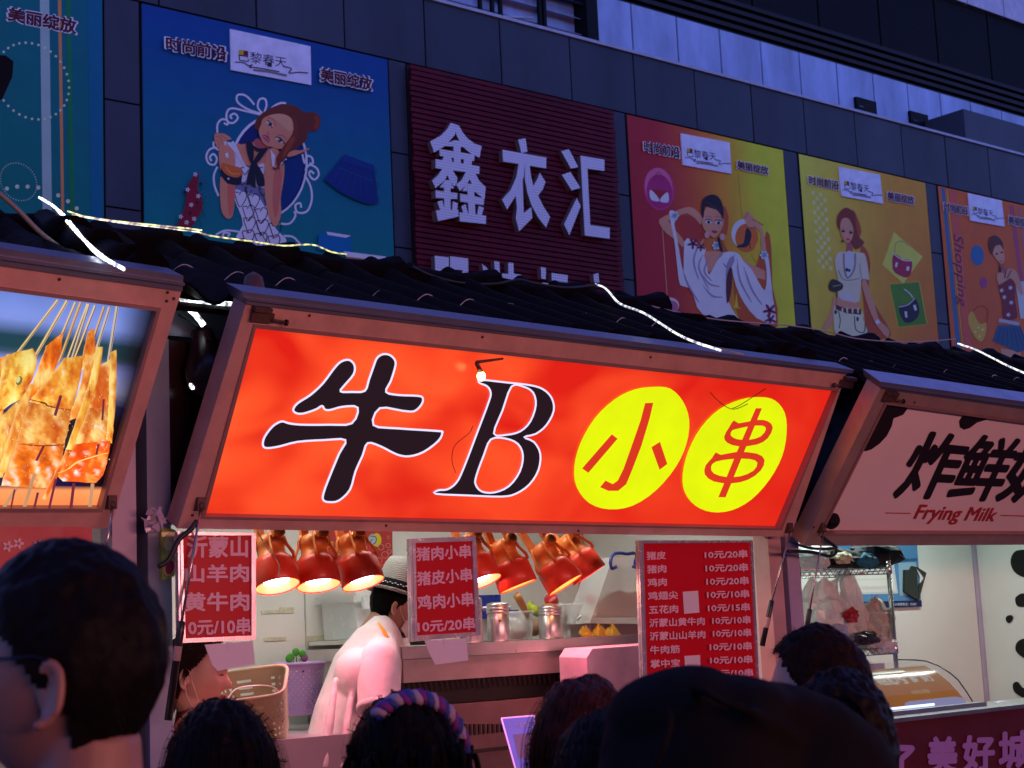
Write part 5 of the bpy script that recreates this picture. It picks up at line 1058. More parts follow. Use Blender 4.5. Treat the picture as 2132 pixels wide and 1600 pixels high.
# red festive poster behind the lamps
P = Paint(planeY(BACK_Y-.01), (510, 1080, .22983), .002, .0004); t = thing('wall_poster', 'red festive poster with yellow characters on the back wall behind the lamps', 'poster', tuple(onY(740, 1200, BACK_Y)))
b = MB(); c = [P.p.w(*P.uv(*q)) for q in [(680, 40), (1335, 40), (1335, 470), (690, 620)]]; b.hexa(c, (0, .006, 0)); part(b, 'sheet', M('festive red paper', (.5, .02, .03), .45), t)
GY = (.75, .55, .03)
P.text('高', [(745, 200), (800, 205), (800, 270), (745, 262)], GY, off=.02); part(P.mb, 'lettering', m_mp, t); P.mb = MB(); P.text('星', [(810, 255), (855, 258), (855, 330), (810, 325)], GY, off=.02); part(P.mb, 'lettering', m_mp, t)
P.mb = MB(); P.poly(ell_pts(1190, 195, 42, 62), (.7, .6, .02)); P.poly(ell_pts(1150, 195, 40, 54), (.5, .55, .6)); P.line([(1130, 160), (1180, 170), (1180, 215), (1145, 235), (1135, 200), (1155, 190)], 9, (.08, .12, .3), sm=4); part(P.mb, 'printed_swirl', m_mp, t)
P.mb = MB(); P.text('牛', [(1278, 150), (1310, 150), (1310, 200), (1278, 200)], (.55, .3, .05)); part(P.mb, 'lettering', m_mp, t)
for x, y, r in ((1225, 260, 26), (1290, 245, 20), (1260, 330, 30), (1210, 380, 24), (1300, 300, 18), (1240, 440, 22)): P.mb = MB(); P.line(ell_pts(x, y, r, r, 0, 16), 6, (.62, .28, .2), closed=True); part(P.mb, 'printed_ring', m_mp, t)

# translucent storage box on a wall shelf
m_clear = M('clear plastic', (.80, .83, .82), .12, 0, .05, 6, alpha=.38); m_trans = M('milky plastic', (.74, .80, .80), .25, 0, .05, 6, alpha=.75)
t = thing('storage_box', 'translucent storage box with lid on the back wall behind the cook', 'box', tuple(onY(755, 1330, 5.95)))
p, q = onY(717, 1256, 5.9), onY(800, 1256, 5.9); zb = onY(720, 1332, 5.9).z
b = MB(); b.hexa([(p.x+.012, 5.82, zb), (q.x-.012, 5.82, zb), (q.x, 5.82, p.z), (p.x, 5.82, p.z)], (0, .26, 0)); part(b, 'box_body', m_trans, t)
b = MB(); b.box((p.x-.02, 5.80, p.z), (q.x+.02, 6.10, p.z+.03)); b.box((p.x+.0, 5.81, p.z+.03), (q.x-.0, 6.09, p.z+.075)); part(b, 'lid', m_clear, t)
for x in (p.x+.02, q.x-.08): b = MB(); b.box((x, 5.785, p.z-.03), (x+.05, 5.80, p.z+.02)); part(b, 'latch', m_trans, t)
b = MB(); b.box((p.x-.05, 5.78, zb-.02), (q.x+.6, 6.11, zb-.002)); solo(b, 'wall_shelf', m_inwall, 'white shelf board under the translucent storage box', 'shelf')
# ---- steel range hood / grill cabinet
UY = 5.22; ux0, ux1 = onY(838, 1360, UY).x, onY(1245, 1345, UY).x; uz = onY(1040, 1337, UY).z
t = thing('grill_cabinet', 'stainless grill cabinet with dark vents behind the counter', 'grill', ((ux0+ux1)/2, 5.5, .1))
zl = onY(1040, 1362, UY).z; zv = onY(1000, 1412, UY).z; zw = onY(1000, 1462, UY).z
b = MB(); b.box((ux0, UY, zl), (ux1+.35, 5.95, uz)); part(b, 'top_slab', m_steel, t)
b = MB(); b.box((ux0+.01, UY+.012, zv), (ux1+.3, 5.9, zl-.002)); part(b, 'fascia', m_steel_d, t)
b = MB(); b.box((ux0+.02, UY+.10, zw), (ux1+.3, 5.9, zv-.002)); part(b, 'vent_recess', M('sooty black', (.012, .010, .010), .6), t)
for k in range(42):
    x = ux0+.03+k*.027; b = MB(); b.hexa([(x, UY+.055, zv-.004), (x+.010, UY+.055, zv-.004), (x+.032, UY+.075, zv-.045), (x+.022, UY+.075, zv-.045)], (0, .003, 0)); part(b, 'louvre', M('sooty steel', (.06, .045, .045), .5, .5), t)
b = MB(); b.box((ux0+.01, UY+.02, .12), (ux1+.3, 5.9, zw-.002)); part(b, 'lower_body', M('brown steel', (.20, .13, .125), .4, .4, .2, 5), t)
for k in range(13):
    p = onY(948+k*9.5, 1508, UY+.016); b = MB(); b.box((p.x, UY+.012, onY(1000, 1530, UY).z), (p.x+.010, UY+.019, p.z)); part(b, 'slot', M('sooty black'), t)
b = MB(); b.box((ux0+.2, UY+.008, onY(1000, 1568, UY).z), (ux1, UY+.018, onY(1000, 1560, UY).z)); part(b, 'seam', M('sooty black'), t)
# near steel cover catching the pink light
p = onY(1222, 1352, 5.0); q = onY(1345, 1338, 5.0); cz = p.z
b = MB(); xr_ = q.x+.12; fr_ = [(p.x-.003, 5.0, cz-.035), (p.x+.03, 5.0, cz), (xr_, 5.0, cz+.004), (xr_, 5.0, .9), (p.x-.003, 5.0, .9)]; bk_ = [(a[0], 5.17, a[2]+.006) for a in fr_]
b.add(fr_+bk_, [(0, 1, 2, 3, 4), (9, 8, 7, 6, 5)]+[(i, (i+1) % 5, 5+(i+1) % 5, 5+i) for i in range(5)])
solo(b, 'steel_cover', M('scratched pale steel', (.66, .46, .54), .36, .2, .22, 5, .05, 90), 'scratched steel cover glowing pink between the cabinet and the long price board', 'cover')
# shakers
def shaker(px, py0, py1, wpx, lab, grp=None, Y=UY+.09, dent=True):
    c = onY(px, py1, Y); c.z = uz+.001; top = onY(px, py0, Y).z; r = wpx/2*(c-CAM).dot(FWD)/F_PX; h = top-c.z
    t = thing('steel_shaker', lab, 'shaker', tuple(c), 'steel seasoning shakers')
    b = MB(); b.lathe(c, (0, 0, 1), [(0, 0), (r*.92, 0), (r*.97, .006), (r*.97, h*.66), (r*.90, h*.69), (r*.90, h*.70)], 28); part(b, 'body', m_steel, t)
    b = MB(); b.lathe(c, (0, 0, 1), [(r*.92, h*.70), (r*1.0, h*.715), (r, h*.77), (r*.95, h*.785), (r*1.0, h*.80), (r, h*.86), (r*.95, h*.875), (r, h*.89), (r*.99, h*.94), (r*.90, h*.97), (r*.5, h), (0, h*1.0)], 28); part(b, 'lid', m_steel, t)
    return t, c, r, h
shaker(982, 1243, 1338, 50, 'steel seasoning shaker half hidden behind the middle menu board')
t, c, r, h = shaker(1039, 1254, 1334, 47, 'steel seasoning shaker with a dark smudge under the yellow heat lamp')
b = MB(); b.ell(c+(CAM-c).normalized()*r*.93+Vector((0.01, 0, h*.52)), (.011, .008, .009)); part(b, 'smudge', M('brown smudge', (.12, .08, .05), .7), t)
t, c, r, h = shaker(1148, 1260, 1336, 51, 'steel seasoning shaker with reddish powder on its lid, nearest the pink cover')
b = MB(); b.lathe(c+Vector((0, 0, h*.99)), (0, 0, 1), [(r*.7, 0), (r*.45, .006), (0, .009)], 14); part(b, 'powder', M('chilli powder', (.45, .14, .03), .9), t)
# things on the cabinet, back row
SY = 5.62
def tub(lab, x0, x1, yt, Y, mat, taper=.9, h=None, rim=True):
    a, b2 = onY(x0, 1333, Y), onY(x1, 1333, Y); zt = onY((x0+x1)/2, yt, Y).z; w_ = (b2.x-a.x)/2; c = Vector(((a.x+b2.x)/2, Y+w_*.8, uz+.001)); 
    t = thing('plastic_tub', lab, 'tub', tuple(c)); b = MB()
    def ring(r, z): return [(c.x+math.copysign(abs(math.cos(k*math.pi/12))**.55, math.cos(k*math.pi/12))*w_*r, c.y+math.copysign(abs(math.sin(k*math.pi/12))**.55, math.sin(k*math.pi/12))*w_*.7*r, z) for k in range(24)]
    rings = [ring(taper*.95, c.z), ring(taper, c.z+.008), ring(1, zt), ring(1.05, zt), ring(1.05, zt-.008)]
    b.add([p for r_ in rings for p in r_], [(i*24+k, i*24+(k+1) % 24, (i+1)*24+(k+1) % 24, (i+1)*24+k) for i in range(4) for k in range(24)]+[tuple(range(23, -1, -1))], True); part(b, 'tub_wall', mat, t); return t, c, zt, w_
t, c, zt, w_ = tub('white tub with a dark blue lid clipped round its rim, behind the shakers', 1004, 1078, 1262, SY, M('white plastic', (.7, .72, .75), .3), .92)
b = MB(); b.box((c.x-w_*1.12, c.y-w_*.85, zt-.055), (c.x+w_*1.12, c.y+w_*.8, zt-.02)); part(b, 'blue_rim', M('navy plastic', (.02, .035, .25), .3), t)
b = MB(); b.box((c.x-w_*.9, c.y-w_*.6, zt), (c.x+w_*.3, c.y+w_*.6, zt+.05)); part(b, 'blue_lid', M('navy plastic'), t)
t, c, zt, w_ = tub('clear square tub with a wooden scoop between two shakers', 1064, 1124, 1272, 5.42, m_clear, .88)
b = MB(); b.ell((c.x, c.y, uz+.035), (w_*.75, w_*.5, .03)); part(b, 'flour', M('grey flour', (.42, .40, .38), .9), t)
cc = c
t = thing('wooden_scoop', 'orange brown wooden scoop leaning out of the clear tub', 'scoop', tuple(onY(1110, 1300, 5.5)))
b = MB(); b.tube([onY(1076, 1240, 5.46), onY(1083, 1252, 5.47), onY(1095, 1275, 5.49), onY(1106, 1292, 5.50)], [.016, .017, .013, .012], 10); part(b, 'handle', M('worn wood', (.50, .20, .06), .5, 0, .2, 20), t)
b = MB(); b.ell(onY(1112, 1306, 5.505), (.045, .02, .04)); part(b, 'scoop_bowl', M('pale worn wood', (.45, .30, .2), .55, 0, .2, 20), t)
b = MB(); b.lathe(onY(1112, 1268, 5.7), (.4, -.5, .8), [(0, -.03), (.035, -.02), (.04, .015), (.034, .016), (.0, -.01)], 18); solo(b, 'lime_cup', M('lime plastic', (.45, .55, .03), .3), 'lime yellow cup lying behind the wooden scoop', 'cup')
def capbottle(lab, cap, body_end, r, cr, mat):
    t = thing('capped_bottle', lab, 'bottle', tuple(body_end)); ax = (cap-body_end).normalized(); L_ = (cap-body_end).length
    b = MB(); b.lathe(body_end, ax, [(0, 0), (r, .004), (r, L_*.7), (cr*.8, L_*.86), (cr*.8, L_)], 20); part(b, 'body', mat, t)
    b = MB(); b.lathe(cap, ax, [(cr*1.1, -.012), (cr*1.15, 0), (cr*1.12, .022), (cr, .027), (0, .028)], 20); part(b, 'cap', M('red cap', (.50, .02, .03), .35), t); return t
capbottle('white bottle with a red cap tilted left behind the powder shaker', onY(1149, 1253, 5.6), onY(1172, 1306, 5.66), .042, .027, M('white plastic'))
capbottle('clear bottle with a red cap beside the big plastic jug', onY(1231, 1252, 5.55), onY(1212, 1318, 5.6), .045, .022, m_clear)
b = MB(); b.tube([onY(x, y, 5.5) for x, y in smooth_line([(1241, 1268), (1224, 1274), (1202, 1288), (1212, 1290), (1232, 1284), (1236, 1276)], 3)], .005, 6, sq=.5); solo(b, 'white_strap', M('white plastic'), 'white plastic strap curling in front of the clear bowl', 'strap')
t, c, zt, w_ = tub('large clear plastic bowl holding wrapped goods beside the jug', 1174, 1238, 1256, 5.5, m_clear, .8)
b = MB(); rr = random.Random(3); c = onY(1255, 1326, 5.33)
for k in range(9):
    a = Vector((c.x-.10+k*.026, 5.33+rr.uniform(0, .08), uz+.002)); b.add([a, a+Vector((.05, .0, 0)), a+Vector((.03, .03, .045+rr.uniform(-.01, .02))), a+Vector((.01, .04, .02))], [(0, 1, 2), (0, 2, 3), (1, 3, 2), (0, 3, 1)])
solo(b, 'gold_packet', M('gold foil', (.50, .33, .04), .25, .6, .2, 20), 'crumpled gold foil packet in front of the big plastic jug', 'packet')
# big jug, mouth leaning left
t = thing('plastic_jug', 'big clear plastic jug with a blue rope handle, half full of brown powder', 'jug', tuple(onY(1290, 1330, 5.45)))
J = lambda x, y, Y: onY(x, y, Y)
def frust(pts_f, dep, name, mat):
    b = MB(); b.hexa(pts_f, (0, dep, 0)); part(b, name, mat, t)
frust([J(1228, 1298, 5.42), J(1345, 1300, 5.42), J(1345, 1158, 5.42), J(1276, 1160, 5.42)], .16, 'jug_body', m_clear)
frust([J(1236, 1284, 5.44), J(1342, 1284, 5.44), J(1342, 1240, 5.44), J(1322, 1232, 5.44), ][:4], .12, 'powder', M('brown powder', (.48, .34, .28), .9, 0, .1, 20))
b = MB(); b.add([J(1240, 1280, 5.438), J(1248, 1252, 5.438), J(1268, 1238, 5.438), J(1290, 1228, 5.438), J(1312, 1240, 5.438), J(1342, 1238, 5.438), J(1342, 1284, 5.438)], [tuple(range(7))]); b.add([J(1240, 1280, 5.55), J(1248, 1252, 5.55), J(1268, 1238, 5.55), J(1290, 1228, 5.55), J(1312, 1240, 5.55), J(1342, 1238, 5.55), J(1342, 1284, 5.55)], [tuple(reversed(range(7)))]); part(b, 'powder_heap', M('brown powder'), t)
frust([J(1232, 1334, 5.44), J(1345, 1334, 5.44), J(1345, 1299, 5.44), J(1229, 1299, 5.44)], .14, 'jug_foot', M('smoky plastic', (.20, .12, .14), .2))
b = MB(); b.tube([J(x, y, 5.40) for x, y in smooth_line([(1283, 1181), (1274, 1184), (1271, 1172), (1276, 1156), (1290, 1152), (1306, 1154), (1320, 1152), (1326, 1158), (1322, 1172), (1326, 1182), (1318, 1180)], 4)], .0075, 8); part(b, 'rope_handle', M('navy plastic'), t)
# ---- baskets
def basket(lab, cat, c, R, rb, rt, ht, mat, holes, plant=False, square=False):
    t = thing('plastic_basket', lab, cat, tuple(c), None); b = MB(); n = 48; m = 17; P_ = []
    def pt(k, z):
        a = 2*math.pi*k/n; s = (rb+(rt-rb)*z/ht); e = .35 if square else 1
        x = math.copysign(abs(math.cos(a))**e, math.cos(a))*s*(1.35 if square else 1); y = math.copysign(abs(math.sin(a))**e, math.sin(a))*s
        return c+R @ Vector((x, y, z))
    vs = []; fs = []
    for i in range(m+1):
        for k in range(n): vs.append(pt(k, ht*i/m))
    for i in range(m):
        for k in range(n):
            if holes and 1 < i < m-2 and (k % 2 == 0 if square else (k+i) % 2 == 0) and (i % 2 == 1 or not square):
                # a hole: narrow frame round it
                q = [vs[i*n+k], vs[i*n+(k+1) % n], vs[(i+1)*n+(k+1) % n], vs[(i+1)*n+k]]; cc_ = sum(q, Vector())/4; inn = [cc_+(p-cc_)*(.80 if square else .66) for p in q]; o = len(vs)+0
                b.add(q+inn, [(0, 1, 5, 4), (1, 2, 6, 5), (2, 3, 7, 6), (3, 0, 4, 7)])
            else: b.add([vs[i*n+k], vs[i*n+(k+1) % n], vs[(i+1)*n+(k+1) % n], vs[(i+1)*n+k]], [(0, 1, 2, 3)])
    b.add([pt(k, .004) for k in range(n)], [tuple(range(n))]); part(b, 'basket_wall', mat, t, kind='stuff')
    b = MB(); b.tube([pt(k, ht) for k in range(n+1)], .007, 8, cap=False); part(b, 'rim', mat, t)
    return t, pt
m_beige = M('beige plastic', (.42, .42, .28), .4, 0, .08, 8); m_purp = M('lilac plastic', (.42, .27, .56), .4, 0, .08, 8)
cb = onY(538, 1468, 5.32)
Rb = Matrix.Rotation(math.radians(-38), 3, 'Z') @ Matrix.Rotation(math.radians(30), 3, 'X') @ Matrix.Rotation(math.radians(-6), 3, 'Y')
basket('beige perforated plastic basket tipped towards the lane, a wire inside', 'basket', cb-Vector((0, 0, .11)), Rb, .080, .104, .22, m_beige, True, square=True)
b = MB(); b.tube([onY(x, y, 5.28) for x, y in smooth_line([(470, 1462), (490, 1436), (530, 1428), (565, 1430), (580, 1440)], 4)], .003, 6); solo(b, 'white_wire', M('white plastic'), 'white wire arching over the mouth of the beige basket', 'wire')
cp = onY(628, 1500, 5.62); cp.z = onY(628, 1478, 5.62).z-.02
t, pt = basket('lilac perforated basket behind the white coat of the cook', 'basket', cp, Matrix.Identity(3), .068, .098, .20, m_purp, True)
t = thing('clover_plant', 'small plant with round green leaves rising from the lilac basket', 'plant', tuple(onY(620, 1385, 5.6)))
for x, y, mm in ((606, 1368, 0), (616, 1358, 0), (630, 1362, 0), (602, 1372, 0), (634, 1370, 1)):
    b = MB(); b.ell(onY(x, y, 5.6), (.017, .005, .017), n=14, m=8); part(b, 'leaf', M('bright leaf', (.06, .30, .03), .4) if not mm else M('purple leaf', (.25, .08, .22), .4), t)
    b = MB(); b.tube([onY(x, y, 5.605), onY(619, 1392, 5.61)], .002, 5); part(b, 'stem', M('bright leaf'), t)
b = MB(); b.ell(onY(634, 1392, 5.6), (.016, .014, .018)); solo(b, 'dark_bulb_onion', M('aubergine skin', (.03, .01, .035), .2), 'dark purple bulb lying on top of the lilac basket', 'vegetable')
b = MB(); b.hexa([onY(606, 1386, 5.58), onY(630, 1380, 5.58), onY(634, 1396, 5.58), onY(612, 1400, 5.58)], (0, .01, 0)); solo(b, 'paper_scrap', M('white plastic'), 'white paper scrap tucked into the lilac basket', 'paper')
b = MB(); b.box((onY(470, 1500, 5.5).x, 5.15, .3), (onY(760, 1500, 5.5).x, 6.08, onY(600, 1530, 5.4).z)); solo(b, 'work_table', M('pinkish table', (.34, .30, .33), .35, 0, .1, 4), 'pale work table under the baskets inside the stall', 'table')
# small packet at the left post of the middle stall
t = thing('snack_packet', 'lime green printed packet hanging beside the left menu board', 'packet', tuple(onY(350, 1150, 4.85)))
b = MB(); q = [onY(x, y, 4.84) for x, y in ((336, 1098), (366, 1104), (364, 1200), (338, 1208))]; b.hexa(q, (0, .02, 0)); part(b, 'wrapper', M('lime wrapper', (.40, .52, .10), .15, 0, .35, 30), t)
P = Paint(planeY(4.838), (0, 0, 1), .001, .0004); P.poly(ell_pts(354, 1128, 12, 20, 20), (.75, .8, .5)); P.poly(ell_pts(352, 1180, 12, 20, 10), (.7, .6, .2)); P.poly(ell_pts(353, 1182, 9, 15, 10), (.45, .03, .08)); part(P.mb, 'packet_print', m_mp, t)
# payment card stand on the counter
t = thing('payment_sign', 'small purple lit acrylic stand with a blank white square on the counter', 'sign', tuple(onY(1090, 1600, 4.4)))
pl = Plane(onY(1066, 1600, 4.45), (.95, -.22, 0), (0, .12, 1)); P = Paint(pl, (840, 1060, .33747), .002, .0004)
b = MB(); q = [(603, 1292), (806, 1275), (850, 1640), (700, 1640)]; b.hexa([pl.w(*P.uv(*a), 0) for a in q], pl.N*-.006); part(b, 'acrylic_plate', M('violet acrylic', (.05, .04, .18), .3, em=(.16, .10, .62), es=.8, spec=.2), t)
for i in range(4):
    a, c = q[i], q[(i+1) % 4]; b = MB(); b.tube([pl.w(*P.uv(*a), .002), pl.w(*P.uv(*c), .002)], .0028, 6); part(b, 'lit_edge', M('pink lit edge', (.8, .4, .8), .2, em=(1, .35, .85), es=.9), t)
P.mb = MB(); P.text('交通银行', [(676, 1322), (790, 1312), (792, 1342), (680, 1352)], (.65, .6, .9), off=.02); P.line([(645, 1330), (662, 1326), (652, 1345), (668, 1345), (664, 1356), (650, 1354)], 5, (.65, .6, .9)); P.poly([(676, 1392), (800, 1380), (830, 1525), (708, 1545)], (.42, .30, .60)); P.text('扫一扫付款', [(735, 1570), (800, 1562), (803, 1585), (738, 1592)], (.65, .6, .9))
part(P.mb, 'card_print', m_mp, t)

# ================================================================== left stall under the skewer photograph
t = thing('red_menu_banner', 'red banner with pale blossoms under the skewer photograph', 'banner', tuple(onY(60, 1150, 4.72)))
b = MB(); b.hexa([onY(x, y, 4.73) for x, y in ((-1500, 1093), (192, 1098), (192, 1420), (-1500, 1420))], (0, .012, 0)); part(b, 'cloth', M('banner red', (.46, .012, .03), .4), t)
P = Paint(planeY(4.728), (0, 0, 1), .001, .0004)
for cx, cy in ((16, 1138), (38, 1132), (80, 1136)):
    for k in range(5): P.poly(ell_pts(cx+6*math.cos(k*1.26), cy+6*math.sin(k*1.26), 6, 3.2, k*72, 10), (.75, .45, .45), lift=False)
P.up(); P.text('烧烤', [(10, 1170), (110, 1170), (110, 1225), (10, 1225)], (.75, .45, .5), off=.03); part(P.mb, 'banner_print', m_mp, t)
b = MB(); b.tube([onY(177, 1085, 4.8), onY(177, 1150, 4.8)], .014, 12); solo(b, 'white_tube', M('white enamel', (.8, .85, .9), .3), 'short white tube beside the red banner', 'tube')
b = MB(); rr = random.Random(9)
for k in range(14):
    c = onY(318+rr.uniform(-8, 14), 1065+k*3+rr.uniform(-3, 3), 4.80); b.add([c+Vector((rr.uniform(-.03, .03), rr.uniform(-.02, .02), rr.uniform(-.03, .03))) for _ in range(4)], [(0, 1, 2), (0, 2, 3), (1, 2, 3), (0, 1, 3)])
solo(b, 'plastic_scrap', M('lavender plastic film', (.45, .40, .55), .2), 'crumpled lavender plastic film on the post left of the orange sign', 'plastic scrap')

# ================================================================== milk stall
BY = BACK_Y-.01
t = thing('cow_spots', 'black cow spots stuck on the right hand wall of the milk stall', 'wall stickers', tuple(onX(2125, 1300, 8.89)))
px_ = Plane((8.897, 0, 0), (0, -1, 0), (0, 0, 1)); P = Paint(px_, (0, 0, 1), .002, .0005)
corner = onX(2095, 1300, 8.9)
for l in ([(2112, 1150), (2122, 1146), (2138, 1150), (2140, 1200), (2118, 1196), (2106, 1180), (2105, 1163)], [(2116, 1243), (2128, 1236), (2142, 1240), (2140, 1262), (2120, 1263), (2114, 1252)], [(2096, 1284), (2106, 1281), (2110, 1288), (2102, 1298), (2095, 1293)], [(2118, 1338), (2132, 1330), (2145, 1334), (2142, 1370), (2128, 1368), (2115, 1354)], [(2110, 1424), (2120, 1420), (2130, 1432), (2146, 1438), (2146, 1460), (2128, 1452), (2112, 1440)]):
    P.mb = MB(); P.poly(l, (.008, .008, .009), 3); part(P.mb, 'spot', m_mp, t)
# wire shelf
m_chrome = M('chrome wire', (.62, .64, .62), .22, .9, .1, 15)
FY, RY = 5.30, 5.62
fl, fr = onY(1661, 1185, FY), onY(1850, 1185, FY); xl, xr = fl.x, fr.x; zt = onY(1750, 1190, FY).z; zl2 = onY(1800, 1358, FY).z
t = thing('wire_shelf', 'chrome wire shelf rack with two decks in the milk stall', 'shelf rack', ((xl+xr)/2, FY, .1))
for x, y in ((xl, FY), (xr, FY), (xl, RY), (xr-.02, RY)):
    b = MB(); b.tube([(x, y, .1), (x, y, zt+.045)], .0125, 14); b.lathe((x, y, zt+.045), (0, 0, 1), [(.0135, -.01), (.0135, .004), (0, .006)], 14); p = part(b, 'post', m_chrome, t)
    for z in (zt, zl2):
        b = MB(); b.lathe((x, y, z-.02), (0, 0, 1), [(.013, 0), (.018, .005), (.016, .045), (.013, .05)], 14); part(b, 'collar', m_chrome, p)
for z in (zt, zl2):
    b = MB()
    for y in (FY, RY):
        b.tube([(xl, y, z+.012), (xr, y, z+.012)], .0035, 6); b.tube([(xl, y, z-.018), (xr, y, z-.018)], .0035, 6); n = 15; w_ = (xr-xl-.04)/n
        pts = []
        for k in range(n): a = xl+.02+k*w_; pts += [(a, y, z+.010), (a+w_/2, y, z-.016)]
        b.tube(pts+[(xl+.02+n*w_, y, z+.010)], .0024, 5)
    for x in (xl, xr): b.tube([(x, FY, z), (x, RY, z)], .0035, 6)
    for k in range(24): a = xl+.02+k*(xr-xl-.04)/23; b.tube([(a, FY, z+.014), (a, RY, z+.014)], .002, 5)
    part(b, 'wire_deck', m_chrome, t)
# crumpled goods on the shelves
def crumple(c, rx, ry, rz, seed, n=22, m=12, amp=.35):
    rr = random.Random(seed); off = Vector((rr.uniform(0, 50),)*3); b = MB(); vs = []; fs = []
    for i in range(m+1):
        th = math.pi*i/m
        for k in range(n):
            d = Vector((math.sin(th)*math.cos(2*math.pi*k/n), math.sin(th)*math.sin(2*math.pi*k/n), math.cos(th)))
            s = 1+amp*noise.noise(d*1.8+off)+amp*.55*abs(noise.noise(d*5+off)); vs.append(Vector(c)+Vector((d.x*rx*s, d.y*ry*s, max(-rz*.9, d.z*rz*s))))
    for i in range(m):
        for k in range(n): fs.append((i*n+k, (i+1)*n+k, (i+1)*n+(k+1) % n, i*n+(k+1) % n))
    b.add(vs, fs); return b
zs_ = zt+.016
def put(lab, name, cat, px, py, Y, r, mat, seed, z=None, amp=.35):
    c = onY(px, py, Y); 
    if z: c.z = z+r[2]*.9
    solo(crumple(c, *r, seed, amp=amp), name, mat, lab, cat)
put('white printed bag at the left end of the upper wire deck', 'plastic_bag', 'bag', 1680, 1150, 5.42, (.09, .11, .07), M('white bag film', (.62, .68, .66), .3, 0, .2, 40), 1, zs_)
put('black cloth bundle on the upper wire deck', 'cloth_bundle', 'bundle', 1735, 1160, 5.42, (.15, .12, .055), M('black cloth', (.012, .012, .014), .8), 2, zs_)
put('dark bundle with turquoise straps at the right of the upper deck', 'cloth_bundle', 'bundle', 1820, 1160, 5.42, (.17, .12, .075), M('dark navy cloth', (.012, .018, .028), .8), 3, zs_)
put('turquoise strap bundle resting on the dark bundle', 'strap_bundle', 'strap', 1806, 1164, 5.30, (.07, .03, .035), M('turquoise fabric', (.01, .16, .24), .6), 4, zs_, .6)
put('cream coloured pouch between the bundles on the upper deck', 'pouch', 'pouch', 1755, 1160, 5.29, (.045, .04, .03), M('cream fabric', (.55, .50, .32), .6), 5, zs_+.02)
zz = zl2+.016
m_bag = M('translucent bag film', (.84, .88, .86), .12, 0, .10, 30, .5, 30, alpha=.72)
put('large white translucent bag at the left of the lower deck', 'plastic_bag', 'bag', 1712, 1300, 5.44, (.13, .12, .17), m_bag, 6, zz, .45)
put('white plastic bag with grey folds in the middle of the lower deck', 'plastic_bag', 'bag', 1760, 1300, 5.46, (.10, .10, .19), m_bag, 16, zz, .5)
put('clear bag of beige goods at the right of the lower deck', 'plastic_bag', 'bag', 1815, 1320, 5.44, (.12, .11, .12), M('beige bag film', (.55, .50, .44), .2, 0, .2, 30, alpha=.8), 7, zz, .5)
put('red paper cup poking out of the white bags', 'paper_cup', 'cup', 1772, 1284, 5.30, (.045, .03, .035), M('cup red', (.38, .02, .03), .4), 8, None, .6)
put('black and white printed bag at the front of the lower deck', 'printed_bag', 'bag', 1806, 1330, 5.31, (.085, .03, .035), M('black print film', (.03, .02, .03), .3, 0, .8, 30), 9, None, .6)
put('crumpled clear film at the right end of the lower deck', 'plastic_bag', 'bag', 1835, 1345, 5.33, (.075, .06, .045), m_bag, 10, None, .5)
put('blue white plastic film behind the head of the short haired man', 'plastic_bag', 'bag', 1742, 1318, 5.32, (.06, .04, .04), M('pale blue film', (.40, .48, .62), .2), 11, None, .5)
# notice board on the back wall
t = thing('notice_board', 'blue notice board with certificates on the back wall of the milk stall', 'notice board', tuple(onY(1840, 1262, BY))); P = Paint(planeY(BY-.004), (1640, 1120, .17496), .002, .0004)
b = MB(); b.hexa([P.p.w(*P.uv(*a)) for a in ((600, -200), (1520, -200), (1592, 822), (612, 850))], (0, .008, 0)); part(b, 'board', M('board blue', (.06, .22, .45), .3, 0, .1, 3), t)
P.poly([(640, 330), (1260, 310), (1312, 665), (650, 680)], (.45, .55, .58)); P.poly([(680, 400), (1240, 380), (1292, 640), (690, 655)], (.62, .66, .62)); P.poly([(1310, 300), (1520, 290), (1560, 680), (1330, 690)], (.25, .42, .55))
P.poly([(612, 770), (1588, 745), (1592, 822), (614, 850)], (.006, .014, .08)); P.text('市场食品安全办事处监制', [(820, 785), (1105, 780), (1106, 815), (822, 822)], (.6, .7, .75)); P.text('投诉举报电话：12345', [(1235, 778), (1520, 772), (1522, 806), (1238, 812)], (.6, .7, .75)); P.text('食品安全管理人员公示栏', [(1312, 252), (1530, 240), (1532, 278), (1316, 288)], (.01, .06, .2), off=.02)
for y in (500, 590, 610): P.line([(720, y), (1230, y-12)], 3, (.35, .4, .4))
P.poly([(660, 425), (740, 420), (742, 445), (664, 450)], (.4, .03, .05)); P.poly([(820, 420), (905, 412), (907, 438), (822, 442)], (.4, .03, .05)); part(P.mb, 'board_print', m_mp, t)
for q, lab in (([(1365, 385), (1440, 380), (1455, 340), (1500, 350), (1530, 700), (1520, 745), (1440, 700), (1360, 640)], 'booklet'), ([(1505, 350), (1620, 420), (1530, 745), (1528, 580), (1600, 480)], 'booklet')):
    b = MB(); c = [P.p.w(*P.uv(*a), .02) for a in q]; n = len(c); b.add(c, [t_ for t_ in tessellate_polygon([[Vector((p.x, p.z, 0)) for p in c]])]); b.add(c+[p+Vector((0, .016, 0)) for p in c], [(i, (i+1) % n, n+(i+1) % n, n+i) for i in range(n)]); part(b, lab, M('dark green cover', (.012, .020, .016), .5), t)
b = MB(); b.hexa([P.p.w(*P.uv(*a), .012) for a in ((1500, 340), (1640, 425), (1550, 640), (1560, 470))], (0, .004, 0)); part(b, 'booklet_page', M('white plastic'), t)
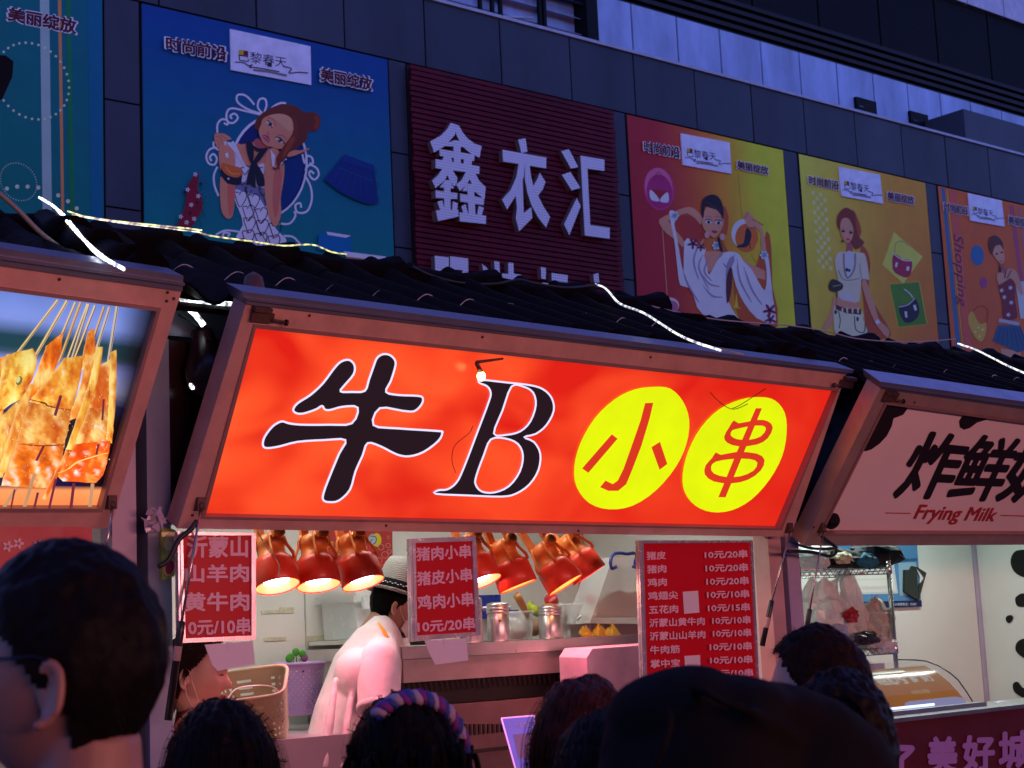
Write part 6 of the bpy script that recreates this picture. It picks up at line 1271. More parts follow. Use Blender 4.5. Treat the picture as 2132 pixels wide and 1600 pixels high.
# curved warming display
xe = onY(2028, 1470, 4.86).x; xw = onY(1760, 1500, 4.86).x-.15
arc = [onX(1780+x*.1651, 1340+y*.1651, xe) for x, y in ((515, 205), (760, 210), (900, 225), (1050, 280), (1200, 375), (1300, 460), (1400, 600), (1470, 710), (1515, 805))]
sheet = [onX(1780+x*.1651, 1340+y*.1651, xe-.07) for x, y in ((870, 292), (960, 335), (1060, 400), (1180, 500), (1290, 620), (1370, 720), (1425, 810))]
t = thing('warming_display', 'curved glass warming display with an orange sheet reading 招牌炸鲜奶', 'food display', ((xe+xw)/2, 5.1, S3.location.z+onY(1950, 1487, 4.68).z))
b = MB(); n = len(arc)
b.add([p for p in arc]+[Vector((xw, p.y, p.z)) for p in arc], [(i, i+1, n+i+1, n+i) for i in range(n-1)], True); part(b, 'curved_glass', M('display glass', (.7, .75, .75), .05, 0, 0, 5, alpha=.16), t)
b = MB(); b.tube(arc, .0035, 8); part(b, 'glass_edge', M('dark rubber edge', (.02, .025, .03), .3), t)
mid = [Vector((onY(1838, 1480, 4.86).x, p.y-.002, p.z+.002)) for p in arc]
b = MB(); b.tube(mid[3:], .004, 8); part(b, 'glass_edge', M('dark rubber edge'), t)
m = len(sheet); xo = onY(1864, 1485, 4.80).x-.0
b = MB(); vs = []; cs = []; W_ = 12
for j, p in enumerate(sheet):
    for i in range(W_+1):
        xx = xe-.07-(xe-.07-xo)*i/W_*(1.0); vs.append((xx-(.0), p.y-.004, p.z+.004)); cs.append(mixc((.80, .36, .06), (.78, .24, .05), j/m))
b.add(vs, [(j*(W_+1)+i, j*(W_+1)+i+1, (j+1)*(W_+1)+i+1, (j+1)*(W_+1)+i) for j in range(m-1) for i in range(W_)], True, cs); part(b, 'orange_sheet', Mprint('display sheet', .28, .15, .05, 5), t)
def on_sheet(u, v):   # u along from the left, v down the curve
    f = v*(m-1); i = min(m-2, int(f)); k = f-i; p = sheet[i]*(1-k)+sheet[i+1]*k; return Vector((xo+(xe-.07-xo)*u, p.y-.008, p.z+.008))
def sheet_text(s, u0, u1, v0, v1, col, off=.03):
    vs_, fs_ = text_mesh(s, off, 0, 0); x0 = min(v[0] for v in vs_); x1 = max(v[0] for v in vs_); y0 = min(v[1] for v in vs_); y1 = max(v[1] for v in vs_); b = MB()
    b.add([on_sheet(u0+(u1-u0)*(v[0]-x0)/(x1-x0), v0+(v1-v0)*(y1-v[1])/(y1-y0)) for v in vs_], fs_, False, col); part(b, 'lettering', Mprint('display print', .35, .2, .02, 5), t)
sheet_text('招牌炸鲜奶', .16, .84, .30, .47, (.85, .80, .75)); sheet_text('10元/份', .44, .66, .58, .66, (.8, .6, .45), .01)
def sheet_patch(u0, u1, v0, v1, col, name='sheet_panel', k=8, r=.12):
    b = MB(); vs_ = []; 
    for j in range(k+1):
        ins = (1-math.sqrt(max(0, 1-(1-min(1, min(j, (k-j))/(k*.28)))**2)))*r*(u1-u0) if True else 0
        for i in (0, 1): vs_.append(on_sheet((u0+ins) if i == 0 else (u1-ins), v0+(v1-v0)*j/k))
    b.add(vs_, [(2*j, 2*j+1, 2*j+3, 2*j+2) for j in range(k)], True, col); part(b, name, Mprint('display print'), t)
sheet_patch(.10, .64, .12, .21, (.80, .78, .66)); sheet_patch(.25, .98, .77, .98, (.55, .55, .95))
b = MB(); zc = onY(1950, 1487, 4.68).z
b.box((xw, 4.80, zc), (xe+.02, 5.5, zc+.02)); part(b, 'base', m_steel, t)
b = MB(); a0, a1 = arc[0], arc[1]; b.box((xw, a0.y-.02, a0.z-.055), (xe-.12, a0.y+.25, a0.z-.012)); part(b, 'top_tray', M('tray grey', (.55, .56, .52), .3), t)
b = MB(); b.box((xw, 5.05, zc+.02), (xe-.1, 5.45, zc+.12)); part(b, 'inner_pan', M('blue glow pan', (.08, .14, .4), .2, em=(.1, .25, .9), es=.3), t)
b = MB(); b.tube([(xw, 4.84, zc+.03), (xe-.35, 4.84, zc+.03)], .006); part(b, 'light_strip', M('display strip', (.6, .7, 1), .3, em=(.55, .7, 1.0), es=1.6), t)
b = MB(); b.ell(onY(2085, 1464, 4.9), (.05, .04, .012)); solo(b, 'white_dish', M('white plastic'), 'flat white dish on the counter right of the warming display', 'dish')
P = Paint(planeY(4.70), (1780, 1340, .1651), .003, .0005)
for s, q in (('了', [(400, 1272), (752, 1282), (752, 1760), (400, 1760)]), ('美', [(898, 1175), (1285, 1165), (1290, 1640), (900, 1660)]), ('好', [(1338, 1160), (1755, 1145), (1755, 1610), (1340, 1640)]), ('城', [(1793, 1110), (2230, 1085), (2230, 1560), (1795, 1600)])):
    P.mb = MB(); P.text(s, q, (.36, .22, .55), off=.04); part(P.mb, 'lettering', m_mp, S3)
# ================================================================== people
def hum_head(fwd_turn=0.0):
    """head mesh around the ear line: face towards +y, z up, about 0.23 m tall"""
    n, m = 56, 44; vs = []; fs = []
    G = lambda x, z, cx, cz, sx_, sz_: math.exp(-((x-cx)/sx_)**2-((z-cz)/sz_)**2)
    for i in range(m+1):
        th = math.pi*i/m
        for k in range(n):
            a = 2*math.pi*k/n; dx, dy, dz = math.sin(th)*math.cos(a), math.sin(th)*math.sin(a), math.cos(th)
            x = dx*.076; y = dy*.094; z = dz*.118
            if z < 0:     # jaw narrows and the back of the skull lifts
                t = -z/.118; x *= 1-.30*t**1.3; y = y*(1-.18*t**1.5)+.020*t
                if dy < 0: y *= 1-.42*t**1.2
            else: y *= 1+.04*dz
            if dy > 0:
                f = dy**1.5
                y += f*(.027*G(x, z, 0, -.024, .012, .017)+.015*G(x, z, 0, -.004, .009, .022)+.005*G(x, z, 0, .026, .05, .010)
                        -.012*(G(x, z, .030, .006, .017, .012)+G(x, z, -.030, .006, .017, .012))+.006*(G(x, z, .030, .006, .011, .007)+G(x, z, -.030, .006, .011, .007))
                        +.007*G(x, z, 0, -.056, .020, .006)+.006*G(x, z, 0, -.066, .017, .006)-.004*G(x, z, 0, -.061, .020, .0025)+.011*G(x, z, 0, -.094, .022, .016)-.004*G(x, z, 0, -.078, .02, .006)
                        +.004*(G(x, z, .042, -.03, .016, .02)+G(x, z, -.042, -.03, .016, .02)))
                x += math.copysign(.004, x)*f*G(abs(x), z, .05, -.02, .02, .02)
            vs.append(Vector((x, y, z)))
    for i in range(m):
        for k in range(n): fs.append((i*n+k, (i+1)*n+k, (i+1)*n+(k+1) % n, i*n+(k+1) % n))
    return vs, fs
def add_ear(mb, T, s):
    """outer shell, hollow and lobe; s = side"""
    c = Vector((s*.074, -.012, -.024))
    rim = []
    for k in range(15):
        a = math.radians(-60+k*300/14*.9); rim.append(T @ (c+Vector((s*(.010+.006*math.sin(a*.5)), -.017*math.sin(a+.2)*1.0+.0, .031*math.cos(a)))))
    mb.tube(rim, [.0042]*12+[.005, .007, .0065], 8)
    mb.ell(T @ (c+Vector((s*.003, -.001, 0))), (.0045, .016, .028), T.to_3x3(), 12, 8)
    mb.tube([T @ (c+Vector((s*.009, -.008, .016))), T @ (c+Vector((s*.011, -.009, 0))), T @ (c+Vector((s*.009, -.003, -.014)))], .0035, 6)
    mb.ell(T @ (c+Vector((s*.006, .003, -.028))), (.004, .007, .008), T.to_3x3(), 10, 6)
def taper(mb, p, q, r1, r2, sq=1.0, n=14, k=4):
    p, q = Vector(p), Vector(q); pts = [p+(q-p)*i/k for i in range(k+1)]; mb.tube(pts, [r1+(r2-r1)*i/k for i in range(k+1)], n, sq=sq)
    mb.ell(p, (r1, r1*sq, r1), n=12, m=8); mb.ell(q, (r2, r2*sq if sq < 1 else r2, r2), n=12, m=8)
def remesh(mb, name, mat, parent, voxel=.01, smooth=6, fac=.5, **props):
    me = bpy.data.meshes.new(name); me.from_pydata([tuple(v) for v in mb.v], [], mb.f); o = bpy.data.objects.new(name, me); COL.objects.link(o)
    r = o.modifiers.new('r', 'REMESH'); r.mode = 'VOXEL'; r.voxel_size = voxel; r.use_smooth_shade = True
    s = o.modifiers.new('s', 'SMOOTH'); s.iterations = smooth; s.factor = fac
    m2 = bpy.data.meshes.new_from_object(o.evaluated_get(bpy.context.evaluated_depsgraph_get())); bpy.data.objects.remove(o); bpy.data.meshes.remove(me)
    m2.name = name; m2.materials.clear(); m2.materials.append(mat); m2.polygons.foreach_set('use_smooth', [True]*len(m2.polygons))
    o = bpy.data.objects.new(name, m2); COL.objects.link(o); o.parent = parent; m2.transform(Matrix.Translation(-origin_of(parent)))
    for k, v in props.items(): o[k] = v
    return o
def hand(mb, T, s):
    """palm and five fingers hanging along -z, slightly curled; T places the wrist"""
    P = lambda x, y, z: T @ Vector((x*s, y, z))
    taper(mb, P(0, 0, 0), P(0, .004, -.045), .020, .024, .6); taper(mb, P(-.012, .004, -.06), P(.014, .004, -.06), .016, .015, .6)
    for i, (x, L_) in enumerate(((-.026, .062), (-.009, .075), (.008, .072), (.024, .055))):
        a = P(x, .004, -.070); b_ = P(x*1.15, .010, -.070-L_*.45); c = P(x*1.15, .026, -.070-L_*.78); d = P(x*1.1, .040, -.070-L_*.95)
        mb.tube([a, b_, c, d], [.0090, .0085, .0078, .0065], 8); mb.ell(d, (.0065,)*3, n=8, m=6); mb.ell(a, (.0092,)*3, n=8, m=6)
    mb.tube([P(-.018, .0, -.018), P(-.042, .014, -.045), P(-.046, .024, -.072)], [.0125, .011, .0085], 8); mb.ell(P(-.046, .024, -.074), (.0085,)*3, n=8, m=6)
m_skin = M('skin', (.40, .22, .155), .5, 0, .08, 20, sss=.15); m_skin2 = M('pale skin', (.55, .34, .26), .48, 0, .06, 20, sss=.15)
def hair_mat(name, c, r=.5): return M(name, c, r, 0, .35, 50, spec=.04)
m_hair = hair_mat('black hair', (.004, .0034, .004)); m_hairb = hair_mat('dark brown hair', (.030, .009, .007), .4)
CLO = {}
def cloth(name, c, r=.75): return M(name, c, r, 0, .14, 9, .25, 35, spec=.06)
def person(label, top, dist, phi, skin, coat, trousers, arms=((.30, 0), (.30, 0)), nod=0, hs=1.0, vox=.011, collar=True, lean=(0, 0), sleeves=True, long_torso=True):
    """stands a figure with the top of its head at picture point top, dist metres along the view; phi: 0 looks away from the camera, 90 to the left of the picture"""
    tp = at(top[0], top[1], dist); H = tp.z; f2 = Vector((FWD.x, FWD.y, 0)).normalized(); r2 = Vector((R0.x, R0.y, 0)).normalized()
    a = math.radians(phi); fw = f2*math.cos(a)-r2*math.sin(a); rg = Vector((fw.y, -fw.x, 0))
    Wm = Matrix(((rg.x, fw.x, 0, tp.x), (rg.y, fw.y, 0, tp.y), (0, 0, 1, 0), (0, 0, 0, 1)))
    k = H/1.70; W = lambda x, y, z: Wm @ Vector((x, y, z*k))
    t = thing('person', label, 'person', (tp.x, tp.y, 0), 'people gathered at the stalls')
    hc = Vector((0, 0, H-.118*hs)); Th = Wm @ Matrix.Translation(hc) @ Matrix.Rotation(math.radians(-nod), 4, 'X') @ Matrix.Scale(hs, 4)
    lx, ly = lean; L_ = lambda x, y, z: W(x+lx*max(0, z-.95), y+ly*max(0, z-.95), z)
    b = MB(); vs, fs = hum_head(); b.add([Th @ v for v in vs], fs); add_ear(b, Th, 1); add_ear(b, Th, -1)
    nk = Th @ Vector((0, -.022, -.07)); b.tube([nk, L_(0, -.025, 1.43), L_(0, -.02, 1.37)], [.054, .056, .075], 16)
    for s in (1, -1): taper(b, L_(s*.03, -.02, 1.395), L_(s*.165, -.015, 1.36), .045, .055)
    b.tube([L_(0, -.01, 1.38), L_(0, 0, 1.22), L_(0, 0, 1.08), L_(0, 0, .95)], [.12, .15, .125, .14], 18, sq=.72)
    hands = []
    for s in (1, -1):
        taper(b, W(s*.085, 0, .92), W(s*.09, .01, .50), .085, .055); taper(b, W(s*.09, .01, .50), W(s*.095, -.01, .09), .052, .036); taper(b, W(s*.095, -.03, .04), W(s*.11, .13, .03), .036, .03, .8)
        sh = L_(s*.185, -.015, 1.345); up, side = arms[0 if s == 1 else 1]
        el = sh+(W(s*(.05+side), up*.6, -.27/1)-W(0, 0, 0)); wr = el+(W(s*(-.01), up, -.24+up*.7)-W(0, 0, 0))
        taper(b, sh, el, .050, .040); taper(b, el, wr, .038, .026); hands.append((s, sh, el, wr))
        d = (wr-el).normalized(); q = Vector((0, 0, -1)).rotation_difference(d); T = Matrix.Translation(wr) @ q.to_matrix().to_4x4() @ Wm.to_3x3().to_4x4(); hand(b, T, s)
    body = remesh(b, 'body', skin, t, .0058 if vox < .01 else .009, 2 if vox < .01 else 4)
    # clothes
    b = MB()
    for s, sh, el, wr in hands:
        taper(b, L_(s*.05, -.02, 1.385), sh+Vector((0, 0, -.005)), .052, .068); taper(b, sh, el, .066, .054)
        taper(b, el, wr if sleeves else el+(wr-el)*.05, .052, .040)
    b.tube([L_(0, -.015, 1.40), L_(0, -.01, 1.33), L_(0, 0, 1.20), L_(0, 0, 1.05), L_(0, 0, .90), W(0, 0, .82)], [.085, .155, .18, .165, .175, .185], 22, sq=.68)
    b.ell(L_(.10, -.03, 1.30), (.08, .07, .09)); b.ell(L_(-.10, -.03, 1.30), (.08, .07, .09))
    if collar: b.lathe(L_(0, -.022, 1.37), L_(0, -.02, 1.45)-L_(0, -.022, 1.37), [(.075, 0), (.066, .05), (.064, .058), (.056, .05), (.060, 0)], 20)
    remesh(b, 'jacket', coat, t, .011, 5)
    b = MB()
    for s in (1, -1): taper(b, W(s*.085, 0, .93), W(s*.092, .01, .50), .10, .07); taper(b, W(s*.092, .01, .50), W(s*.097, -.01, .11), .068, .055)
    b.tube([W(0, 0, .98), W(0, 0, .86)], [.165, .17], 20, sq=.66); remesh(b, 'trousers', trousers, t, .013, 4)
    for s in (1, -1):
        b = MB(); taper(b, W(s*.095, -.035, .05), W(s*.112, .15, .04), .045, .04, .9); b.box(*[tuple(min(a_[i], c_[i]) for i in range(3)) if j == 0 else tuple(max(a_[i], c_[i]) for i in range(3)) for j, (a_, c_) in enumerate([((W(s*.1, 0, 0)-Vector((.04, .04, 0))), (W(s*.1, .05, 0)+Vector((.04, .04, .03))))]*2)]); remesh(b, 'shoe', cloth('dark shoe', (.02, .02, .022), .5), t, .012, 3)
    return t, Th, Wm
def hair(t, Th, mat, style, seed=1, strands=2600, name='hair', long=0.0, vol=1.0, line=.028, nape=-.055, crest=0.0, length=.03):
    """cap grown from the scalp plus individual locks; long > 0 lets it fall (metres)"""
    rr = random.Random(seed); b = MB(); off = Vector((seed*3.1, 0, 0))
    def inside(d):   # d unit direction on the skull
        z = d.z*.118; y = d.y*.094
        if y > -.03:
            zl_ = (line+.02*max(0, d.y))-(line+.040)*min(1, max(0, (.050-y)/.080))+.004*math.sin(d.x*23+d.y*31+seed)
            if z < zl_: return False
        elif z < nape+.012*abs(d.x): return False
        return True
    n, m = 132, 84; cap = []; keep = {}
    for i in range(m+1):
        th = math.pi*i/m
        for k in range(n):
            a = 2*math.pi*k/n; d = Vector((math.sin(th)*math.cos(a), math.sin(th)*math.sin(a), math.cos(th)))
            th_ = (.010+.008*d.z*(d.z > 0))*vol*(1+.35*noise.noise(d*3+off)+.25*noise.noise(d*9+off))+crest*max(0, d.z)**3
            p = Vector((d.x*(.076+th_), d.y*(.094+th_)*(1.02), d.z*(.118+th_)))
            if p.z < 0:
                q = -p.z/.118; p.x *= 1-.22*q**1.3
                if d.y < 0: p.y *= 1-.34*q**1.2
            cap.append(Th @ p); keep[(i, k)] = inside(d)
    fs = [(i*n+k, (i+1)*n+k, (i+1)*n+(k+1) % n, i*n+(k+1) % n) for i in range(m) for k in range(n) if keep[(i, k)] or keep[(i+1, k)] or keep[(i, (k+1) % n)]]
    used_ = sorted({i for f in fs for i in f}); mp = {v: i for i, v in enumerate(used_)}
    b.add([cap[i] for i in used_], [tuple(mp[i] for i in f) for f in fs], True)
    up = Vector((0, 0, 1))
    for s in range(strands):
        d = Vector((rr.gauss(0, 1), rr.gauss(0, 1), rr.gauss(.25, 1))).normalized()
        if not inside(d): continue
        if long and d.y > (.45 if name != 'swept' else .1) and d.z < .75: continue
        r0 = .006*vol; p = Vector((d.x*(.076+r0), d.y*(.094+r0), d.z*(.118+r0)+crest*max(0, d.z)**3))
        if p.z < 0:
            q = -p.z/.118; p.x *= 1-.22*q**1.3
            if d.y < 0: p.y *= 1-.34*q**1.2
        nrm = Vector((d.x/.076, d.y/.094, d.z/.118)).normalized(); fall = Vector((rr.gauss(0, .1), (-.35 if not long else (-1.3 if d.y > -.3 else -.2))+rr.gauss(0, .1), -.6)); tg = (fall-nrm*fall.dot(nrm)).normalized()
        w_ = rr.uniform(.0005, .0011)*(1 if not long else 1.15); pts = [p]; cur = p; dirn = (tg*(1.2 if style != 'spiky' else .5)+nrm*((.22 if not long else .03) if style != 'spiky' else .7)+Vector((rr.gauss(0, .16), rr.gauss(0, .16), rr.gauss(0, .12)))*(1 if not long else .25)).normalized()
        if long:
            L_ = long*rr.uniform(.8, 1.05); steps = 14; lift = rr.uniform(0, .007)*vol+(rr.uniform(.004, .016) if s % 14 == 0 else 0)
            for j in range(steps):
                cur = cur+dirn*(L_/steps)
                if cur.z > -.05: ex, ey, ez = .079+lift+.006*vol, .097+lift+.006*vol, .121+lift+.005*vol; q_ = math.sqrt((cur.x/ex)**2+(cur.y/ey)**2+(max(cur.z, 0)/ez)**2)
                else: ex, ey = .074+lift+.006*vol, .088+lift+.006*vol; q_ = math.hypot(cur.x/ex, (cur.y+.012)/ey)
                if q_ > 1e-3 and (q_ < 1 or q_ > 1.0): cur = Vector((cur.x/q_, cur.y/q_, cur.z/q_ if cur.z > 0 else cur.z))
                if cur.z < .035 and cur.y > -.005: cur.y = -.005-.02*rr.random(); cur.x = math.copysign(.080+lift, cur.x if cur.x else 1)
                pts.append(cur.copy()); dirn = (dirn*.6+Vector((0, -.10 if cur.y > -.02 else 0, -1))*.5+Vector((rr.gauss(0, .03), rr.gauss(0, .03), 0))).normalized()
        else:
            L_ = length*rr.uniform(.5, 1.25)
            for j in range(3): cur = cur+dirn*(L_/3); pts.append(cur); dirn = (dirn+tg*.35).normalized()
        sd = (tg.cross(nrm)).normalized() if tg.cross(nrm).length > .01 else Vector((1, 0, 0)); vs = []
        for j, q_ in enumerate(pts): ww = w_*(1-.8*j/(len(pts)-1)); vs += [Th @ (q_+sd*ww), Th @ (q_-sd*ww)]
        b.add(vs, [(2*j, 2*j+1, 2*j+3, 2*j+2) for j in range(len(pts)-1)], True)
    return part(b, name, mat, t)
black = cloth('black coat cloth', (.005, .005, .006)); dkblue = cloth('dark navy trousers', (.015, .017, .025)); grey = cloth('grey violet coat', (.16, .13, .17))
# man at the left with glasses
t, Th, Wm = person('tall man with cropped black hair and thin glasses filling the lower left corner', (140, 1150), 1.75, 84, M('shaded skin', (.20, .105, .085), .55, 0, .1, 14, sss=.1), black, dkblue, hs=1.03, vox=.009)  # shade on this man is put into a darker skin colour
hair(t, Th, m_hair, 'short', 3, 5200, line=.045, nape=-.082, vol=.8, length=.016)
b = MB(); T = lambda x, y, z: Th @ Vector((x, y, z))
for s in (1, -1): b.tube([T(s*.068, .088, .012), T(s*.082, .05, .012), T(s*.084, .0, .012), T(s*.083, -.012, .008), T(s*.080, -.026, -.012)], .0018, 6)
for s in (1, -1): b.tube([T(s*(.034+.026*math.cos(a)), .104-.012*abs(math.cos(a)), .0+.018*math.sin(a)) for a in [i*math.pi/8 for i in range(17)]], .0016, 6)
b.tube([T(-.009, .112, .004), T(.009, .112, .004)], .0015, 6); part(b, 'glasses', M('gunmetal frame', (.01, .012, .03), .25, .6), t)
# woman with smooth dark hair
t, Th, Wm = person('person with smooth round black hair seen from behind, beside the man with glasses', (460, 1486), 2.75, 8, m_skin2, black, dkblue, hs=1.04)
hair(t, Th, m_hair, 'long', 5, 9000, long=.30, vol=1.3, nape=-.12, line=.03)
# woman with braided hairband
t, Th, Wm = person('woman with dark wavy hair and a braided violet and blue hairband', (838, 1476), 2.8, 22, m_skin2, black, dkblue, hs=1.0)
hair(t, Th, m_hair, 'long', 8, 9000, long=.36, vol=1.6, nape=-.12, line=.03)
cols = [cloth('violet yarn', (.13, .025, .17), .5), cloth('blue yarn', (.03, .05, .22), .5), cloth('pale lilac yarn', (.26, .22, .30), .5)]
for k in range(3):
    b = MB(); pts = []; 
    for i in range(85):
        u = i/84; a = math.radians(-14+u*142); ph = u*46+k*2.094; R_ = .106
        base = Vector((R_*.93*math.cos(a), -.028-.02*math.sin(a), R_*1.18*math.sin(a)+.012)); out = Vector((math.cos(a), 0, math.sin(a)))
        pts.append(Th @ (base+out*(.0075*math.cos(ph)+.002*math.sin(i*1.7))+Vector((0, .012*math.sin(ph), 0))))
    b.tube(pts, [.0078+.0012*math.sin(i*.9) for i in range(85)], 8); part(b, 'hairband_strand', cols[k], t)
rq = random.Random(12); b = MB()
for k in range(46):
    a0 = math.radians(rq.uniform(150, 400)); rad = rq.uniform(.088, .108); z0_ = rq.uniform(.02, .07); pts = []
    for j in range(26):
        zz_ = z0_-j*.013; wv_ = .011*math.sin(j*.55+k*1.9); w2 = .008*math.cos(j*.55+k); sp_ = 1+.010*j
        x_, y_ = (rad*sp_+wv_)*math.cos(a0), (rad*1.1*sp_+w2)*math.sin(a0)-.02
        if y_ > .0: y_ = -.001-.02*rq.random()
        pts.append(Th @ Vector((x_, y_, zz_)))
    b.tube(pts, [.0055]*20+[.005, .0045, .004, .003, .002, .001], 5)
part(b, 'wavy_locks', m_hair, t, kind='stuff')
# woman with long reddish brown hair
t, Th, Wm = person('woman with long reddish brown hair in front of the pink steel cover', (1216, 1442), 2.9, -28, m_skin2, cloth('plum coat', (.06, .02, .04)), dkblue, hs=1.02)
hair(t, Th, m_hairb, 'long', 11, 10000, long=.42, vol=1.5, nape=-.12, line=.02)
# small dark head before her
t, Th, Wm = person('short person with loose black hair in front of the woman with brown hair', (1262, 1512), 2.35, 12, m_skin2, cloth('dark purple coat', (.04, .02, .05)), dkblue, hs=.93)
hair(t, Th, m_hair, 'long', 13, 7000, long=.30, vol=1.4, nape=-.12, line=.03)
# big hooded figure
t, Th, Wm = person('large dark figure wearing a peaked black hood in the lower right centre', (1472, 1424), 1.9, -14, m_skin, black, dkblue, hs=.90)
b = MB(); P = lambda x, y, z: Wm @ Vector((x, y, z)); H_ = at(1472, 1424, 1.9).z
A_ = lambda x, y, dd=0: at(x, y, 1.9+dd)
b.ell(P(0, -.01, H_-.115), (.092, .105, .112)); b.ell(A_(1440, 1418), (.030, .05, .020)); b.ell(A_(1415, 1440), (.040, .07, .028)); b.ell(A_(1405, 1490), (.060, .10, .052)); b.ell(A_(1510, 1468), (.062, .09, .036)); b.ell(A_(1590, 1492, .03), (.066, .09, .042)); b.ell(A_(1660, 1535, .03), (.064, .09, .055)); b.ell(A_(1385, 1575), (.052, .1, .07)); b.ell(A_(1560, 1590, .02), (.12, .10, .09)); b.ell(A_(1700, 1640, .02), (.10, .10, .10)); b.ell(A_(1370, 1670), (.06, .1, .08)); taper(b, P(0, -.03, H_-.20), P(0, -.04, H_-.34), .085, .16)
b.tube([A_(1430, 1425, -.08), A_(1480, 1450, -.10), A_(1560, 1480, -.10), A_(1660, 1540, -.06)], .008, 8); b.tube([A_(1400, 1470, -.10), A_(1390, 1540, -.12), A_(1350, 1620, -.12)], .008, 8)
remesh(b, 'hood', cloth('black hood cloth', (.004, .004, .005), .85), t, .009, 5)
# man with short hair looking left
t, Th, Wm = person('man with short dark hair facing left beneath the wire shelf', (1697, 1322), 3.3, 64, m_skin, grey, dkblue, hs=1.02, vox=.009)
hair(t, Th, hair_mat('dark hair with brown tips', (.010, .005, .004)), 'spiky', 17, 5200, line=.066, nape=-.07, vol=1.1, length=.026)
# woman with hair bun behind the hooded figure
t, Th, Wm = person('woman with her black hair in a round bun beside the hooded figure', (1742, 1428), 2.3, -20, m_skin2, cloth('mauve knit', (.10, .07, .10)), dkblue, hs=.86)
hair(t, Th, m_hair, 'short', 19, 4200, line=.03, nape=-.09, vol=1.5, length=.03)
b = MB(); c = Th @ Vector((.01, -.100, .060)); rq = random.Random(4)
b.ell(c, (.037, .037, .034))
for k in range(700):
    d = Vector((rq.gauss(0, 1), rq.gauss(0, 1), rq.gauss(0, .8))).normalized(); ax = Vector((.3, -.9, .3)).normalized(); q1 = d.cross(ax).normalized(); pts = []
    for j in range(4): e = (d+q1*(j-1.5)*.38).normalized(); pts.append(c+e*(.038+rq.uniform(0, .004)))
    vs = []; 
    for j, p_ in enumerate(pts): vs += [p_+ax*.0009*(1-.3*j), p_-ax*.0009*(1-.3*j)]
    b.add(vs, [(2*j, 2*j+1, 2*j+3, 2*j+2) for j in range(3)], True)
part(b, 'hair_bun', m_hair, t)
# helper woman inside the stall, face in the red light
t, Th, Wm = person('woman in profile inside the stall under the left menu board, face glowing red', (404, 1318), 5.72, -86, M('face skin', (.62, .36, .27), .45, 0, .05, 20, sss=.15), cloth('red work coat', (.35, .05, .05)), dkblue, hs=1.12, vox=.009, nod=14, lean=(0, .05))
hair(t, Th, hair_mat('dark red brown hair', (.03, .010, .012)), 'long', 23, 5200, long=.20, vol=.9, nape=-.11, line=.085)
b = MB(); T = lambda x, y, z: Th @ Vector((x, y, z))
for s in (1, -1): b.tube([T(s*.082, -.012, .012), T(s*.078, .010, -.03), T(s*.070, .045, -.090)], .0014, 6); b.tube([T(s*.082, -.012, -.03), T(s*.076, .0, -.07), T(s*.060, .03, -.112)], .0014, 6)
b.add([T(-.055, .06, -.105), T(0, .10, -.105), T(.055, .06, -.105), T(.05, .055, -.135), T(0, .085, -.145), T(-.05, .055, -.135)], [(0, 1, 4, 5), (1, 2, 3, 4)], True); part(b, 'face_mask', M('mask cloth', (.75, .7, .7), .6), t)
for s in (1, -1):
    b = MB(); b.tube([T(s*.018, .0905, .004), T(s*.028, .0905, .008), T(s*.040, .084, .004)], [.0012, .0022, .001], 6); part(b, 'eyelash', m_hair, t)
    b = MB(); b.tube([T(s*.016, .098, .022), T(s*.030, .096, .026), T(s*.044, .086, .022)], [.0016, .0026, .001], 6); part(b, 'eyebrow', m_hair, t)
b = MB(); b.ell(T(0, .1045, -.057), (.006, .017, .005) if abs(Wm[0][0]) < .5 else (.017, .006, .005)); b.ell(T(0, .1035, -.065), (.006, .015, .005) if abs(Wm[0][0]) < .5 else (.015, .006, .005)); part(b, 'lips', M('lips', (.45, .09, .08), .4), t)
# cook
Yc = 5.30
tp = onY(826, 1262, Yc)   # ear of the cook
t = thing('person', 'cook in a straw hat and white coat bending over the grill', 'person', (onY(720, 1600, Yc).x, Yc, .1), 'people gathered at the stalls')
f2 = Vector((R0.x, R0.y, 0)).normalized(); Fh = (f2*.93+Vector((FWD.x, FWD.y, 0)).normalized()*.37).normalized(); Rh = Vector((Fh.y, -Fh.x, 0))
Hm = Matrix(((Rh.x, Fh.x, 0, 0), (Rh.y, Fh.y, 0, 0), (0, 0, 1, 0), (0, 0, 0, 1))) @ Matrix.Rotation(math.radians(-24), 4, 'X')
earl = Hm @ Vector((-.076, -.010, -.012)); earr = Hm @ Vector((.076, -.010, -.012)); near = earl if (CAM-tp).dot(earl) > (CAM-tp).dot(earr) else earr
Hc = tp-near; Th = Matrix.Translation(Hc) @ Hm
Q = lambda px, py, dy=0.0: onY(px, py, Yc+dy)
sh_l, sh_r = Q(790, 1378, -.13), Q(812, 1345, .17); chest = Q(775, 1400, .02); belly = Q(725, 1510, .02); hip = Q(690, 1620, .02)
b = MB(); vs, fs = hum_head(); b.add([Th @ v for v in vs], fs); add_ear(b, Th, 1); add_ear(b, Th, -1)
b.tube([Th @ Vector((0, -.02, -.06)), Th @ Vector((0, -.045, -.13)), Q(790, 1345, .02)], [.055, .056, .07], 16)
b.tube([Q(785, 1340, .02), chest, belly, hip], [.06, .095, .11, .125], 18, sq=.8); taper(b, Q(790, 1335, .02), sh_l, .06, .06); taper(b, Q(790, 1335, .02), sh_r, .06, .06)
el_l, wr_l = Q(788, 1475, -.19), Q(868, 1550, -.30); el_r, wr_r = Q(850, 1440, .10), Q(905, 1500, -.10)
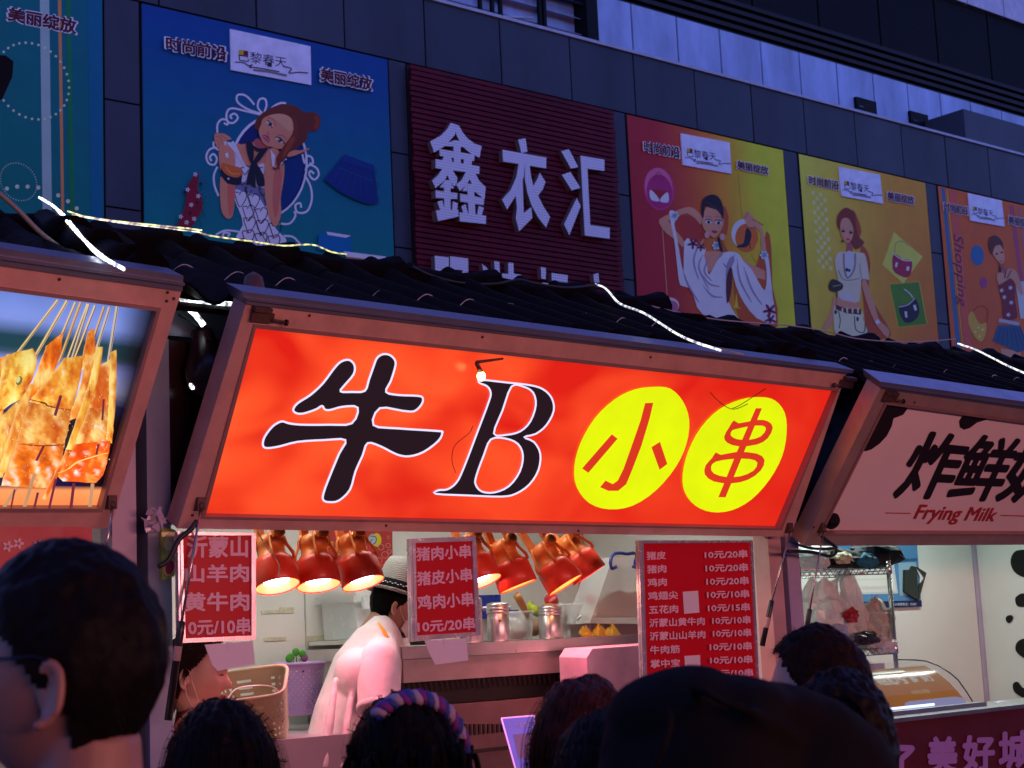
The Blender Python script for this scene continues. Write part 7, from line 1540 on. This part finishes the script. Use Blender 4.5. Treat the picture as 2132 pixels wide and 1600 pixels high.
for sh, el, wr, s in ((sh_l, el_l, wr_l, -1), (sh_r, el_r, wr_r, 1)):
    taper(b, sh, el, .052, .042); taper(b, el, wr, .040, .027); q = Vector((0, 0, -1)).rotation_difference((wr-el).normalized()); hand(b, Matrix.Translation(wr) @ q.to_matrix().to_4x4(), s)
for s in (1, -1):
    hp = hip+Vector((s*.07, s*.05, -.02)); kn = Vector((hp.x+.04, hp.y-.03, .55)); an = Vector((hp.x, hp.y, .18)); taper(b, hp, kn, .09, .058); taper(b, kn, an, .055, .04); taper(b, an-Vector((0, 0, .04)), an+Vector((.10, -.08, -.05)), .035, .028)
remesh(b, 'body', m_skin, t, .008, 4)
b = MB(); b.tube([Q(806, 1305, .02), Q(792, 1335, .02), Q(766, 1392, .02), Q(735, 1490, .02), Q(716, 1590, .02), hip+Vector((.02, 0, -.2))], [.055, .095, .128, .140, .150, .17], 24, sq=1.12)
taper(b, Q(800, 1335, .0), sh_l, .055, .075); taper(b, Q(800, 1335, .02), sh_r, .058, .068); taper(b, sh_l, sh_l+(el_l-sh_l)*.3, .070, .066); taper(b, sh_r, el_r, .08, .07); b.ell(Q(740, 1405, -.06), (.085, .08, .10))
for x0_, y0_, x1_, y1_, r_ in ((700, 1410, 672, 1600, .020), (735, 1430, 706, 1600, .018), (775, 1440, 745, 1590, .016)):
    b.tube([Q(x0_, y0_, -.095), Q((x0_+x1_)/2, (y0_+y1_)/2, -.125), Q(x1_, y1_, -.135)], [r_*.6, r_, r_*1.1], 8)
b.lathe(Q(795, 1322, .02), Th @ Vector((0, -.05, -.1))-Q(795, 1322, .02), [(.070, -.01), (.066, .045), (.062, .05), (.056, .04), (.06, -.01)], 22)
remesh(b, 'coat', M('white cook coat', (.74, .70, .70), .8, 0, .08, 9, 1.0, 9, spec=.15), t, .009, 4)
m_coat = bpy.data.materials['white cook coat']; dl = (el_l-sh_l).normalized()
b = MB(); b.ell(sh_l, (.080, .080, .080), n=18, m=12); b.tube([sh_l, sh_l+(el_l-sh_l)*.5, el_l], [.080, .084, .078], 20, cap=True); b.tube([sh_l+dl*.05+Vector((.02, -.07, 0)), el_l+Vector((.03, -.072, 0))], [.010, .014], 8); b.tube([sh_l+dl*.08+Vector((-.04, -.062, 0)), el_l+Vector((-.02, -.072, .01))], [.008, .012], 8)
remesh(b, 'sleeve', m_coat, t, .008, 3)
b = MB(); b.lathe(el_l+dl*.004, dl, [(.0800, -.016), (.0835, -.012), (.0835, .006), (.079, .008), (.06, .004)], 28); part(b, 'sleeve_hem', m_coat, t)
b = MB(); 
for s in (1, -1): hp = hip+Vector((s*.07, s*.05, -.1)); taper(b, hp, Vector((hp.x+.04, hp.y-.03, .55)), .10, .07); taper(b, Vector((hp.x+.04, hp.y-.03, .55)), Vector((hp.x, hp.y, .20)), .068, .055)
remesh(b, 'trousers', dkblue, t, .013, 4)
for s in (1, -1): b = MB(); hp = hip+Vector((s*.07, s*.05, 0)); taper(b, Vector((hp.x, hp.y, .145)), Vector((hp.x+.11, hp.y-.09, .14)), .042, .038); remesh(b, 'shoe', cloth('dark shoe', (.02, .02, .022), .5), t, .012, 3)
b = MB(); b.tube([Q(786, 1296, -.06), Q(798, 1312, -.085), Q(808, 1332, -.105), Q(815, 1350, -.110)], [.005, .010, .010, .008], 8, sq=.5); part(b, 'apron_strap', cloth('yellow strap', (.80, .42, .06)), t)
hair(t, Th, m_hair, 'short', 29, 2600, line=.05, nape=-.075, vol=.8, length=.02)
b = MB(); T = lambda x, y, z: Th @ Vector((x, y, z)); sg = -1 if near == earl else 1
b.tube([T(sg*.082, -.012, .010), T(sg*.074, .02, -.035), T(sg*.06, .055, -.06)], .0016, 6)
b.add([T(sg*.062, .050, -.048), T(sg*.03, .105, -.03), T(0, .122, -.025), T(0, .112, -.09), T(sg*.03, .09, -.108), T(sg*.058, .045, -.085), T(-sg*.03, .105, -.03), T(-sg*.062, .05, -.048), T(-sg*.058, .045, -.085), T(-sg*.03, .09, -.108)], [(0, 1, 4, 5), (1, 2, 3, 4), (2, 6, 9, 3), (6, 7, 8, 9)], True); part(b, 'face_mask', M('mask cloth'), t)
# straw hat, its crown woven
def m_straw():
    m = bpy.data.materials.new('woven straw'); m.use_nodes = True; tt = m.node_tree; bb = tt.nodes['Principled BSDF']; L = tt.links.new
    tc = tt.nodes.new('ShaderNodeTexCoord'); wv = tt.nodes.new('ShaderNodeTexWave'); wv.wave_type = 'BANDS'; wv.bands_direction = 'DIAGONAL'; wv.inputs['Scale'].default_value = 60; wv.inputs['Distortion'].default_value = 3; L(tc.outputs['Object'], wv.inputs[0])
    r = tt.nodes.new('ShaderNodeValToRGB'); r.color_ramp.elements[0].color = (.17, .16, .15, 1); r.color_ramp.elements[1].color = (.42, .40, .37, 1); L(wv.outputs[0], r.inputs[0]); L(r.outputs[0], bb.inputs['Base Color']); bb.inputs['Roughness'].default_value = .8
    bp = tt.nodes.new('ShaderNodeBump'); bp.inputs['Strength'].default_value = .5; bp.inputs['Distance'].default_value = .004; L(wv.outputs[0], bp.inputs['Height']); L(bp.outputs[0], bb.inputs['Normal']); return m
h = thing('straw_hat', 'grey woven straw hat with a black band on the head of the cook', 'hat', tuple(Th @ Vector((0, 0, .1))))
ha = (Th.to_3x3() @ Vector((0, -.08, 1))).normalized(); ho = Th @ Vector((0, -.004, .052)); ms = m_straw()
b = MB(); b.lathe(ho, ha, [(.089, -.006), (.093, .02), (.090, .06), (.084, .10), (.072, .128), (.05, .136), (.02, .122), (0, .120)], 36); part(b, 'crown', ms, h)
b = MB(); b.lathe(ho, ha, [(.088, -.004), (.11, -.012), (.135, -.018), (.152, -.012), (.153, -.007), (.135, -.012), (.11, -.005), (.09, .004)], 40); part(b, 'brim', ms, h)
b = MB(); b.lathe(ho, ha, [(.0935, .002), (.0955, .004), (.0955, .034), (.0935, .036)], 36); part(b, 'hat_band', cloth('black band', (.012, .012, .014)), h)
b = MB(); qx = ha.orthogonal().normalized(); qy = ha.cross(qx)
for k in range(54):
    a = k*2*math.pi/54; c = ho+ha*(.016+.004*(k % 2))+(qx*math.cos(a)+qy*math.sin(a))*.0965; tdir = (-qx*math.sin(a)+qy*math.cos(a))*.0036; b.hexa([c-tdir-ha*.0015, c+tdir-ha*.0015, c+tdir+ha*.0015, c-tdir+ha*.0015], (qx*math.cos(a)+qy*math.sin(a))*.001)
part(b, 'band_stitch', M('white plastic'), h, kind='stuff')
